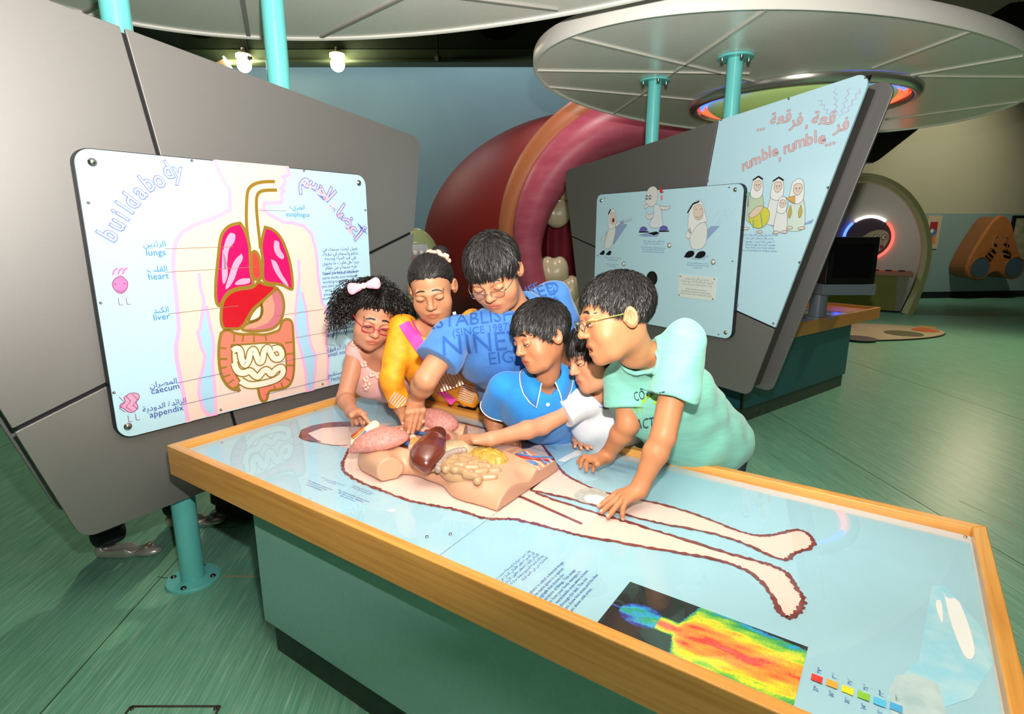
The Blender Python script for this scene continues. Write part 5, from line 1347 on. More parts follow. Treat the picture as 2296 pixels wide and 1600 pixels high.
# ------------------------------------------------------------------ things on the far wall
nose = thing('nose_sculpture', WALL.p(1.25, 0.43), 'large orange brown nose relief with blue nostril discs on the far wall', 'sculpture')
NO = [(0.99, 1.62), (1.19, 1.83), (1.48, 1.62), (1.62, 1.24), (1.92, 0.80), (1.99, 0.58), (1.81, 0.43), (1.6, 0.46), (1.38, 0.61), (1.22, 0.61), (1.04, 0.46), (0.8, 0.43), (0.57, 0.58), (0.60, 0.86), (0.78, 1.24)]
mat('nose_skin', '#b9753f', 0.5, noise=0.15, scale=8); mat('nose_edge', '#8d5b31', 0.6)
NS = smooth2(NO + [NO[0]], 2)[:-1]
slab('back_layer', WALL, [((x - 1.27) * 0.97 + 1.27, (y - 1.0) * 0.97 + 1.0) for x, y in NS], 0.03, 0.40, 'nose_edge', nose)
slab('front_layer', WALL, NS, 0.40, 0.48, 'nose_skin', nose, 0.02)
for x, m_ in ((0.89, 0), (1.72, 0)):
    MB().cyl(WALL.p(x, 0.685, 0.475), WALL.p(x, 0.685, 0.495), 0.205, n=32).build('nostril', mat('nostril_blue', '#47616e', 0.5), nose)
    MB().tube([WALL.p(x + 0.23 * math.cos(a), 0.685 + 0.23 * math.sin(a), 0.48) for a in np.linspace(0, 2 * math.pi, 28, endpoint=False)], 0.018, 6, closed=True).build('nostril_ridge', 'nose_edge', nose, True)
for a, b in ((((1.06, 1.1), (1.2, 0.99))), ((1.0, 1.02), (1.16, 0.9)), ((0.96, 0.93), (1.12, 0.83)), ((1.36, 1.19), (1.5, 1.14)), ((1.36, 1.05), (1.56, 0.99)), ((1.40, 0.95), (1.59, 0.89)), ((1.13, 1.19), (1.20, 1.14))):
    a = Vector(a); b = Vector(b); d = (b - a).normalized() ; s_ = Vector((-d.y, d.x)) * 0.026
    slab('slot', WALL, round_poly([tuple(a + s_), tuple(b + s_), tuple(b - s_), tuple(a - s_)], 0.02, 4), 0.482, 0.486, 'black', nose)
for s_ in (-1, 1):
    MB().tube([WALL.p(1.27 + s_ * x, z, 0.48) for x, z in ((0.10, 1.36), (0.16, 1.32), (0.17, 1.1), (0.30, 0.95)[:2])], 0.02, 6).build('crease', 'nose_edge', nose, True)
po = thing('wall_poster', WALL.p(0.06, 1.08), 'small cream poster with a red and blue picture beside the booth', 'poster')
slab('sheet', WALL, [(-0.10, 1.08), (0.23, 1.08), (0.23, 1.78), (-0.10, 1.78)], 0.012, 0.03, mat('poster_cream', '#c9b79c', 0.5), po)
fq = Flat(WALL.shifted(0.031), 0.001)
fq.poly([(-0.03, 1.2), (0.15, 1.2), (0.15, 1.65), (-0.03, 1.65)], mat('poster_red', '#a12f35', 0.5), 1); fq.disc((0.05, 1.42), 0.09, mat('poster_blue', '#4a7ea6', 0.5), 2, 16); fq.poly([(0.04, 1.2), (0.15, 1.2), (0.15, 1.4), (0.07, 1.34)], mat('poster_or', '#d98a4a', 0.5), 3); fq.disc((0.03, 1.46), 0.04, 'c_cloth', 3, 12)
fq.build('printed_picture', po)
pn = thing('picture_frame', WALL.p(2.5, 0.8), 'dark framed green picture cut by the right edge of the photo', 'picture')
slab('frame', WALL, [(1.96, 0.78), (3.3, 0.78), (3.3, 1.79), (1.96, 1.79)], 0.012, 0.06, 'black_edge', pn)
slab('picture', WALL, [(2.02, 0.84), (3.24, 0.84), (3.24, 1.73), (2.02, 1.73)], 0.06, 0.063, mat('picture_green', '#8f9a72', 0.25, noise=0.8, scale=6, col2='#c4b79a'), pn)
lbp = thing('wall_label', WALL.p(1.72, 1.19), 'small cream caption plate between the nose and the framed picture', 'label')
slab('plate', WALL, [(1.61, 1.19), (1.80, 1.19), (1.80, 1.34), (1.61, 1.34)], 0.012, 0.02, 'poster_cream', lbp)
# hanging black screen under the canopy and a black banner far right
hs = thing('hanging_screen', (-0.45, 9.95, 2.43), 'black screen housing hanging under the far end of the right canopy', 'screen')
HS = Plane((-0.62, 9.85, 0), (0.80, 0.60, 0), (0, 0, 1))
slab('housing', HS, [(-0.55, 2.44), (0.02, 2.40), (0.10, 2.44), (0.62, 2.86), (-0.55, 2.80)], -0.25, 0.05, 'black', hs, 0.01)
for s_ in (-0.3, 0.3): MB().cyl(HS.p(s_, 2.8, -0.1), HS.p(s_, 7.0, -0.1), 0.015, n=8).build('rod', 'black_edge', hs)
bn_ = thing('black_banner', (0.9, 12.0, 4.2), 'black slanted panel under the ceiling at the top right corner', 'panel')
HB = Plane((0.463, 11.754, 0), (0.80, 0.60, 0), (0, 0, 1))
slab('panel', HB, [(0.0, 4.54), (0.42, 4.80), (1.9, 4.95), (1.9, 4.05), (0.96, 4.22)], -0.06, 0.0, 'black', bn_)
for s_ in (0.55, 1.5): MB().cyl(HB.p(s_, 4.35, -0.03), HB.p(s_, 7.0, -0.03), 0.015, n=8).build('rod', 'mon_grey', bn_)
# small wooden box with a tilted silver-edged tablet behind the table corner
tb_ = thing('tilted_tablet', (-2.02, 2.02, 0), 'grey silver edged tablet tilted on a wooden post behind the table corner', 'tablet')
MB().box((-2.08, 1.95, 0.0), (-1.90, 2.10, 0.72)).build('post', 'beech_dark', tb_, bev=0.004)
ta = Vector((0.85, 0.0, -0.53)).normalized(); tn = Vector((0.53, 0.0, 0.85)).normalized()
MB().obox((-2.0, 2.0, 0.80), ta, Vector((0, 1, 0)), tn, 0.10, 0.075, 0.010).build('rim', 'steel', tb_, bev=0.003)
MB().obox(Vector((-2.0, 2.0, 0.80)) + tn * 0.009, ta, Vector((0, 1, 0)), tn, 0.088, 0.064, 0.003).build('screen', mat('tablet_grey', '#5d6266', 0.25), tb_)
# ------------------------------------------------------------------ anatomical torso on the table
mat('torso_plastic', vcol='Col', rough=0.33, coat=0.15)
def axes(x, up=(0, 0, 1)):
    x = np.array(x, float); x /= np.linalg.norm(x); u = np.array(up, float)
    y = np.cross(u, x); y /= np.linalg.norm(y); z = np.cross(x, y)
    return np.stack([x, y, z])
ts = Sdf()
ts.u(Ell((-1.30, 1.30, 0.735), (0.145, 0.165, 0.075)))
ts.u(Ell((-1.12, 1.30, 0.735), (0.13, 0.135, 0.056)), 0.05)
ts.u(Ell((-0.97, 1.305, 0.725), (0.13, 0.165, 0.062)), 0.05)
ts.u(Cap((-0.97, 1.225, 0.690), (-0.78, 1.206, 0.672), 0.085, 0.075), 0.03)
ts.u(Cap((-0.97, 1.385, 0.695), (-0.78, 1.404, 0.682), 0.088, 0.083), 0.03)
ts.s(Cap((-0.86, 1.303, 0.78), (-0.70, 1.303, 0.74), 0.022, 0.05), 0.02)
ts.u(Cap((-1.335, 1.155, 0.742), (-1.235, 1.118, 0.742), 0.056, 0.040), 0.025)
ts.u(Cap((-1.335, 1.445, 0.742), (-1.235, 1.482, 0.742), 0.056, 0.040), 0.025)
ts.u(Cap((-1.42, 1.30, 0.735), (-1.47, 1.28, 0.735), 0.05, 0.042), 0.03)
ts.s(Ell((-1.265, 1.285, 0.825), (0.125, 0.105, 0.072)), 0.008)
ts.s(Ell((-1.045, 1.265, 0.81), (0.105, 0.105, 0.05)), 0.008)
ts.s(RBox((-0.86, 1.44, 0.79), (0.10, 0.085, 0.036), 0.004, axes((1, 0, -0.10))), 0.003)
ts.i(Half((-0.84, 0, 0), (1, 0, 0)), 0.003)
ts.i(Half((-1.258, 1.126, 0), (0.80, -0.60, 0)), 0.0) if False else None
ts.s(RBox((-1.195, 1.075, 0.75), (0.05, 0.06, 0.08), 0.002, axes((0.90, -0.44, 0))), 0.003)
ts.s(RBox((-1.195, 1.525, 0.75), (0.05, 0.06, 0.08), 0.002, axes((0.90, 0.44, 0))), 0.003)
ts.i(Half((0, 0, 0.710), (0, 0, -1)), 0.002)
tan = np.array(srgb('#c99878')); 
def torso_cols(P):
    C = np.tile(tan, (len(P), 1))
    cav1 = Ell((-1.265, 1.285, 0.825), (0.125, 0.105, 0.072))(P.astype(F32)); cav2 = Ell((-1.045, 1.265, 0.81), (0.105, 0.105, 0.05))(P.astype(F32))
    n = vnoise(P, 130, 5); n2 = vnoise(P, 75, 9)
    inner = (cav1 < 0.002) | (cav2 < 0.002)
    mus = np.where(n[:, None] > 0.25, srgb('#c46a55'), np.where(n2[:, None] > 0.1, srgb('#d8a98c'), srgb('#8a3a34')))
    C = np.where(inner[:, None], mus, C)
    top = (P[:, 0] > -0.955) & (P[:, 1] > 1.352) & (P[:, 2] > 0.745) & (P[:, 2] < 0.772)
    strip = np.sin((P[:, 1] - 1.40 + 0.35 * (P[:, 0] + 0.9)) * 260 + 2 * np.sin(P[:, 0] * 60))
    sec = np.where(strip[:, None] > 0.72, srgb('#e8d9c2'), np.where((n[:, None] > 0.45), srgb('#5a7fae'), np.where(n2[:, None] > 0.75, srgb('#c0392b'), srgb('#d9906c'))))
    C = np.where(top[:, None], sec, C)
    fat = top & (P[:, 1] > 1.462); C[fat] = srgb('#e0b062')
    face = (P[:, 0] > -0.8425)
    C[face] = srgb('#b98a70')
    return C
torso = thing('anatomy_torso', (-1.15, 1.30, GZ), 'flesh coloured plastic torso model with open chest lying on the glass table', 'anatomy model')
sdf_obj('torso_shell', ts, (-1.56, 1.05, 0.69), (-0.80, 1.56, 0.84), 0.0035, 'torso_plastic', torso, torso_cols)
for nm, col, pts, r in (('artery', '#b8322a', [(-1.38, 1.28, 0.775), (-1.32, 1.26, 0.785), (-1.27, 1.25, 0.782), (-1.22, 1.27, 0.776), (-1.16, 1.29, 0.77)], 0.009),
                        ('vein', '#3f6ea3', [(-1.38, 1.25, 0.775), (-1.31, 1.24, 0.784), (-1.25, 1.23, 0.784), (-1.20, 1.24, 0.778)], 0.009),
                        ('vein', '#3f6ea3', [(-1.35, 1.33, 0.775), (-1.28, 1.34, 0.78), (-1.21, 1.33, 0.776)], 0.008),
                        ('windpipe', '#e6ddc8', [(-1.47, 1.27, 0.772), (-1.40, 1.275, 0.778), (-1.33, 1.28, 0.778)], 0.013),
                        ('artery', '#b8322a', [(-1.24, 1.20, 0.772), (-1.21, 1.215, 0.786), (-1.17, 1.20, 0.778)], 0.007),
                        ('artery', '#b8322a', [(-0.955, 1.385, 0.764), (-0.90, 1.402, 0.762), (-0.85, 1.43, 0.757)], 0.0035),
                        ('vein', '#4a78b0', [(-0.955, 1.40, 0.764), (-0.91, 1.41, 0.763), (-0.87, 1.42, 0.759), (-0.845, 1.405, 0.757)], 0.004),
                        ('vein', '#4a78b0', [(-0.91, 1.41, 0.762), (-0.88, 1.44, 0.760), (-0.85, 1.455, 0.757)], 0.003),
                        ('vein', '#4a78b0', [(-0.94, 1.37, 0.763), (-0.90, 1.378, 0.761), (-0.86, 1.38, 0.757)], 0.003)):
    MB().tube(smooth3 if False else pts, r, 8).build(nm, mat('vessel_' + col[1:], col, 0.35), torso, True)
hs_ = Sdf().u(Ell((-1.205, 1.225, 0.785), (0.042, 0.034, 0.026))).u(Cap((-1.225, 1.225, 0.80), (-1.25, 1.24, 0.805), 0.012), 0.012)
sdf_obj('heart', hs_, (-1.29, 1.17, 0.74), (-1.14, 1.28, 0.84), 0.003, 'torso_plastic', torso, lambda P: np.where(vnoise(P, 160, 2)[:, None] > 0.2, srgb('#e08a3c'), srgb('#e3b7a0')))

mat('lung_pink', '#cf8f80', 0.5, noise=1.0, scale=120, col2='#b96f66', bump=0.3)
def lung(label, c, d, r, tip):
    s = Sdf().u(Ell(c, r, axes(d))).u(Cap(c, tip, r[1] * 0.55, 0.010), 0.04)
    s.i(Half(np.array(c) - np.array((0, 0, r[2] * 0.45)), (0.0, 0.15, -1)), 0.012)
    c = np.array(c)
    o = sdf_obj('lung', s, c - 0.16, c + 0.16, 0.0035, 'lung_pink')
    # vein-like net on the surface
    P = np.array([v.co for v in o.data.vertices]); tag(o, label, 'lung model', 'removable lung models')
    return o
lung('pink lung model resting over the near shoulder of the torso', (-1.312, 1.165, 0.806), (0.105, 0.125, 0.012), (0.085, 0.052, 0.036), (-1.372, 1.085, 0.775))
lung('pink lung model lifted at the far side under the children\'s hands', (-1.318, 1.425, 0.792), (0.20, 0.04, -0.01), (0.088, 0.055, 0.045), (-1.465, 1.40, 0.78))
lv = Sdf().u(Ell((-1.128, 1.180, 0.806), (0.072, 0.052, 0.036), axes((0.35, -0.9, -0.25)))).u(Ell((-1.160, 1.248, 0.822), (0.062, 0.034, 0.024), axes((-0.45, 0.85, 0.15))), 0.03).u(Cap((-1.12, 1.17, 0.795), (-1.092, 1.137, 0.778), 0.036, 0.014), 0.03)
lv.s(Cap((-1.19, 1.215, 0.845), (-1.11, 1.235, 0.84), 0.008), 0.012)
o = sdf_obj('liver', lv, (-1.26, 1.07, 0.73), (-1.02, 1.34, 0.88), 0.003, mat('liver_brown', '#6a2f22', 0.24, coat=0.5, noise=0.2, scale=25)); tag(o, 'glossy dark brown liver model set across the open chest', 'liver model')
st_ = Sdf().u(Ell((-1.10, 1.275, 0.785), (0.06, 0.04, 0.028), axes((0.6, 0.75, 0)))).u(Cap((-1.11, 1.25, 0.79), (-1.05, 1.31, 0.785), 0.028, 0.03), 0.02)
dig = thing('digestive_organs', (-1.03, 1.24, 0.75), 'tan bowel model with yellow fat apron and grey colon in the open belly', 'organ model')
sdf_obj('stomach', st_, (-1.2, 1.19, 0.73), (-0.99, 1.37, 0.84), 0.0035, mat('stomach_tan', '#b89a74', 0.4, noise=0.3, scale=30), dig)
om = Sdf().u(Ell((-0.985, 1.290, 0.778), (0.066, 0.046, 0.028)))
om.u(Fn(lambda X: Ell((-0.985, 1.290, 0.780), (0.068, 0.048, 0.029))(X) + F32(0.004) * np.sin(X[:, 0] * 190 + 3 * np.sin(X[:, 1] * 90)).astype(F32) * np.sin(X[:, 1] * 170).astype(F32), (-0.985, 1.285, 0.777), 0.075), 0.004)
sdf_obj('fat_apron', om, (-1.08, 1.20, 0.73), (-0.88, 1.37, 0.84), 0.003, mat('fat_yellow', '#c79a2c', 0.4, noise=0.8, scale=60, col2='#a98a4a'), dig)
bb_ = Sdf().u(Ell((-1.012, 1.215, 0.757), (0.088, 0.066, 0.030)))
rr_ = random.Random(3)
for i in range(22):
    px = -1.078 + 0.031 * (i % 6) + rr_.uniform(-0.004, 0.004) + 0.012 * ((i // 6) % 2); py = 1.160 + 0.030 * (i // 6) + rr_.uniform(-0.004, 0.004) + 0.010 * (i % 6) / 5
    a = rr_.uniform(-0.9, 0.9) + (1.2 if i % 5 == 0 else 0); z = 0.7875 - 1.6 * ((px + 1.01) ** 2 + (py - 1.22) ** 2)
    dx, dy = 0.015 * math.cos(a), 0.012 * math.sin(a)
    bb_.u(Cap((px - dx, py - dy, z - 0.001), (px + dx, py + dy, z), 0.0125, 0.0115), 0.0012)
sdf_obj('small_intestine', bb_, (-1.13, 1.12, 0.71), (-0.88, 1.31, 0.83), 0.0026, mat('bowel_tan', '#b58f68', 0.32, coat=0.3), dig)
cb = Sdf()
for i in range(11):
    t = i / 10
    p = np.array((-1.062, 1.150, 0.775)) * (1 - t) ** 2 + 2 * t * (1 - t) * np.array((-1.10, 1.21, 0.80)) + t * t * np.array((-1.055, 1.262, 0.798))
    cb.u(Ell(p, (0.012, 0.009, 0.012)), 0.004)
sdf_obj('colon', cb, (-1.14, 1.12, 0.74), (-1.0, 1.31, 0.83), 0.0025, mat('colon_grey', '#9a8579', 0.4), dig)
# larynx piece
lx = thing('larynx_model', (-1.47, 1.24, 0.72), 'small striped neck and larynx model piece touched by the curly haired girl', 'organ model')
a0 = Vector((-1.488, 1.208, 0.748)); a1 = Vector((-1.455, 1.262, 0.800)); ax_ = (a1 - a0).normalized(); sx_ = Vector((0, 0, 1)).cross(ax_).normalized(); sz_ = ax_.cross(sx_)
sdf_obj('core', Sdf().u(Cap(a0, a1, 0.024, 0.017)), (-1.55, 1.15, 0.70), (-1.40, 1.32, 0.84), 0.0035, mat('larynx_cream', '#e2cfae', 0.4), lx)
for k, col in enumerate(['#b83a2a', '#3f78b0', '#d98a3c', '#b83a2a', '#e8dcc4', '#3f78b0', '#c9573a']):
    an = -1.5 + k * 0.55; o_ = sx_ * math.sin(an) + sz_ * math.cos(an)
    MB().tube([a0 + o_ * 0.027, (a0 * 0.4 + a1 * 0.6) + o_ * 0.022], 0.0045, 6).build('muscle_strip', mat('strip_' + col[1:], col, 0.4), lx, True)
MB().ball(a1 + ax_ * 0.004, (0.014, 0.014, 0.012), 12, 8).build('cartilage', mat('cartilage', '#eef0ea', 0.3), lx, True)

# ------------------------------------------------------------------ giant red mouth behind the stands
mb = thing('mouth_sculpture', (-4.0, 8.2, 0), 'giant dark red rounded head with thick pink lips and teeth, big enough to walk into', 'sculpture')
_fw = np.array((-_f.x, -_f.y, 0)); _fw /= np.linalg.norm(_fw)           # towards the visitors
_rt = np.array((_r.x, _r.y, 0))
BC = np.array((-4.25, 8.45, 1.15)); AXB = np.stack([_rt, -_fw, np.array((0, 0, 1.0))])
MC = np.array((-3.02, 7.35, 1.25))
b_ = Sdf().u(Ell(BC, (2.75, 1.75, 2.12), AXB)).u(Ell(BC + _rt * 1.2 + np.array((0, 0, 0.1)), (2.0, 1.7, 2.05), AXB), 0.4)
b_.s(Ell(MC + _fw * 0.3, (1.35, 1.6, 1.32), AXB), 0.10)
b_.i(Half((0, 0, 0.0), (0, 0, -1)), 0.02)
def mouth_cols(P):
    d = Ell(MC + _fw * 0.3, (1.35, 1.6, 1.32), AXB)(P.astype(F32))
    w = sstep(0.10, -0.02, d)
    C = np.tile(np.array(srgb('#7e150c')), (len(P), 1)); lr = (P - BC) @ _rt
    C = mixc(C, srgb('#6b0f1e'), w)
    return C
sdf_obj('head_shell', b_, (-8.5, 5.0, -0.05), (0.2, 11.8, 3.6), 0.06, mat('mouth_red', vcol='Col', rough=0.55), mb, mouth_cols)
ring_pts = []
for a in np.linspace(0, 2 * math.pi, 72, endpoint=False):
    rx, rz = 1.50, 1.50
    ca_, sa_ = math.cos(a), math.sin(a)
    ring_pts.append(Vector(MC + _rt * rx * ca_ + np.array((0, 0, 1)) * (rz * sa_) + _fw * (0.28 + 0.22 * sa_ - 0.05 * ca_)))
rad = [0.185 + 0.13 * max(0, math.sin(a)) for a in np.linspace(0, 2 * math.pi, 72, endpoint=False)]
lip = MB(); lip.tube(ring_pts, rad, 20, closed=True)
lip.build('lips', mat('lip_pink', '#bd4f68', 0.42, noise=0.35, scale=3, col2='#cc6478', stretch=(1, 1, 3)), mb, True)
ring2 = [p + Vector(_rt * 0.27 * math.cos(a) * 1.0 + np.array((0, 0, 0.30)) * math.sin(a) - _fw * 0.16) for p, a in zip(ring_pts, np.linspace(0, 2 * math.pi, 72, endpoint=False))]
MB().tube(ring2, [0.11 + 0.13 * max(0, math.sin(a)) for a in np.linspace(0, 2 * math.pi, 72, endpoint=False)], 16, closed=True).build('lip_border', mat('lip_orange', '#c07248', 0.45), mb, True)
mat('tooth_white', '#d8c7a6', 0.28, coat=0.3)
def tooth(c, r, h):
    s = Sdf()
    c = np.array(c)
    for dx, dy in ((-1, -1), (1, -1), (1, 1), (-1, 1)):
        s.u(Ell(c + _rt * dx * r * 0.42 + _fw * dy * r * 0.42 + np.array((0, 0, h * 0.15)), (r * 0.62, r * 0.62, h * 0.55)), r * 0.25)
    s.u(Ell(c, (r, r, h * 0.55)), r * 0.3)
    sdf_obj('tooth', s, c - r * 1.8 - 0.05, c + r * 1.8 + 0.05, 0.022, 'tooth_white', mb)
for k in range(9):
    a = math.radians(200 + 17.5 * k)
    tooth(MC + _rt * 1.22 * math.cos(a) + _fw * (0.12 - 0.5 * abs(math.sin(a)) * 0) + np.array((0, 0, -0.02 + 1.05 * math.sin(a) * 0.93)), 0.19, 0.34)
for k in range(9):
    a = math.radians(20 + 17.5 * k)
    tooth(MC + _rt * 1.18 * math.cos(a) + _fw * 0.10 + np.array((0, 0, 1.20 * math.sin(a))), 0.16, 0.30)
# velvet backdrop inside the mouth
V = []; n_ = 70
for i in range(n_):
    t = i / (n_ - 1); x = -1.28 + 2.56 * t; d_ = 0.05 * math.sin(t * 60) + 0.03 * math.sin(t * 23)
    for z in (0.02, 2.3): V.append(MC * np.array((1, 1, 0)) + _rt * x - _fw * (0.35 + d_) + np.array((0, 0, z)))
new_mesh('throat_curtain', V, [(2 * i, 2 * i + 2, 2 * i + 3, 2 * i + 1) for i in range(n_ - 1)], mat('curtain_red', '#8a1530', 0.7, sheen=0.3), mb, True)
add_light('mouth_spot', 'SPOT', (-2.6, 3.9, 5.6), 500, (1.0, 0.9, 0.8), target=(-4.2, 7.3, 1.6), spot_size=math.radians(50), spot_blend=1.0, shadow_soft_size=0.15)  # unseen spot, added to lift the dim head and lips
add_light('mouth_spot', 'SPOT', (-3.4, 6.2, 5.2), 160, (1.0, 0.72, 0.25), target=(-4.3, 7.4, 2.4), spot_size=math.radians(34), spot_blend=0.9, shadow_soft_size=0.1)

# pale green tooth figure with a window of little teeth
tf = thing('tooth_figure', (-4.0, 4.1, 0), 'pale green tooth shaped figure with a window showing rows of white teeth', 'sculpture')
TC = np.array((-3.99, 4.09, 0.0)); TFt = np.array((-TC[1], TC[0], 0)); TFt = np.array((0.70, 0.71, 0)); TFn = np.array((0.71, -0.70, 0))
s = Sdf().u(Ell(TC + np.array((0, 0, 1.12)), (0.25, 0.17, 0.37), np.stack([TFt, TFn, np.array((0, 0, 1.0))])))
s.u(Cap(TC + TFt * 0.10 + np.array((0, 0, 0.95)), TC + TFt * 0.16 + np.array((0, 0, 0.02)), 0.15, 0.10), 0.12).u(Cap(TC - TFt * 0.10 + np.array((0, 0, 0.95)), TC - TFt * 0.16 + np.array((0, 0, 0.02)), 0.15, 0.10), 0.12)
WC = TC + np.array((0, 0, 1.18)) + TFn * 0.19
s.s(RBox(WC - TFt * 0.03, (0.15, 0.07, 0.16), 0.012, np.stack([TFt, TFn, np.array((0, 0, 1.0))])), 0.012)
sdf_obj('body', s, TC + np.array((-0.5, -0.5, 0)), TC + np.array((0.5, 0.5, 1.6)), 0.014, mat('tooth_green', '#aeb886', 0.3, coat=0.4), tf)
TW = Plane(tuple(WC - TFt * 0.03 - TFn * 0.068), tuple(TFt), (0, 0, 1))
slab('window', TW, [(-0.145, -0.155), (0.145, -0.155), (0.145, 0.155), (-0.145, 0.155)], 0, 0.006, mat('window_grey', '#6f7468', 0.3), tf)
slab('gum', TW, [(-0.12, -0.09), (0.12, -0.09), (0.12, 0.09), (-0.12, 0.09)], 0.006, 0.016, mat('gum_red', '#7d3a3c', 0.4), tf)
for r_ in (-1, 1):
    for k in range(4):
        c = TW.p(-0.09 + 0.06 * k, 0.075 * r_, 0.022); MB().ball(c, (0.026, 0.026, 0.024), 10, 8).build('little_tooth', mat('enamel', '#ecebe4', 0.25), tf, True)
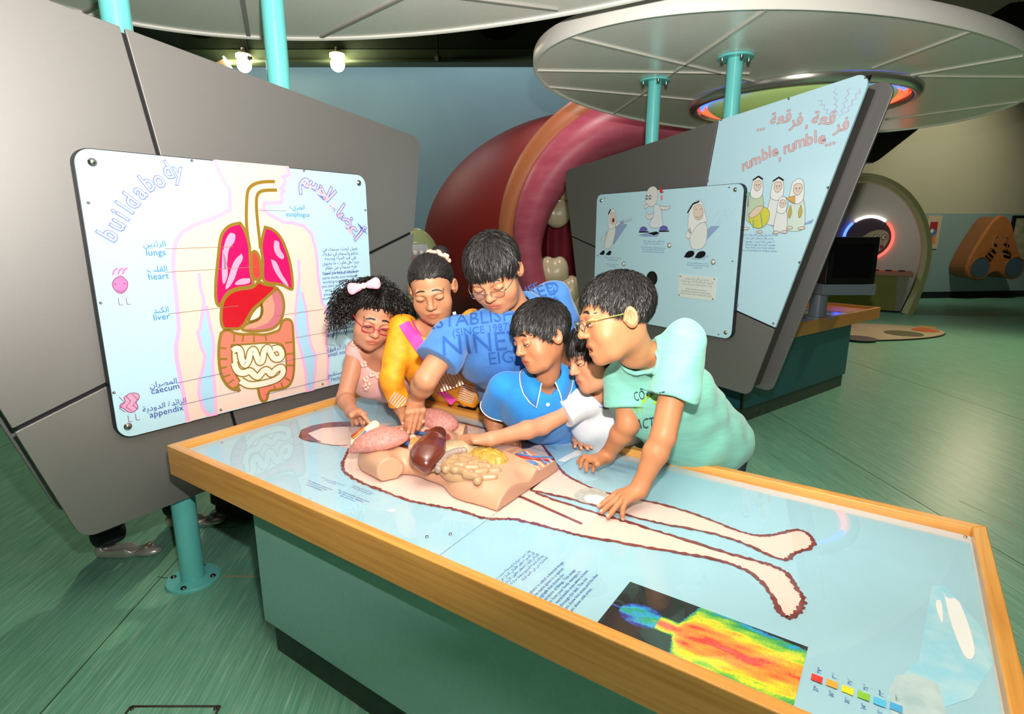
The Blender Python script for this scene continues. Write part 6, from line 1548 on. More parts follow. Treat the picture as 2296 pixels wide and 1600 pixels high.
# ------------------------------------------------------------------ children: joints in metres
KIDS = {
 'K1':{'head':{'c':(-1.6271,1.4319,1.1520),'F':(0.7748,-0.5052,-0.3800),'U':(0.4472,0.0133,0.8943),'X':(-0.4468,-0.8629,0.2363)},'hs':1.0,'neck':(-1.6556,1.4974,1.0073),'chest':(-1.7207,1.5600,0.8985),'pelvis':(-1.9300,1.9700,0.6600),'sR':(-1.7380,1.4376,0.9970),'eR':(-1.7384,1.3652,0.8230),'sL':(-1.7058,1.7044,0.9795),'eL':(-1.8000,1.9300,0.8000),'wL':(-1.7200,1.8000,0.7400),'hR':{'w':(-1.6536,1.3129,0.8000),'ik':(-1.5320,1.2666,0.8350),'pk':(-1.5185,1.2157,0.8350),'tips':[(-1.5045,1.2627,0.7750),(-1.4770,1.2644,0.7950),(-1.5123,1.2629,0.7950),(-1.5409,1.2547,0.7900),(-1.5416,1.2370,0.7850)]}},
 'K2':{'head':{'c':(-1.3897,1.5026,1.2662),'F':(0.5510,-0.7413,-0.3833),'U':(0.1367,-0.3729,0.9177),'X':(-0.8232,-0.5581,-0.1042)},'hs':1.02,'neck':(-1.4431,1.5704,1.1011),'chest':(-1.4685,1.6186,0.9763),'pelvis':(-1.6200,1.9900,0.7000),'sR':(-1.5144,1.4730,1.1079),'eR':(-1.5226,1.4176,0.9248),'sL':(-1.4108,1.7656,1.0951),'eL':(-1.3711,1.7569,0.8701),'hR':{'w':(-1.5190,1.4454,0.8000),'ik':(-1.4552,1.4240,0.8000),'pk':(-1.4420,1.3769,0.8000),'tips':[(-1.3646,1.3649,0.7800),(-1.3515,1.3627,0.7800),(-1.3483,1.3372,0.7800),(-1.3515,1.3187,0.7800),(-1.3540,1.3061,0.7800)]},'hL':{'w':(-1.4636,1.7661,0.7450),'ik':(-1.4565,1.6906,0.7350),'pk':(-1.4186,1.7312,0.7350),'tips':[(-1.4655,1.6557,0.7160),(-1.4133,1.6118,0.7160),(-1.3826,1.6137,0.7160),(-1.3652,1.6257,0.7160),(-1.3554,1.6582,0.7160)]}},
 'K3':{'head':{'c':(-1.1178,1.5089,1.3302),'F':(0.2992,-0.7715,-0.5614),'U':(0.0282,-0.5810,0.8134),'X':(-0.9538,-0.2592,-0.1521)},'hs':1.06,'neck':(-1.1187,1.6215,1.1966),'chest':(-1.1622,1.6417,1.0607),'pelvis':(-1.3600,1.9800,0.7600),'sR':(-1.2096,1.4131,1.1200),'eR':(-1.2169,1.2753,0.9984),'sL':(-1.0681,1.8114,1.2162),'eL':(-1.0118,1.8635,0.9892),'wL':(-1.0200,1.8000,0.8000),'hR':{'w':(-1.3344,1.3404,0.9000),'ik':(-1.2456,1.2898,0.8850),'pk':(-1.2723,1.2431,0.8850),'tips':[(-1.2309,1.2733,0.8250),(-1.2672,1.2744,0.8000),(-1.2688,1.2531,0.8000),(-1.2708,1.2394,0.8100),(-1.2871,1.2460,0.8200)]}},
 'K4':{'head':{'c':(-0.9131,1.4755,1.1443),'F':(-0.3844,-0.8875,-0.2542),'U':(-0.2822,-0.1493,0.9477),'X':(-0.8790,0.4360,-0.1931)},'hs':0.92,'neck':(-0.9270,1.5395,1.0026),'chest':(-0.9812,1.5905,0.8695),'pelvis':(-1.0800,1.9300,0.6200),'sR':(-1.0788,1.5049,0.9409),'eR':(-1.1808,1.5790,0.7854),'sL':(-0.8671,1.6578,0.9645),'eL':(-0.9000,1.8200,0.8000),'hR':{'w':(-1.1144,1.5369,0.7350),'ik':(-1.0753,1.5586,0.7350),'pk':(-1.0495,1.4889,0.7350),'tips':[(-1.0417,1.5885,0.7160),(-1.0385,1.5494,0.7160),(-1.0418,1.5320,0.7160),(-1.0548,1.5180,0.7160),(-1.0676,1.5092,0.7160)]},'hL':{'w':(-0.9354,1.7564,0.7450),'ik':(-0.9778,1.7448,0.7380),'pk':(-0.9258,1.6955,0.7380),'tips':[(-0.9908,1.7218,0.7160),(-1.0288,1.7534,0.7160),(-1.0075,1.7273,0.7160),(-0.9764,1.7037,0.7160),(-0.9557,1.7069,0.7160)]}},
 'K5':{'head':{'c':(-0.7732,1.5791,1.0775),'F':(-0.5218,-0.8207,-0.2329),'U':(-0.3246,-0.0615,0.9438),'X':(-0.7889,0.5681,-0.2343)},'hs':0.92,'neck':(-0.7826,1.6630,0.9516),'chest':(-0.7982,1.7553,0.8266),'pelvis':(-0.8000,1.9400,0.6000),'sR':(-0.8241,1.6365,0.9139),'eR':(-0.9141,1.4915,0.8390),'sL':(-0.7295,1.8016,0.8680),'eL':(-0.7859,1.8098,0.7205),'hR':{'w':(-0.9878,1.3108,0.8350),'ik':(-1.0726,1.3111,0.8300),'pk':(-1.0088,1.2665,0.8300),'tips':[(-1.0082,1.3144,0.8000),(-1.1609,1.3177,0.8000),(-1.1436,1.3064,0.7950),(-1.1190,1.2995,0.7950),(-1.0855,1.2992,0.7950)]},'hL':{'w':(-0.8816,1.7590,0.7450),'ik':(-0.9231,1.7139,0.7380),'pk':(-0.8563,1.6897,0.7380),'tips':[(-0.9091,1.6439,0.7160),(-0.8766,1.6562,0.7160),(-0.8477,1.6512,0.7160),(-0.8223,1.6588,0.7160),(-0.8120,1.6758,0.7160)]}},
 'K6':{'head':{'c':(-0.6209,1.3802,1.2418),'F':(-0.6983,-0.6811,-0.2203),'U':(-0.2944,-0.0073,0.9557),'X':(-0.6525,0.7322,-0.1954)},'hs':1.02,'neck':(-0.5927,1.4579,1.1347),'chest':(-0.5833,1.6540,0.9609),'pelvis':(-0.5000,1.9000,0.7400),'sR':(-0.6554,1.5464,1.0238),'eR':(-0.6322,1.5268,0.8927),'sL':(-0.4709,1.5004,1.1642),'eL':(-0.4862,1.4225,0.9163),'hR':{'w':(-0.7149,1.5707,0.7550),'ik':(-0.7545,1.5229,0.7650),'pk':(-0.6876,1.4593,0.7650),'tips':[(-0.7513,1.4821,0.7350),(-0.7923,1.5175,0.7350),(-0.7702,1.4941,0.7320),(-0.7460,1.4872,0.7300),(-0.7257,1.4930,0.7300)]},'hL':{'w':(-0.5303,1.3778,0.7650),'ik':(-0.5912,1.3608,0.7550),'pk':(-0.5246,1.3044,0.7550),'tips':[(-0.6305,1.3896,0.7160),(-0.6195,1.2934,0.7160),(-0.5989,1.2654,0.7160),(-0.5720,1.2665,0.7160),(-0.5360,1.2913,0.7160)]}},
}
PT = {'k3_est':(-1.1672,1.5173,1.1660),'k3_since':(-1.1742,1.5255,1.1224),'k3_nine':(-1.1552,1.5511,1.0763),'k3_eight':(-1.1084,1.6067,1.0242),'k3_coll':(-1.1655,1.4318,1.2139),'k3_life':(-1.0848,1.6977,1.2988),'k3_new':(-1.0759,1.7650,1.2948),'k3_med':(-1.0826,1.7462,1.2426),'k3_ot':(-1.0715,1.8104,1.2210),'k6_cote':(-0.5978,1.5274,0.9905),'k6_91':(-0.6085,1.5321,0.9434),'k6_ct':(-0.5832,1.5376,0.8993),'k6_leaf':(-0.5831,1.5292,0.9598),'k4_b1':(-0.9393,1.5526,0.9444),'k4_b2':(-0.9414,1.5630,0.8964),'k4_v':(-0.9313,1.5389,0.9657),'sash0':(-1.4900,1.4706,1.1289),'sash1':(-1.4695,1.4757,1.0951),'sash2':(-1.4391,1.4837,1.0470),'sash3':(-1.4063,1.4941,1.0020),'sashb0':(-1.4778,1.5663,0.8992),'sashb1':(-1.4380,1.5791,0.8449),'sashb2':(-1.4127,1.5883,0.8144),'sashb3':(-1.3963,1.5951,0.7974),'neckline0':(-1.4254,1.6172,1.1823),'neckline1':(-1.4166,1.6164,1.1575),'neckline2':(-1.4149,1.6109,1.1326),'emb_c':(-1.4063,1.6158,0.8992),'cuffL0':(-1.3905,1.6996,0.8463),'cuffL1':(-1.4050,1.6986,0.7879),'cuffR0':(-1.5088,1.4285,0.8379),'bow':(-1.5659,1.3445,1.2707)}
mat('skin', vcol='Col', rough=0.48, sss=0.12, spec=0.35)
mat('hair_black', '#0b0908', 0.55, spec=0.35, noise=0.5, scale=160, col2='#1e1714')
mat('strand_hair', vcol='Col', rough=0.42, spec=0.4)
mat('brow_hair', '#1c1310', 0.6)
mat('lash', '#120c0b', 0.5)
mat('eye_white', '#e9e4de', 0.25); mat('iris_brown', '#2a1710', 0.2)
def N3(p): return np.array(p, float)
def unitrows(v): return v / (np.linalg.norm(v, axis=1, keepdims=True) + 1e-12)
def unit(v): return v / (np.linalg.norm(v) + 1e-12)

class Head:
    def __init__(s, spec, hs):
        s.c = N3(spec['c']); s.F = N3(spec['F']); s.U = N3(spec['U']); s.X = N3(spec['X']); s.k = hs
        s.ax = np.stack([s.X, s.F, s.U])
    def w(s, x, y, z): return s.c + s.k * (x * s.X + y * s.F + z * s.U)
    def loc(s, P): return ((P - s.c) @ s.ax.T) / s.k
    def E(s, c, r, tilt=None):
        return Ell(s.w(*c), np.array(r) * s.k, s.ax if tilt is None else tilt @ s.ax)
    def C(s, a, b, r1, r2=None): return Cap(s.w(*a), s.w(*b), r1 * s.k, None if r2 is None else r2 * s.k)

def head_sdf(S, H, open_mouth=0.0, chub=1.0):
    K = H.k
    S.u(H.E((0, -0.012, 0.028), (0.073, 0.092, 0.076)), 0.02 * K)
    S.u(H.E((0, 0.022, -0.035), (0.0575 * chub, 0.064, 0.074)), 0.03 * K)
    S.u(H.C((-0.026, 0.040, -0.082), (0.026, 0.040, -0.082), 0.027 * chub), 0.03 * K)
    S.u(H.E((0, 0.068, -0.098 - open_mouth * 0.3), (0.020, 0.017, 0.015)), 0.026 * K)
    S.u(H.E((0, 0.060, -0.078), (0.030, 0.022, 0.022)), 0.02 * K)
    for d in (-1, 1):
        S.u(H.E((d * 0.037 * chub, 0.049, -0.040), (0.027, 0.026, 0.029)), 0.022 * K)
        S.u(H.C((d * 0.040, 0.074, 0.017), (d * 0.010, 0.084, 0.014), 0.008), 0.014 * K)
        S.s(H.E((d * 0.0315, 0.097, -0.001), (0.018, 0.013, 0.0105)), 0.012 * K)
        S.u(H.E((d * 0.0320, 0.0745, -0.002), (0.0170, 0.0140, 0.0128)), 0.003 * K)
    S.u(H.C((0, 0.083, 0.010), (0, 0.100, -0.028), 0.0068, 0.0092), 0.012 * K)
    S.u(H.E((0, 0.1015, -0.0300), (0.0112, 0.0090, 0.0085)), 0.006 * K)
    for d in (-1, 1):
        S.u(H.E((d * 0.0118, 0.0920, -0.0335), (0.0075, 0.0090, 0.0066)), 0.006 * K)
        S.s(H.E((d * 0.0062, 0.0965, -0.0405), (0.0038, 0.0048, 0.0030)), 0.003 * K)
    S.u(H.E((0, 0.076, -0.062), (0.027, 0.014, 0.018)), 0.014 * K)
    S.u(H.E((0, 0.0850, -0.0595), (0.0240, 0.0082, 0.0054)), 0.006 * K)
    S.u(H.E((0, 0.0830, -0.0705 - open_mouth), (0.0200, 0.0084, 0.0058)), 0.006 * K)
    if open_mouth: S.s(H.E((0, 0.094, -0.0655 - open_mouth * 0.5), (0.0190, 0.016, 0.0012 + open_mouth * 0.42)), 0.0025 * K)
    else:
        for d in (-1, 1): S.s(H.C((d * 0.0250, 0.073, -0.0600), (0, 0.0945, -0.0655), 0.0013, 0.0018), 0.003 * K)
    t = 0.45
    for d in (-1, 1):
        tl = np.array([[math.cos(t), d * math.sin(t), 0], [-d * math.sin(t), math.cos(t), 0], [0, 0, 1]])
        S.u(H.E((d * 0.0785, -0.012, -0.012), (0.0085, 0.0185, 0.0285), tl), 0.006 * K)
        S.s(H.E((d * 0.0880, -0.009, -0.009), (0.0085, 0.0115, 0.0175), tl), 0.003 * K)
        S.u(H.C((d * 0.0810, -0.016, 0.004), (d * 0.0810, -0.014, -0.020), 0.0032), 0.003 * K)
        S.u(H.E((d * 0.0765, 0.004, -0.016), (0.0050, 0.0045, 0.0065)), 0.003 * K)

def skin_cols(P, H, base, tips):
    base = np.array(srgb(base)); C = np.tile(base, (len(P), 1))
    n = vnoise(P, 60, 1)[:, None] * 0.025
    C = C * (1 + n)
    L = H.loc(P)
    near = np.abs(L).max(1) < 0.16
    def g(c, r): return np.exp(-((((L - np.array(c)) / np.array(r)) ** 2).sum(1)))
    for d in (-1, 1): C = mixc(C, base * np.array((1.08, 0.86, 0.82)), 0.45 * near * g((d * 0.038, 0.062, -0.034), (0.022, 0.05, 0.02)))
    C = mixc(C, base * np.array((1.06, 0.86, 0.80)), 0.35 * near * g((0, 0.105, -0.032), (0.016, 0.03, 0.013)))
    lipw = near * (L[:, 1] > 0.06) * np.clip(1.35 - (((L[:, 0] / 0.0225) ** 2 + ((L[:, 2] + 0.0655) / 0.0125) ** 2)), 0, 0.6) / 0.6
    C = mixc(C, base * np.array((0.88, 0.52, 0.52)), 0.8 * lipw)
    for d in (-1, 1):
        C = mixc(C, base * np.array((0.78, 0.66, 0.62)), 0.45 * near * g((d * 0.0315, 0.088, -0.010), (0.017, 0.03, 0.006)))
        C = mixc(C, base * np.array((0.92, 0.72, 0.66)), 0.5 * near * g((d * 0.084, -0.006, -0.010), (0.012, 0.014, 0.02)))
    C = mixc(C, np.array((0.05, 0.02, 0.02)), near * (L[:, 1] > 0.05) * np.exp(-((L[:, 2] + 0.0655) / 0.0012) ** 2) * (np.abs(L[:, 0]) < 0.020) * 0.5)
    for t in tips:
        ii = np.nonzero((np.abs(P - t[0]) < 0.03).all(1))[0]; Pi = P[ii]
        d = np.linalg.norm(Pi - t[0], axis=1)
        Ci = mixc(C[ii], base * np.array((1.10, 0.92, 0.88)), 0.5 * np.exp(-(d / 0.012) ** 2))
        q = Pi - (t[0] + t[1] * 0.006)
        C[ii] = mixc(Ci, np.array((0.80, 0.52, 0.42)), 0.7 * ((q ** 2).sum(1) < 0.0052 ** 2))
    return np.clip(C, 0, 1)

def hand_sdf(S, h, sc, elbow, side, base_r=0.0225):
    """h: wrist, index and little-finger knuckles, five tips (thumb first)"""
    w = N3(h['w']); ik = N3(h['ik']); pk = N3(h['pk'])
    kw = 0.052 * sc; mid = (ik + pk) / 2; d = unit(pk - ik)
    ik, pk = mid - d * kw / 2, mid + d * kw / 2
    fw = unit(mid - w)
    L = np.linalg.norm(mid - w); Lmax = 0.078 * sc
    if L > Lmax: w2 = mid - fw * Lmax
    else: w2 = w
    B = unit(np.cross(fw, d)); 
    if B[2] < 0: B = -B
    ks = [ik + (pk - ik) * t + B * (0.004 * math.sin(math.pi * (0.15 + 0.7 * t))) for t in (0, 0.35, 0.69, 1.0)]
    tips = []
    for i, k in enumerate(ks):
        S.u(Cap(w2 + (k - mid) * 0.45, k - B * 0.002, 0.0135 * sc, 0.0098 * sc), 0.011)
    S.u(Cap(w2 * 0.55 + mid * 0.45 - B * 0.004, mid * 0.8 + w2 * 0.2 - B * 0.004, 0.019 * sc, 0.013 * sc), 0.012)
    LEN = [0.060, 0.068, 0.076, 0.071, 0.056]
    for i in range(5):
        tp = h['tips'][i]
        if tp is None: continue
        tp = N3(tp)
        if i == 0:
            b = w2 * 0.62 + ik * 0.38 - B * 0.006 + unit(ik - pk) * 0.010 * sc
            r = (0.0105, 0.0092, 0.0078)
        else: b = ks[i - 1]; r = (0.0092, 0.0082, 0.0068) if i < 4 else (0.0080, 0.0071, 0.0060)
        Lf = LEN[i] * sc; ch = tp - b; c = np.linalg.norm(ch)
        if c > Lf: tp = b + ch * (Lf / c); c = Lf; ch = tp - b
        sg = math.sqrt(max(0, 3 * c * (Lf - c) / 8)) * 1.05
        up = unit(B - ch * (B @ ch) / (c * c + 1e-9))
        pts = [b + ch * t + up * sg * 4 * t * (1 - t) for t in (0.0, 0.46, 0.76, 1.0)]
        rr = [r[0] * sc, r[1] * sc, (r[1] + r[2]) / 2 * sc, r[2] * sc]
        for a in range(3):
            S.u(Cap(pts[a], pts[a + 1], rr[a], rr[a + 1]), 0.0045 if a == 0 else 0.002)
        for a in (1, 2): S.u(Ell(pts[a], (rr[a] * 1.05,) * 3), 0.002)
        dd = unit(pts[3] - pts[2]); nn = unit(up - dd * (up @ dd))
        tips.append((pts[3], nn))
    S.u(Cap(N3(elbow) * 0.12 + w2 * 0.88, w2, 0.0225 * sc, 0.0195 * sc), 0.02)
    return w2, tips

def strip_on(fn, H, pts, width, name, m, parent, off=0.0012, d=None):
    """thin ribbon laid on the face along local (x, z) points"""
    A = []; Bq = []
    n = len(pts)
    for i, (x, z) in enumerate(pts):
        a = np.array(pts[max(0, i - 1)]); b = np.array(pts[min(n - 1, i + 1)]); t = unit(b - a); nn = np.array((-t[1], t[0]))
        wd = width[i] if isinstance(width, (list, tuple)) else width
        A.append((x + nn[0] * wd / 2, z + nn[1] * wd / 2)); Bq.append((x - nn[0] * wd / 2, z - nn[1] * wd / 2))
    P0 = np.array([H.w(x, 0.16, z) for x, z in A + Bq])
    Q = onto(fn, P0, -H.F, 0.3) + H.F * off * H.k
    F = [(i, i + 1, n + i + 1, n + i) for i in range(n - 1)]
    return new_mesh(name, Q, F, m, parent, True)

def strands(name, P, Nn, dirs, L, w, m, parent, seed=0, lift=0.25, droop=None, segs=3, tone=(0.006, 0.034)):
    r = np.random.default_rng(seed); n = len(P)
    L = L * r.uniform(0.55, 1.2, n)
    V = np.zeros((n, segs + 1, 2, 3)); side = np.cross(dirs, Nn); side /= np.linalg.norm(side, axis=1, keepdims=True) + 1e-9
    ro = r.uniform(-0.9, 0.9, n)[:, None]
    side = side * np.cos(ro) + Nn * np.sin(ro)
    lf = lift * r.uniform(0.3, 1.3, n)
    for k in range(segs + 1):
        t = k / segs
        p = P + dirs * (L * t)[:, None] + Nn * (lf * L * (t - t * t * 0.75) + 0.0005)[:, None]
        if droop is not None: p = p + np.array(droop)[None] * (L * t * t)[:, None]
        ww = w * (1 - t) ** 0.6 + w * 0.08
        V[:, k, 0] = p - side * ww / 2; V[:, k, 1] = p + side * ww / 2
    V = V.reshape(-1, 3)
    b = (np.arange(n) * (segs + 1) * 2)[:, None]
    F = np.concatenate([b + np.array([[2 * k, 2 * k + 1, 2 * k + 3, 2 * k + 2]]) for k in range(segs)], 0)
    cv = tone[0] + (tone[1] - tone[0]) * r.uniform(0, 1, n) ** 2.5
    cols = np.repeat(cv[:, None] * np.array((1.0, 0.86, 0.78))[None], (segs + 1) * 2, 0)
    o = new_mesh(name, V, F, 'strand_hair', parent, True, cols=cols); o['kind'] = 'stuff'
    return o

def hair_fn(H, style):
    front, side, back, puff = style['front'], style['side'], style['back'], style.get('puff', 0.0)
    ell = H.E((0, -0.014, 0.030), (0.0785 + puff, 0.0975 + puff * 0.6, 0.0815 + puff * 1.1))
    top = style.get('top')
    def f(X):
        L = ((X.astype(np.float64) - H.c) @ H.ax.T) / H.k
        d = ell(X)
        az = np.abs(np.arctan2(L[:, 0], L[:, 1] + 0.012))
        zc = np.interp(az, [0, 0.55, 0.95, 1.25, 1.55, 1.85, 2.2, 3.14], [front, front - style.get('fs', 0.0), front - 0.028, side, side - 0.004, side - 0.002, back + 0.01, back])
        if style.get('asym'): zc = zc + style['asym'] * L[:, 0] * (az < 1)
        zc = zc + style.get('serr', 1.0) * (0.003 * np.sin(az * 26 + 1.0) + 0.002 * np.sin(az * 57))
        d = np.maximum(d, ((zc - L[:, 2]) * H.k * 0.8).astype(F32))
        d = d + F32(style.get('rough', 0.0012)) * np.sin(az * 40 + L[:, 2] * 90).astype(F32)
        return d.astype(F32)
    return f

def make_person(key, label, skin, shirt, hair, extra=None, lab_cat='person', girth=1.0, trousers='#2b3140', open_mouth=0.0, chub=1.05, hsc=None, brow=0.8):
    k = KIDS[key]; H = Head(k['head'], k['hs']); sc = hsc or k['hs'] * 0.95
    J = {n: N3(v) for n, v in k.items() if isinstance(v, tuple)}
    root = thing('person', (J['pelvis'][0], J['pelvis'][1], 0), label, 'person', 'children around the table')
    S = Sdf()
    head_sdf(S, H, open_mouth, chub)
    N = J['neck']
    S.u(Cap(H.w(0, -0.022, -0.05), N, 0.046 * sc * girth, 0.050 * sc * girth), 0.03)
    X = unit(J['sR'] - J['sL']); sp_ = unit(N - J['pelvis'])
    S.u(Cap(J['sR'] * 0.8 + N * 0.2 - sp_ * 0.02, J['sL'] * 0.8 + N * 0.2 - sp_ * 0.02, 0.036 * sc), 0.05)
    S.u(Ell(J['chest'], np.array((0.105, 0.065, 0.12)) * sc, axes(X, sp_)), 0.05)
    tips = []
    ag = girth * sc
    for s_ in 'RL':
        sh, el = J['s' + s_], J['e' + s_]
        if 'h' + s_ in k:
            wr, tp = hand_sdf(S, k['h' + s_], sc, el, s_); tips += tp
        else: wr = J['w' + s_]; S.u(Ell(wr, (0.03, 0.03, 0.02)), 0.01)
        S.u(Cap(sh, el, 0.041 * ag, 0.033 * ag), 0.02)
        fm = el * 0.7 + wr * 0.3
        S.u(Cap(el, fm, 0.0325 * ag, 0.0335 * ag), 0.012); S.u(Cap(fm, wr, 0.0335 * ag, 0.0205 * sc), 0.012)
        J['w' + s_] = wr
    pts = [H.c] + list(J.values()) + [t[0] for t in tips]
    lo = np.min(pts, 0) - 0.17; hi = np.max(pts, 0) + 0.17
    lo[2] = min(J['chest'][2] - 0.16, 0.69)
    lo[2] = max(lo[2], 0.68)
    body = sdf_obj('body', S, lo, hi, 0.0030, 'skin', root, lambda P: skin_cols(P, H, skin, tips))
    # brows, lashes
    for d in (-1, 1):
        br = [(d * (0.012 + 0.038 * t), 0.0205 + 0.009 * math.sin(math.pi * (0.25 + 0.62 * t)) - 0.006 * t) for t in np.linspace(0, 1, 9)]
        strip_on(S, H, br, [brow * (0.0040 + 0.0028 * math.sin(math.pi * min(1, 0.3 + t * 0.8))) for t in np.linspace(0, 1, 9)], 'eyebrow', 'brow_hair', root, 0.0012)
        ls = [(d * (0.0165 + 0.031 * t), -0.0035 - 0.0052 * math.sin(math.pi * t) + 0.0010 * t) for t in np.linspace(0, 1, 9)]
        ey = [(x, z - 0.0020) for x, z in ls[1:-1]]
        strip_on(S, H, ey, 0.0030, 'eye', 'eye_white', root, 0.0006)
        strip_on(S, H, [(d * 0.0315 + q, -0.0103) for q in (-0.004, 0, 0.004)], 0.0032, 'iris', 'iris_brown', root, 0.0010)
        strip_on(S, H, ls, [0.0014 + 0.0020 * math.sin(math.pi * t) for t in np.linspace(0.05, 0.95, 9)], 'eyelashes', 'lash', root, 0.0016)
        lid = [(d * (0.0165 + 0.031 * t), 0.0050 + 0.0035 * math.sin(math.pi * t)) for t in np.linspace(0, 1, 7)]
        strip_on(S, H, lid, 0.0009, 'eyelid_crease', mat('crease_' + skin[1:], tuple(np.array(srgb(skin)) * np.array((0.5, 0.36, 0.32))), 0.6), root, 0.0006)
    # hair cap
    if hair:
        fn = hair_fn(H, hair)
        hp = sdf_obj('hair', fn, H.c - 0.17, H.c + 0.17, 0.0036, hair.get('mat', 'hair_black'), root)
        me = hp.data; P = np.empty(len(me.vertices) * 3); me.vertices.foreach_get('co', P); P = P.reshape(-1, 3)
        Nn = sdf_normals(fn, P, 0.004)
        L = H.loc(P)
        if hair.get('n', 0):
            r = np.random.default_rng(len(key) + int(key[1]))
            edge_ = np.abs((Nn * (-H.U)).sum(1)) > 0.6
            pr_ = np.where(edge_ & (L[:, 2] < 0.06), max(1e-4, 1.6 * hair.get('fringe', 1.0)), 1.0); pr_ = np.where((np.abs(L[:, 0] / 0.074) ** 2 + ((L[:, 1] + 0.012) / 0.092) ** 2 + ((L[:, 2] - 0.028) / 0.077) ** 2) < 1.0, 0.02, pr_); pr_ = pr_ / pr_.sum()
            idx = r.choice(len(P), hair['n'], replace=True, p=pr_)
            cr = np.array(hair.get('crown', (0.01, -0.055, 0.10)))
            Dl = L[idx] - cr; Dl += r.normal(0, 0.016, Dl.shape)
            if 'comb' in hair: Dl = Dl * 0.5 + np.array(hair['comb'])[None] * 0.05
            Dw = Dl @ H.ax; Lx = L[idx]; n_ = unitrows(np.stack([Lx[:, 0] / 0.0062, (Lx[:, 1] + 0.014) / 0.0095, (Lx[:, 2] - 0.03) / 0.0066], 1) @ H.ax); Dw -= n_ * (Dw * n_).sum(1, keepdims=True); Dw /= np.linalg.norm(Dw, axis=1, keepdims=True) + 1e-9
            strands('hair_strands', P[idx], n_, Dw, hair.get('L', 0.022) * H.k, hair.get('w', 0.0022), hair.get('mat', 'hair_black'), hp, int(key[1]), hair.get('lift', 0.22), droop=-H.U * hair.get('droop', 0.15))
    # shirt
    shirt_fn = None
    if shirt:
        T = Sdf(); g = girth * sc
        ax_ = axes(X, sp_); ch = J['chest']; pv = J['pelvis']
        T.u(Ell(ch + sp_ * 0.01, np.array((0.155 * shirt.get('wide', 1), 0.095, 0.17)) * g, ax_))
        T.u(Cap(ch - sp_ * 0.02, pv + sp_ * 0.02, 0.105 * g * shirt.get('belly', 1), 0.115 * g * shirt.get('belly', 1)), 0.08)
        T.u(Cap(ch * 0.5 + pv * 0.5 + X * 0.045 * g, pv + X * 0.05 * g, 0.085 * g, 0.10 * g), 0.06); T.u(Cap(ch * 0.5 + pv * 0.5 - X * 0.045 * g, pv - X * 0.05 * g, 0.085 * g, 0.10 * g), 0.06)
        for s_ in 'RL':
            sh, el = J['s' + s_], J['e' + s_]
            T.u(Cap(N * 0.75 + sh * 0.25 - sp_ * 0.022 * sc, sh - sp_ * 0.004, 0.040 * g, 0.050 * g), 0.05)
            fr = shirt['sleeve']
            if fr <= 0: continue
            d = unit(el - sh)
            if fr <= 1:
                end = sh + (el - sh) * fr
                r0, r1 = 0.056 * g * shirt.get('loose', 1), (0.056 + shirt.get('flare', 0.004)) * g * shirt.get('loose', 1)
                cp = Cap(sh, end + d * 0.06, r0, r1 + 0.002); hf = Half(end, d); inn = Cap(end + d * (r1 * 0.72), end + d * 0.2, r1 - 0.009, r1 - 0.004)
                T.u(Fn(lambda X_, cp=cp, hf=hf, inn=inn: np.maximum(np.maximum(cp(X_), hf(X_)), -inn(X_)), (sh + end) / 2, np.linalg.norm(end - sh) / 2 + r1 + 0.07), shirt.get('sk', 0.02))
            else:
                wr = J['w' + s_]; d2 = unit(wr - el); end = el + (wr - el) * (fr - 1)
                T.u(Cap(sh, el, 0.054 * g, 0.046 * g), 0.03)
                cp = Cap(el, end + d2 * 0.06, 0.046 * g, 0.040 * g); hf = Half(end, d2); inn = Cap(end + d2 * 0.02, end + d2 * 0.2, 0.033 * g, 0.033 * g)
                T.u(Fn(lambda X_, cp=cp, hf=hf, inn=inn: np.maximum(np.maximum(cp(X_), hf(X_)), -inn(X_)), (el + end) / 2, np.linalg.norm(end - el) / 2 + 0.12), 0.02)
        nk = unit(H.c - N)
        T.s(Cap(N - nk * shirt.get('ndrop', 0.028), H.c, shirt.get('neck', 0.058) * sc, shirt.get('neck', 0.058) * sc + 0.02), 0.01)
        if 'vneck' in shirt:
            a = shirt['vneck']; fch = unit(np.cross(X, sp_)); fch = fch if fch @ H.F > 0 else -fch
            T.s(Cap(N + fch * 0.03, N + fch * (0.085 * g) - sp_ * a, 0.045 * sc, 0.012), 0.012)
        hem = shirt.get('hem', -0.10)
        T.i(Half(pv + sp_ * hem, -sp_), 0.01)
        if 'cut' in shirt: T.i(Half(*shirt['cut']), 0.004)
        amp = shirt.get('fold', 0.004); sd_ = int(key[1])
        pvv = pv.copy()
        def shirt_fn(X_, T=T, amp=amp):
            d = T(X_); Y = X_.astype(np.float64)
            t = (Y - pvv) @ sp_; a = (Y - pvv) @ X
            fo = np.sin(a * 46 + t * 17 + 1.5 * np.sin(t * 21 + sd_)) * 0.5 + np.sin(a * 23 - t * 38 + sd_ * 2 + 1.2 * np.sin(a * 31)) * 0.5 + 0.5 * np.sin(Y @ np.array((41., 33., -27.)) + 2 * np.sin(Y @ np.array((-19., 23., 17.))))
            return d + F32(amp) * fo.astype(F32)
        pts = [ch, pv, N, J['sR'], J['sL'], J['eR'], J['eL']] + ([J['wR'], J['wL']] if shirt['sleeve'] > 1 else [])
        lo = np.min(pts, 0) - 0.19; hi = np.max(pts, 0) + 0.19
        o = sdf_obj('shirt', shirt_fn, lo, hi, shirt.get('h', 0.0046), shirt['mat'], root, shirt.get('colfn'))
        o['label'] = shirt['label']; o.name = shirt.get('name', 'shirt')
    # trousers and shoes down to the floor
    pv = J['pelvis']; Q = Sdf(); fx = np.array((X[0], X[1], 0)); fx = unit(fx); fy = np.array((-fx[1], fx[0], 0)); fy = fy if fy @ H.F > 0 else -fy
    g = girth * sc
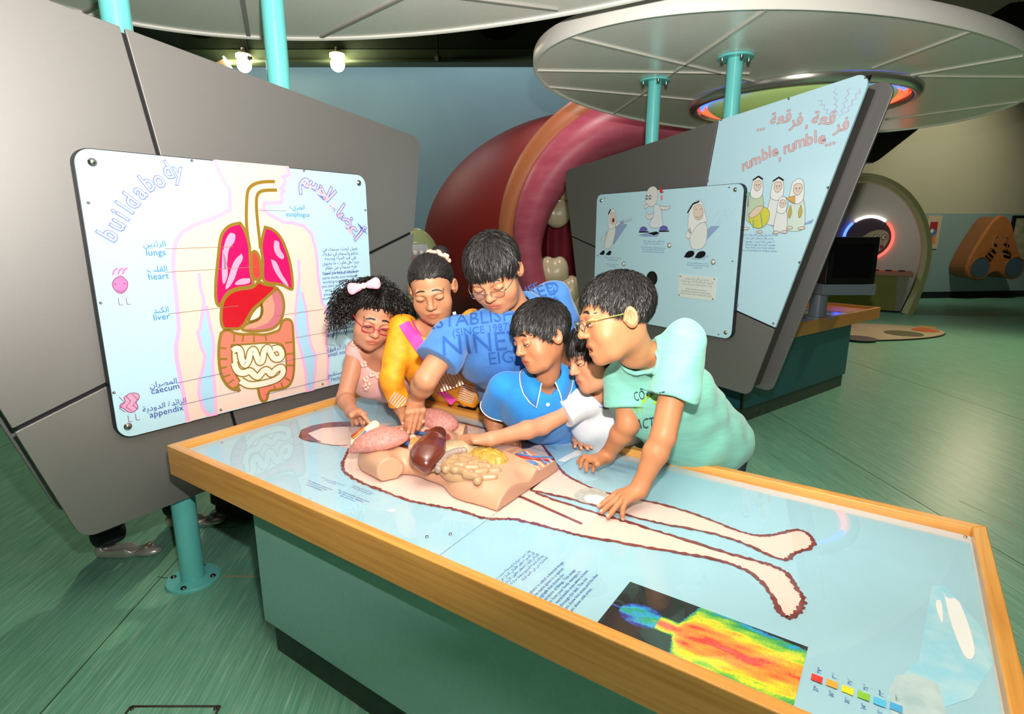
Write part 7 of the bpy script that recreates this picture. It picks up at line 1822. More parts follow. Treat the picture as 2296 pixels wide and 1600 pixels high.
    Q.u(Ell(pv, np.array((0.135, 0.10, 0.10)) * g, np.stack([fx, fy, (0, 0, 1)])))
    feet = []
    for d in (-1, 1):
        hp_ = pv + fx * d * 0.07 * g; ft_ = np.array((pv[0], pv[1], 0.07)) + fx * d * 0.085 * g
        kn = (hp_ + ft_) / 2 + fy * 0.012
        Q.u(Cap(hp_, kn, 0.074 * g, 0.055 * g), 0.03); Q.u(Cap(kn, ft_, 0.055 * g, 0.045 * g), 0.02); feet.append(ft_)
    sdf_obj('trousers', Q, pv + np.array((-0.3, -0.3, -pv[2])), pv + np.array((0.3, 0.3, 0.16)), 0.010, mat('trouser_' + trousers[1:], trousers, 0.8), root)
    for f_ in feet:
        b_ = np.array((f_[0], f_[1], 0.0)) + fy * 0.045
        sh_ = Sdf().u(Ell(b_ + np.array((0, 0, 0.028)), (0.040, 0.10, 0.040), np.stack([fx, fy, (0, 0, 1)]))).u(Ell(b_ - fy * 0.045 + np.array((0, 0, 0.045)), (0.036, 0.045, 0.045), np.stack([fx, fy, (0, 0, 1)])), 0.02)
        sh_.i(Half((0, 0, 0.001), (0, 0, -1)), 0.004)
        sdf_obj('shoe', sh_, b_ - 0.14, b_ + 0.14, 0.007, mat('shoe_dark', '#26221f', 0.5), root)
    return dict(root=root, S=S, H=H, J=J, shirt=shirt_fn, X=X, sp=sp_, N=N, sc=sc)

def make_glasses(R, m, lens_w=0.0235, lens_h=0.015, r=0.0013, zoff=-0.004, rimless=False, temple=None, y0=0.101):
    H = R['H']; root = R['root']
    mb_ = MB()
    def rim(d):
        return [Vector(H.w(d * 0.032 + lens_w * math.copysign(abs(math.cos(a)) ** 0.75, math.cos(a)), y0 - 0.10 * abs(d * 0.032 + lens_w * math.cos(a)) ** 1.35, zoff + lens_h * math.copysign(abs(math.sin(a)) ** 0.75, math.sin(a)))) for a in np.linspace(0, 2 * math.pi, 28, endpoint=False)]
    bridge = [Vector(H.w(x, y0 + 0.003 - 0.2 * x * x, zoff + 0.004)) for x in (-0.0095, -0.004, 0.004, 0.0095)]
    mb_.tube(bridge, r * H.k, 6)
    G = None
    for d in (-1, 1):
        rp_ = rim(d)
        mb_.tube(rp_, (r * (0.7 if rimless else 1)) * H.k, 6, closed=True)
    fr = mb_.build('glasses', m, root, True)
    for d in (-1, 1):
        o = new_mesh('lens', [p - Vector(H.F) * 0.0003 for p in rim(d)], [tuple(range(28))], 'lens_glass', fr)
        tp_ = [Vector(H.w(d * 0.056, y0 - 0.006, zoff + 0.006)), Vector(H.w(d * 0.069, 0.070, zoff + 0.006)), Vector(H.w(d * 0.077, 0.02, zoff + 0.004)), Vector(H.w(d * 0.079, -0.012, zoff + 0.003)), Vector(H.w(d * 0.078, -0.03, zoff - 0.016))]
        MB().tube(tp_, [r * H.k, r * 1.1 * H.k, r * 1.3 * H.k, r * 1.3 * H.k, r * H.k], 6).build('temple', temple or m, fr, True)
    return fr
def lens_material():
    m = bpy.data.materials.new('lens_glass'); m.use_nodes = True; nt = m.node_tree; out = nt.nodes['Material Output']
    tr = nt.nodes.new('ShaderNodeBsdfTransparent'); tr.inputs[0].default_value = (0.96, 0.96, 0.97, 1)
    gl = nt.nodes.new('ShaderNodeBsdfGlossy'); gl.inputs['Roughness'].default_value = 0.03
    mx = nt.nodes.new('ShaderNodeMixShader'); mx.inputs[0].default_value = 0.06
    nt.links.new(tr.outputs[0], mx.inputs[1]); nt.links.new(gl.outputs[0], mx.inputs[2]); nt.links.new(mx.outputs[0], out.inputs['Surface']); MATS['lens_glass'] = m
lens_material()

def cloth_print(R, items, m, name, parent_name, origin, tx, ty, dirn, off=0.0035, sx=1.0):
    """lettering laid onto the cloth: items = (text, (a, b), size, angle) in the plane origin + a*tx + b*ty"""
    V = []; F = []
    origin = N3(origin); tx = unit(N3(tx)); ty = unit(N3(ty)); dirn = unit(N3(dirn))
    for it in items:
        if it[0] == 'poly':
            P = it[1]; T = [tuple(t) for t in tessellate_polygon([[Vector((a, b, 0)) for a, b in P]])]; Q = P
            sets = [(Q, T)]
        else:
            txt, c, size, ang = it[:4]; sets = []
            for P, T in text_tris(txt, size):
                ca_, sa_ = math.cos(ang), math.sin(ang)
                sets.append(([(c[0] + x * sx * ca_ - y * sa_, c[1] + x * sx * sa_ + y * ca_) for x, y in P], T))
        for P, T in sets:
            P, T = fine_tris(P, T, 0.010)
            b = len(V); V += [origin + tx * a + ty * q for a, q in P]; F += [tuple(i + b for i in t) for t in T]
    Q = onto(R['shirt'], np.array(V) - dirn * 0.12, dirn, 0.5) - dirn * off
    return new_mesh(name, Q, F, m, R['root'], True)

def ribbon_on(R, pts, width, name, m, dirn, off=0.002, rows=5):
    """band of cloth laid onto the garment along world points"""
    pts = [N3(p) for p in pts]; n = len(pts); dirn = unit(N3(dirn)); G = []
    for j in range(rows):
        for i in range(n):
            t = unit(pts[min(n - 1, i + 1)] - pts[max(0, i - 1)]); s_ = unit(np.cross(t, dirn))
            G.append(pts[i] + s_ * width * (j / (rows - 1) - 0.5))
    G = np.array(G)
    Q = onto(R['shirt'], G - dirn * 0.10, dirn, 0.4) - dirn * off
    dz = (Q - G) @ dirn; md = np.median(dz); dz = np.clip(dz, md - 0.035, md + 0.035); Q = G + dz[:, None] * dirn
    F = [(j * n + i, j * n + i + 1, (j + 1) * n + i + 1, (j + 1) * n + i) for j in range(rows - 1) for i in range(n - 1)]
    return new_mesh(name, Q, F, m, R['root'], True)
mat('shirt_royal', '#3a72b4', 0.8, noise=0.12, scale=30, bump=0.15, bscale=600, sheen=0.2)
mat('shirt_azure', '#1a86d6', 0.8, noise=0.08, scale=30, bump=0.15, bscale=600, sheen=0.2)
mat('shirt_white', '#e6e4e6', 0.85, noise=0.05, scale=20, bump=0.12, bscale=600)
mat('shirt_mint', '#7cc3ae', 0.85, noise=0.14, scale=14, bump=0.12, bscale=500, stretch=(1, 1, 6), sheen=0.2)
mat('top_pink', '#e8b3ac', 0.8, noise=0.12, scale=25, bump=0.15, bscale=500)
mat('tunic_orange', '#f8a41a', 0.6, noise=0.16, scale=40, bump=0.2, bscale=350, col2='#e88d0e')
SK1, SK2, SK3, SK4, SK5, SK6 = '#bd8365', '#b97f5b', '#bd815e', '#b57955', '#c58a68', '#bb7d55'
k1 = make_person('K1', 'girl with big dark curly hair, pink bow and red glasses in a pink ruffled top', SK1, dict(sleeve=0, mat='top_pink', label='pink top with fabric flowers', neck=0.085, fold=0.003, name='ruffled_top', hem=-0.02, wide=0.85),
                 dict(front=0.068, side=-0.03, back=-0.09, puff=0.016, n=0, rough=0.004, fs=0.006, serr=0.25), brow=0.8)
k2 = make_person('K2', 'girl in an orange embroidered tunic with a pink sash and hair in a bun', SK2, dict(sleeve=1.86, mat='tunic_orange', label='orange tunic', neck=0.075, fold=0.004, name='tunic', hem=-0.25, vneck=0.08, wide=0.95),
                 dict(front=0.066, side=0.006, back=-0.055, puff=-0.002, n=8000, L=0.030, w=0.0014, lift=0.03, crown=(0.0, 0.13, 0.06), rough=0.0005, fs=0.006, serr=0.2, fringe=0.0, droop=0.0), brow=0.65)
k3 = make_person('K3', 'tall boy with rimless glasses in a royal blue printed polo shirt reaching over the torso', SK3, dict(sleeve=0.62, mat='shirt_royal', label='royal blue polo shirt', neck=0.066, fold=0.004, name='polo_shirt', hem=-0.12, wide=1.12, belly=1.12, loose=1.1),
                 dict(front=0.040, side=-0.012, back=-0.06, puff=0.004, fringe=0.5, n=14000, L=0.024, w=0.0017, lift=0.55, crown=(-0.01, -0.05, 0.105)), girth=1.12, chub=1.14)
k4 = make_person('K4', 'small boy in a bright azure polo shirt with white piped collar', SK4, dict(sleeve=0.60, mat='shirt_azure', label='azure polo shirt', neck=0.054, fold=0.003, name='polo_shirt', hem=-0.12, vneck=0.035, loose=1.05, ndrop=0.01),
                 dict(front=0.052, side=-0.010, back=-0.06, puff=0.005, fringe=0.25, droop=0.05, n=14000, L=0.028, w=0.0017, lift=0.55, crown=(-0.01, -0.06, 0.10), mat=mat('hair_brownblack', '#150e0a', 0.55, spec=0.35, noise=0.5, scale=160, col2='#2a1c14')))
k5 = make_person('K5', 'small boy in a white shirt reaching over the torso from behind the mint boy', SK5, dict(sleeve=0.55, mat='shirt_white', label='white shirt', neck=0.062, fold=0.004, name='shirt', hem=-0.12, loose=1.1),
                 dict(front=0.018, side=-0.035, back=-0.065, puff=0.007, n=6000, L=0.032, w=0.0017, lift=0.4))
k6 = make_person('K6', 'boy with green framed glasses in a mint T-shirt leaning on the table at the right', SK6, dict(sleeve=0.58, mat='shirt_mint', label='mint T-shirt', neck=0.058, ndrop=0.012, fold=0.004, name='t_shirt', hem=-0.27, loose=1.10, belly=1.22, wide=0.95, h=0.0042, sk=0.010),
                 dict(front=0.052, side=-0.004, back=-0.062, puff=0.000, fringe=0.4, n=16000, L=0.015, w=0.0016, lift=0.9, fs=0.006), girth=1.05, open_mouth=0.013)
# ------------------------------------------------------------------ hair, glasses, collars, prints
TXv, TYv, TZv = N3(_r), N3(_u), N3(_f)
def slope(a): return TXv * math.cos(a) + TYv * math.sin(a), -TXv * math.sin(a) + TYv * math.cos(a)
mat('frame_red', '#c0304a', 0.3); mat('frame_steel', '#a9a39a', 0.25, metal=0.9); mat('frame_olive', '#6f7d2e', 0.35)
make_glasses(k1, 'frame_red', r=0.0017, lens_w=0.0225, lens_h=0.0135, zoff=-0.006)
make_glasses(k3, 'frame_steel', r=0.0011, lens_w=0.0225, lens_h=0.0120, zoff=-0.010, rimless=True)
make_glasses(k6, 'frame_steel', r=0.0014, lens_w=0.0225, lens_h=0.0125, zoff=-0.004, temple='frame_olive')

# curls of the first girl
def add_curls():
    H = k1['H']; r = np.random.default_rng(4)
    n = 4200
    u = r.normal(size=(n, 3)); u = unitrows(u)
    keep = ((u[:, 1] < 0.05) & (u[:, 2] > -0.60)) | ((u[:, 2] > 0.66) & (u[:, 1] < 0.45)) | ((np.abs(u[:, 0]) > 0.80) & (u[:, 1] < 0.25)) | ((u[:, 2] > 0.44) & (u[:, 1] < 0.9))
    u = u[keep]
    base = u * np.array((0.082, 0.098, 0.086)) + np.array((0, -0.016, 0.03))
    P = H.c + H.k * (base @ H.ax); Nn = unitrows((u / np.array((0.08, 0.1, 0.085))) @ H.ax)
    side = np.sign(u[:, 0])[:, None] * H.X[None]
    D_ = unitrows(Nn * 0.75 + side * 0.55 - H.F[None] * 0.25 - np.array((0, 0, 0.42))[None] * np.where(u[:, 1] > 0.3, -0.6, 1.0)[:, None] + r.normal(0, 0.35, Nn.shape))
    hair_o = [c for c in k1['root'].children if c.name.startswith('hair')][0]
    segs = 16; L = r.uniform(0.05, 0.105, len(P)) * np.where(u[:, 2] > 0.5, 0.55, 1.0) * np.where((u[:, 1] > 0.3) & (u[:, 2] < 0.75), 0.5, 1.0); ph = r.uniform(0, 6.28, len(P)); tw = r.uniform(12, 22, len(P))
    sd = unitrows(np.cross(D_, H.U[None] + 0.01)); bn2 = np.cross(D_, sd)
    V = np.zeros((len(P), segs + 1, 2, 3)); w = 0.0030
    for k in range(segs + 1):
        t = k / segs; rad_ = 0.0075 * min(1, t * 4 + 0.1)
        c = P + D_ * (L * t)[:, None] + np.array((0, 0, -1.0))[None] * (L * 0.45 * t * t)[:, None] + (sd * np.cos(ph + tw * t)[:, None] + bn2 * np.sin(ph + tw * t)[:, None]) * rad_
        o_ = sd * np.sin(ph + tw * t)[:, None] - bn2 * np.cos(ph + tw * t)[:, None] + D_ * 0.8; o_ = unitrows(o_)
        V[:, k, 0] = c - o_ * w / 2; V[:, k, 1] = c + o_ * w / 2
    b = (np.arange(len(P)) * (segs + 1) * 2)[:, None]
    F = np.concatenate([b + np.array([[2 * k, 2 * k + 1, 2 * k + 3, 2 * k + 2]]) for k in range(segs)], 0)
    o = new_mesh('curls', V.reshape(-1, 3), F, mat('curl_hair', '#120c09', 0.5, spec=0.4), hair_o, True); o['kind'] = 'stuff'
add_curls()
# bow
BW = N3(PT['bow']); H = k1['H']
bx = unit(TXv * 0.96 + TYv * 0.22); bz = unit(np.cross(bx, -TZv)); bz = bz if bz[2] > 0 else -bz; by = np.cross(bz, bx)
s_ = Sdf()
for d in (-1, 1):
    s_.u(Cap(BW, BW + bx * d * 0.040, 0.006, 0.019), 0.004); s_.u(Cap(BW + bx * d * 0.02, BW + bx * d * 0.046 + bz * 0.010, 0.010, 0.010), 0.008); s_.u(Cap(BW + bx * d * 0.02, BW + bx * d * 0.046 - bz * 0.010, 0.010, 0.010), 0.008)
s_.i(RBox(BW, (0.08, 0.010, 0.05), 0.008, np.stack([bx, by, bz])), 0.006)
bow = sdf_obj('hair_bow', s_, BW - 0.09, BW + 0.09, 0.0025, mat('bow_pink', '#e79aa8', 0.6, bump=0.3, scale=60), k1['root'])
sdf_obj('bow_knot', Sdf().u(Ell(BW - TZv * 0.006, (0.010, 0.010, 0.011))), BW - 0.03, BW + 0.03, 0.0022, mat('bow_knot', '#f6d3d0', 0.5), bow)
# fabric flowers on the pink top
def flowers():
    r = random.Random(5); J = k1['J']; n = 0
    for i in range(26):
        t = i / 25
        if i < 9: p = J['sR'] * (1 - t * 2.2) + J['chest'] * t * 2.2 + N3((0, 0, 0.03))
        else: p = J['chest'] + TXv * r.uniform(-0.05, 0.06) + TYv * r.uniform(-0.07, 0.06)
        q = onto(k1['shirt'], np.array([p - TZv * 0.12]), TZv, 0.4)[0]
        mbx = MB()
        for k in range(5):
            a = k * 1.2566 + r.uniform(0, 1); c = Vector(q - TZv * 0.004 + (TXv * math.cos(a) + TYv * math.sin(a)) * 0.008)
            mbx.ball(c, (0.0075, 0.0075, 0.0065), 7, 5)
        mbx.build('fabric_flower', mat('flower_pink', '#efb7a6', 0.7), k1['root'], True)
flowers()
# bun and scrunchie of the second girl
H = k2['H']; bc_ = H.w(-0.036, -0.085, 0.080)
bs = Sdf().u(Ell(bc_, (0.036, 0.034, 0.032)))
bun = sdf_obj('hair_bun', bs, bc_ - 0.06, bc_ + 0.06, 0.0035, 'hair_black', k2['root'])
bd = unit(bc_ - H.w(0, -0.01, 0.03)); fx_, fy_, fz_ = frame_of(bd)
rr2 = random.Random(2)
MB().tube([Vector(bc_) - fz_ * 0.016 + (fx_ * math.cos(a) + fy_ * math.sin(a)) * (0.037 + 0.005 * math.sin(a * 9)) + fz_ * 0.006 * math.sin(a * 7) for a in np.linspace(0, 2 * math.pi, 40, endpoint=False)], 0.0085, 8, closed=True).build('scrunchie', mat('scrunchie_peach', '#e3ab98', 0.6, bump=0.4, scale=80), bun, True)
# sash, neckline and silver embroidery
mat('sash_pink', '#d93f9b', 0.7, bump=0.15, scale=200); mat('silver_braid', '#ece7e0', 0.4, metal=0.2, noise=0.5, scale=260, col2='#c9b3a6'); mat('white_trim', '#efe9e4', 0.6)
def dens(keys, n=14):
    Q_ = np.array([PT[k_] for k_ in keys]); t_ = np.linspace(0, len(Q_) - 1, n)
    return [np.array([np.interp(q_, range(len(Q_)), Q_[:, j]) for j in range(3)]) for q_ in t_]
ribbon_on(k2, dens(['sash%d' % i for i in range(4)]), 0.046, 'sash', 'sash_pink', TZv, 0.009)
ribbon_on(k2, dens(['sashb%d' % i for i in range(4)]), 0.032, 'sash', 'sash_pink', TZv, 0.009)
ribbon_on(k2, [PT['neckline%d' % i] for i in range(3)], 0.014, 'neckline_trim', 'white_trim', TZv, 0.004)
def braid(c, w, h, n, ang, tag_=''):
    tx_, ty_ = slope(ang); c = N3(c)
    for k in range(n):
        y = (k / (n - 1) - 0.5) * h
        ribbon_on(k2, [c + tx_ * (w * (q - 0.5)) + ty_ * y for q in np.linspace(0, 1, 9)], h / n * 0.6, 'silver_braid', 'silver_braid', TZv, 0.005, rows=2)
braid(PT['emb_c'], 0.075, 0.095, 9, -1.25); braid(N3(PT['emb_c']) + TXv * 0.012 + TYv * 0.058, 0.095, 0.036, 4, 0.3)
braid((N3(PT['cuffL0']) + N3(PT['cuffL1'])) / 2, 0.065, 0.068, 8, -0.35); braid(N3(PT['cuffR0']) + TXv * 0.008, 0.050, 0.055, 7, 0.9)

def collar(R, m, r0=0.058, r1=0.088, gap=0.42, drop=0.03, tip=0.035, piping=None, rise=0.018, turn=0.0):
    N, H, X, sp_ = R['N'], R['H'], R['X'], R['sp']; sc = R['sc']
    ax_n = unit(unit(H.w(0, -0.022, -0.05) - N) * 0.6 + sp_ * 0.4)
    x_ = unit(X - ax_n * (X @ ax_n)); f_ = np.cross(x_, ax_n); f_ = f_ if f_ @ (-TZv) > 0 else -f_
    if turn: f_, x_ = f_ * math.cos(turn) + x_ * math.sin(turn), x_ * math.cos(turn) - f_ * math.sin(turn)
    out = []
    for d in (-1, 1):
        n = 12; A = []; Bq = []; Cq = []
        for i in range(n):
            t = i / (n - 1); an = gap + (math.pi + 0.03 - gap) * t
            dv = f_ * math.cos(an) + x_ * d * math.sin(an)
            e = max(0, 1 - t * 3.0)
            A.append(N + ax_n * (0.006 - 0.016 * e) * sc + dv * r0 * sc)
            Cq.append(N + ax_n * (rise * (1 - 0.6 * e)) * sc + dv * (r0 + 0.004) * sc)
            Bq.append(N - ax_n * (drop * 0.55 + tip * e * 0.9) * sc + dv * (r1 + 0.012 * e) * sc)
        B2 = np.array(Bq); sd = R['shirt'](B2); nn = sdf_normals(R['shirt'], B2, 0.004)
        B2 = B2 - nn * (sd - 0.005)[:, None]
        M2 = (np.array(Cq) * 0.5 + B2 * 0.5); sd = R['shirt'](M2); nn = sdf_normals(R['shirt'], M2, 0.004); M2 = M2 + nn * np.maximum(0, 0.006 - sd)[:, None]
        V = np.concatenate([np.array(A), np.array(Cq), M2, B2]); F = [(r_ * n + i, r_ * n + i + 1, (r_ + 1) * n + i + 1, (r_ + 1) * n + i) for r_ in range(3) for i in range(n - 1)]
        o = new_mesh('collar', V, F, m, R['root'], True)
        md = o.modifiers.new('thick', 'SOLIDIFY'); md.thickness = 0.003; md.offset = 0
        if piping:
            pth = [Vector(p) for p in B2[::-1]] + [Vector(M2[0]), Vector(Cq[0])]
            MB().tube(pth, 0.0022, 6).build('piping', piping, o, True)
    return f_
collar(k3, 'shirt_royal', r0=0.064, r1=0.098, gap=0.35)
f4 = collar(k4, 'shirt_azure', r0=0.054, r1=0.098, gap=0.45, tip=0.050, rise=0.026, piping='white_trim')
for i in (1, 2):
    q = onto(k4['shirt'], np.array([N3(PT['k4_b%d' % i]) - TZv * 0.12]), TZv, 0.4)[0]
    nn = sdf_normals(k4['shirt'], np.array([q]))[0]
    MB().lathe(Vector(q), [(0.0062, 0), (0.0062, 0.002), (0.0045, 0.003), (0.0, 0.0022)], 14, tuple(nn)).build('button', 'white_trim', k4['root'], True)
def cuff_ring(R, s, frac, m, r, w=0.004, loose=1.0):
    sh, el = R['J']['s' + s], R['J']['e' + s]; d = unit(el - sh); c = sh + (el - sh) * frac - d * 0.002
    fx_, fy_, fz_ = frame_of(d)
    P = np.array([c + N3(fx_) * math.cos(a) * r + N3(fy_) * math.sin(a) * r for a in np.linspace(0, 2 * math.pi, 40, endpoint=False)])
    sd = R['shirt'](P); rv = unitrows(P - c); P = P - rv * (sd - 0.001)[:, None]
    MB().tube([Vector(p) for p in P], w / 2, 6, closed=True).build('sleeve_piping' if m == 'white_trim' else 'sleeve_hem', m, R['root'], True)
cuff_ring(k4, 'R', 0.60, 'white_trim', 0.058)
# royal blue shirt print
mat('print_navy', '#1f4f97', 0.85)
tx_, ty_ = slope(0.16)
def onshirt(R, txt, key, size, ang, m, dirn=None, name='shirt_print', sx=1.0):
    a, b = slope(ang); cloth_print(R, [(txt, (0, 0), size, 0.0)], m, name, None, PT[key], a, b, TZv if dirn is None else dirn, sx=sx)
for t, kk, sz, an in (('COLLEGE', 'k3_coll', 0.040, 0.30), ('ESTABLISHED', 'k3_est', 0.062, 0.12), ('(SINCE 1987)', 'k3_since', 0.034, 0.14), ('NINETY', 'k3_nine', 0.090, 0.10), ('EIGHT', 'k3_eight', 0.060, 0.10), ('LIFE', 'k3_life', 0.050, 0.40), ('NEW', 'k3_new', 0.034, 0.0), ('MED', 'k3_med', 0.070, 0.30), ('OTHER', 'k3_ot', 0.030, -1.2)):
    onshirt(k3, t, kk, sz, an, 'print_navy')
# mint shirt print
mat('print_dark', '#1f3347', 0.85); mat('print_lime', '#8fbf3a', 0.85)
onshirt(k6, "CÔTE", 'k6_cote', 0.040, 0.25, 'print_dark', name='chest_print', sx=0.5); onshirt(k6, '91', 'k6_91', 0.040, 0.25, 'print_lime', name='chest_print', sx=0.7); onshirt(k6, 'ACT', 'k6_ct', 0.050, 0.20, 'print_dark', name='chest_print', sx=0.5)
a_, b_ = slope(0.2)
for an in range(4):
    c = (math.cos(an * 0.9) * 0.016, math.sin(an * 0.9) * 0.02)
    cloth_print(k6, [('poly', [(c[0], c[1]), (c[0] + 0.012, c[1] + 0.004), (c[0] + 0.016, c[1] + 0.016), (c[0] + 0.002, c[1] + 0.012)])], 'print_lime', 'chest_print', None, PT['k6_leaf'], a_, b_, TZv)
# collar band of the T-shirt and seam at the shoulder
def neck_band(R, m, r=0.066, tube=0.006, dz=-0.020):
    N, H, X, sp_ = R['N'], R['H'], R['X'], R['sp']; sc = R['sc']; nk = unit(H.c - N)
    c0 = N - nk * 0.02
    fx_, fy_, fz_ = frame_of(nk)
    P = np.array([c0 + N3(fx_) * math.cos(a) * (r + 0.01) * sc + N3(fy_) * math.sin(a) * (r + 0.01) * sc for a in np.linspace(0, 2 * math.pi, 44, endpoint=False)])
    for _ in range(4):
        sd = R['shirt'](P); nn = sdf_normals(R['shirt'], P, 0.004); P = P - nn * (sd - 0.001)[:, None]
    MB().tube([Vector(p) for p in P], tube, 8, closed=True).build('neck_band', m, R['root'], True)
neck_band(k6, 'shirt_mint'); neck_band(k5, mat('shirt_lilac', '#a9a6c9', 0.85), 0.064, 0.005)

# ------------------------------------------------------------------ two grown-ups standing behind the left stand
def adult(label, pos, face, height, top_col, kind, skin):
    root = thing('person', (pos[0], pos[1], 0), label, 'person')
    p = np.array((pos[0], pos[1], 0.0)); f_ = unit(np.array((face[0], face[1], 0.0))); x_ = np.array((f_[1], -f_[0], 0)); k = height / 1.62
    up = np.array((0, 0, 1.0))
    H = Head(dict(c=p + up * 1.50 * k + f_ * 0.01, F=unit(f_ - up * 0.15), U=unit(up + f_ * 0.15), X=np.cross(unit(f_ - up * 0.15), unit(up + f_ * 0.15))), 1.02)
    S = Sdf(); head_sdf(S, H)
    N = p + up * 1.34 * k; S.u(Cap(H.w(0, -0.02, -0.05), N, 0.048, 0.055), 0.03)
    for d in (-1, 1):
        sh = p + x_ * d * 0.17 + up * 1.29 * k; el = p + x_ * d * 0.21 + up * 1.02 * k - f_ * 0.02; wr = p + x_ * d * 0.15 + up * 0.92 * k + f_ * 0.20
        S.u(Cap(N, sh, 0.05, 0.05), 0.04); S.u(Cap(sh, el, 0.046, 0.038), 0.02); S.u(Cap(el, wr, 0.037, 0.024), 0.02)
        hx = x_ * -d
        for q in range(4):
            b0 = wr + f_ * 0.08 + hx * (0.02 - 0.014 * q) ; S.u(Cap(wr, b0, 0.015, 0.011), 0.01); S.u(Cap(b0, b0 + f_ * 0.05 - up * 0.04, 0.009, 0.007), 0.003)
        S.u(Cap(wr + hx * 0.01, wr + hx * 0.05 + f_ * 0.05 - up * 0.01, 0.012, 0.009), 0.008)
    S.u(Cap(p + up * 1.24 * k, p + up * 0.95 * k, 0.10, 0.10), 0.05)
    if kind == 'jeans':
        for d, q in ((1, foot_a), (-1, foot_b)):
            a = np.array((q[0], q[1], 0.06)); S.u(Cap(a + up * 0.16, a, 0.036, 0.034), 0.01); S.u(Cap(a - up * 0.010, a + f_ * 0.12 - up * 0.032, 0.033, 0.022), 0.02)
            S.i(Half((0, 0, 0.006), (0, 0, -1)))
    lo = p + np.array((-0.45, -0.45, 0)); hi = p + np.array((0.45, 0.45, 1.75 * k))
    sdf_obj('body', S, lo, hi, 0.006, 'skin', root, lambda P: skin_cols(P, H, skin, []))
    fn = hair_fn(H, dict(front=0.04, side=-0.06, back=-0.10, puff=0.012)); sdf_obj('hair', fn, H.c - 0.19, H.c + 0.19, 0.007, 'hair_black', root)
    T = Sdf().u(Ell(p + up * 1.18 * k, (0.19, 0.13, 0.20), np.stack([x_, f_, up]))).u(Cap(p + up * 1.05 * k, p + up * 0.85 * k, 0.14, 0.16), 0.08)
    for d in (-1, 1):
        T.u(Cap(N - up * 0.03, p + x_ * d * 0.17 + up * 1.28 * k, 0.055, 0.062), 0.05); T.u(Cap(p + x_ * d * 0.17 + up * 1.28 * k, p + x_ * d * 0.21 + up * 1.03 * k, 0.062, 0.056), 0.03)
    T.s(Cap(N - up * 0.01, H.c, 0.06, 0.08), 0.01); T.i(Half(p + up * 0.80 * k, -up), 0.01)
    sdf_obj('blouse', T, lo, hi, 0.010, mat('blouse_' + top_col[1:], top_col, 0.8), root)
    return root, p, f_, x_, up
foot_a, foot_b = (-2.845, 0.872), (-2.875, 1.19)
mat('silver_leather', '#cdc9c2', 0.35, metal=0.55); mat('jeans_grey', '#33373a', 0.85, noise=0.3, scale=60); mat('buckle_gold', '#b9965a', 0.3, metal=0.9); mat('insole', '#8a7a66', 0.7)
wm, p, f_, x_, up = adult('woman in rolled grey jeans and silver flat shoes, hidden above by the left stand', (-2.88, 1.03), (0.76, 0.65), 1.60, '#3a4048', 'jeans', '#b07a5a')
Q = Sdf().u(Ell(p + up * 0.86, (0.17, 0.13, 0.13), np.stack([x_, f_, up])))
for q, d in ((foot_a, 1), (foot_b, -1)):
    a = np.array((q[0], q[1], 0.0)); hp_ = p + up * 0.84 + x_ * d * 0.08
    kn = (hp_ + a + up * 0.1) / 2 + f_ * 0.02
    Q.u(Cap(hp_, kn, 0.095, 0.072), 0.03); Q.u(Cap(kn, a + up * 0.16, 0.072, 0.060), 0.02)
jn = sdf_obj('jeans', Q, p + np.array((-0.4, -0.4, 0.05)), p + np.array((0.4, 0.4, 1.05)), 0.010, 'jeans_grey', wm)
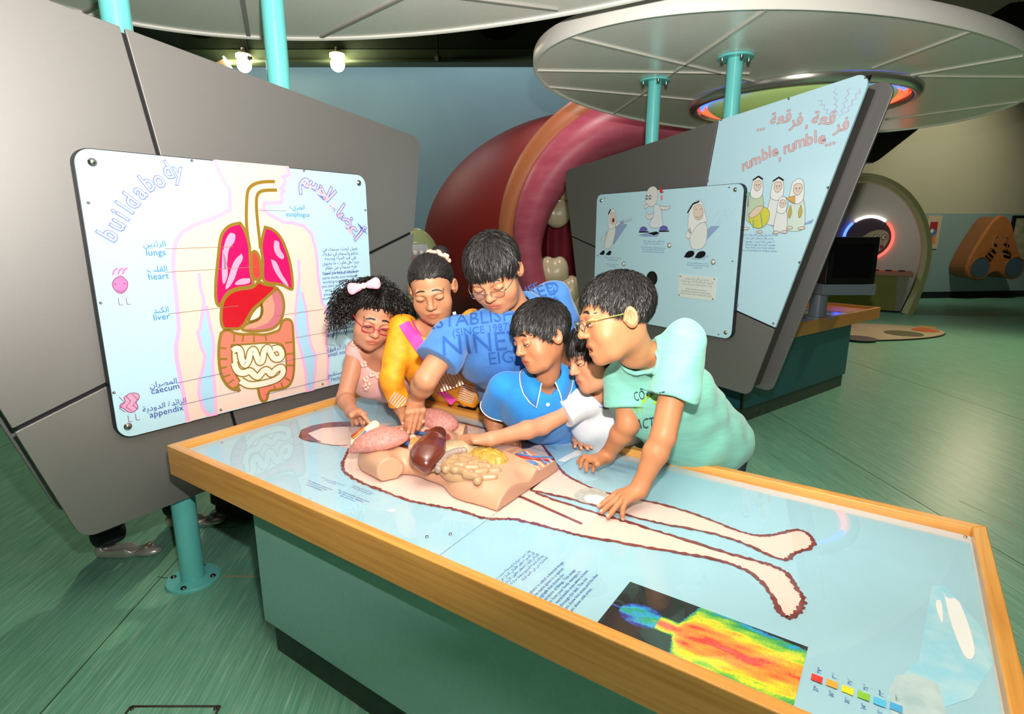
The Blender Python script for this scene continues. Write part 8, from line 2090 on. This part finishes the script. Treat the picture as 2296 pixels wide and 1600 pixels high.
for q in (foot_a, foot_b):
    a = Vector((q[0], q[1], 0)); F_ = Vector(f_); X_ = Vector(x_)
    MB().lathe(a + Vector((0, 0, 0.085)), [(0.050, 0), (0.064, 0.0), (0.069, 0.02), (0.068, 0.055), (0.062, 0.06), (0.056, 0.02)], 20).build('rolled_cuff', 'jeans_grey', wm, True)
    fa_ = np.stack([x_, f_, np.array((0, 0, 1.0))]); c = np.array((q[0], q[1], 0)) + f_ * 0.065
    sh_ = Sdf().u(Cap(c - f_ * 0.09 + up * 0.028, c + f_ * 0.01 + up * 0.024, 0.034, 0.040), 0).u(Ell(c + f_ * 0.095 + up * 0.020, (0.040, 0.062, 0.024), fa_), 0.03).u(Ell(c - f_ * 0.10 + up * 0.045, (0.032, 0.025, 0.042), fa_), 0.02)
    sh_.s(Cap(c - f_ * 0.085 + up * 0.085, c + f_ * 0.050 + up * 0.070, 0.036, 0.040), 0.006)
    sh_.s(Cap(c - f_ * 0.085 + up * 0.045, c + f_ * 0.045 + up * 0.040, 0.027, 0.028), 0.006)
    sh_.i(Half((0, 0, 0.0015), (0, 0, -1)), 0.003)
    so = sdf_obj('flat_shoe', sh_, c - 0.2, c + 0.2, 0.0045, 'silver_leather', wm)
    t_ = Vector(c + f_ * 0.098) + Vector((0, 0, 0.046))
    MB().tube([t_ + X_ * 0.016 * math.cos(b) + F_ * 0.012 * math.sin(b) for b in np.linspace(0, 2 * math.pi, 16, endpoint=False)], 0.003, 6, closed=True).build('buckle', 'buckle_gold', so, True)
    MB().ball(t_ + X_ * 0.018, (0.012, 0.012, 0.006), 8, 6).ball(t_ - X_ * 0.018, (0.012, 0.012, 0.006), 8, 6).build('shoe_bow', 'silver_leather', so, True)
wm2, p, f_, x_, up = adult('woman in a long dark red skirt with black patterned hem behind the left stand', (-2.76, 1.58), (0.8, -0.2), 1.62, '#5a1416', 'skirt', '#b07a5a')
sk = MB(); pr_ = [(0.13, 0.98), (0.17, 0.85), (0.20, 0.6), (0.225, 0.3), (0.24, 0.14)]
n_ = 64; V = []; F = []
for r_, h_ in pr_: V += [tuple(p + np.array((math.cos(a), math.sin(a), 0)) * r_ * (1 + 0.05 * math.sin(a * 11) * (1 - h_)) + up * h_) for a in np.linspace(0, 2 * math.pi, n_, endpoint=False)]
for j in range(len(pr_) - 1): F += [(j * n_ + i, j * n_ + (i + 1) % n_, (j + 1) * n_ + (i + 1) % n_, (j + 1) * n_ + i) for i in range(n_)]
new_mesh('skirt', V, F, mat('skirt_red', '#4a0d10', 0.85), wm2, True)
V = []; F = []
for r_, h_ in ((0.241, 0.15), (0.246, 0.10), (0.248, 0.05)): V += [tuple(p + np.array((math.cos(a), math.sin(a), 0)) * r_ * (1 + 0.05 * math.sin(a * 11) * (1 - h_)) + up * h_) for a in np.linspace(0, 2 * math.pi, n_, endpoint=False)]
for j in range(2): F += [(j * n_ + i, j * n_ + (i + 1) % n_, (j + 1) * n_ + (i + 1) % n_, (j + 1) * n_ + i) for i in range(n_)]
new_mesh('patterned_hem', V, F, mat('hem_black', '#0d0b0a', 0.8, noise=1.0, scale=55, col2='#3a2f1e'), wm2, True)
for d in (-1, 1):
    c = p + x_ * d * 0.09 + f_ * 0.06
    s_ = Sdf().u(Ell(c + up * 0.03, (0.042, 0.11, 0.04), np.stack([x_, f_, up]))); s_.i(Half((0, 0, 0.001), (0, 0, -1)), 0.003)
    sdf_obj('shoe', s_, c - 0.15, c + 0.15, 0.008, 'shoe_dark', wm2)
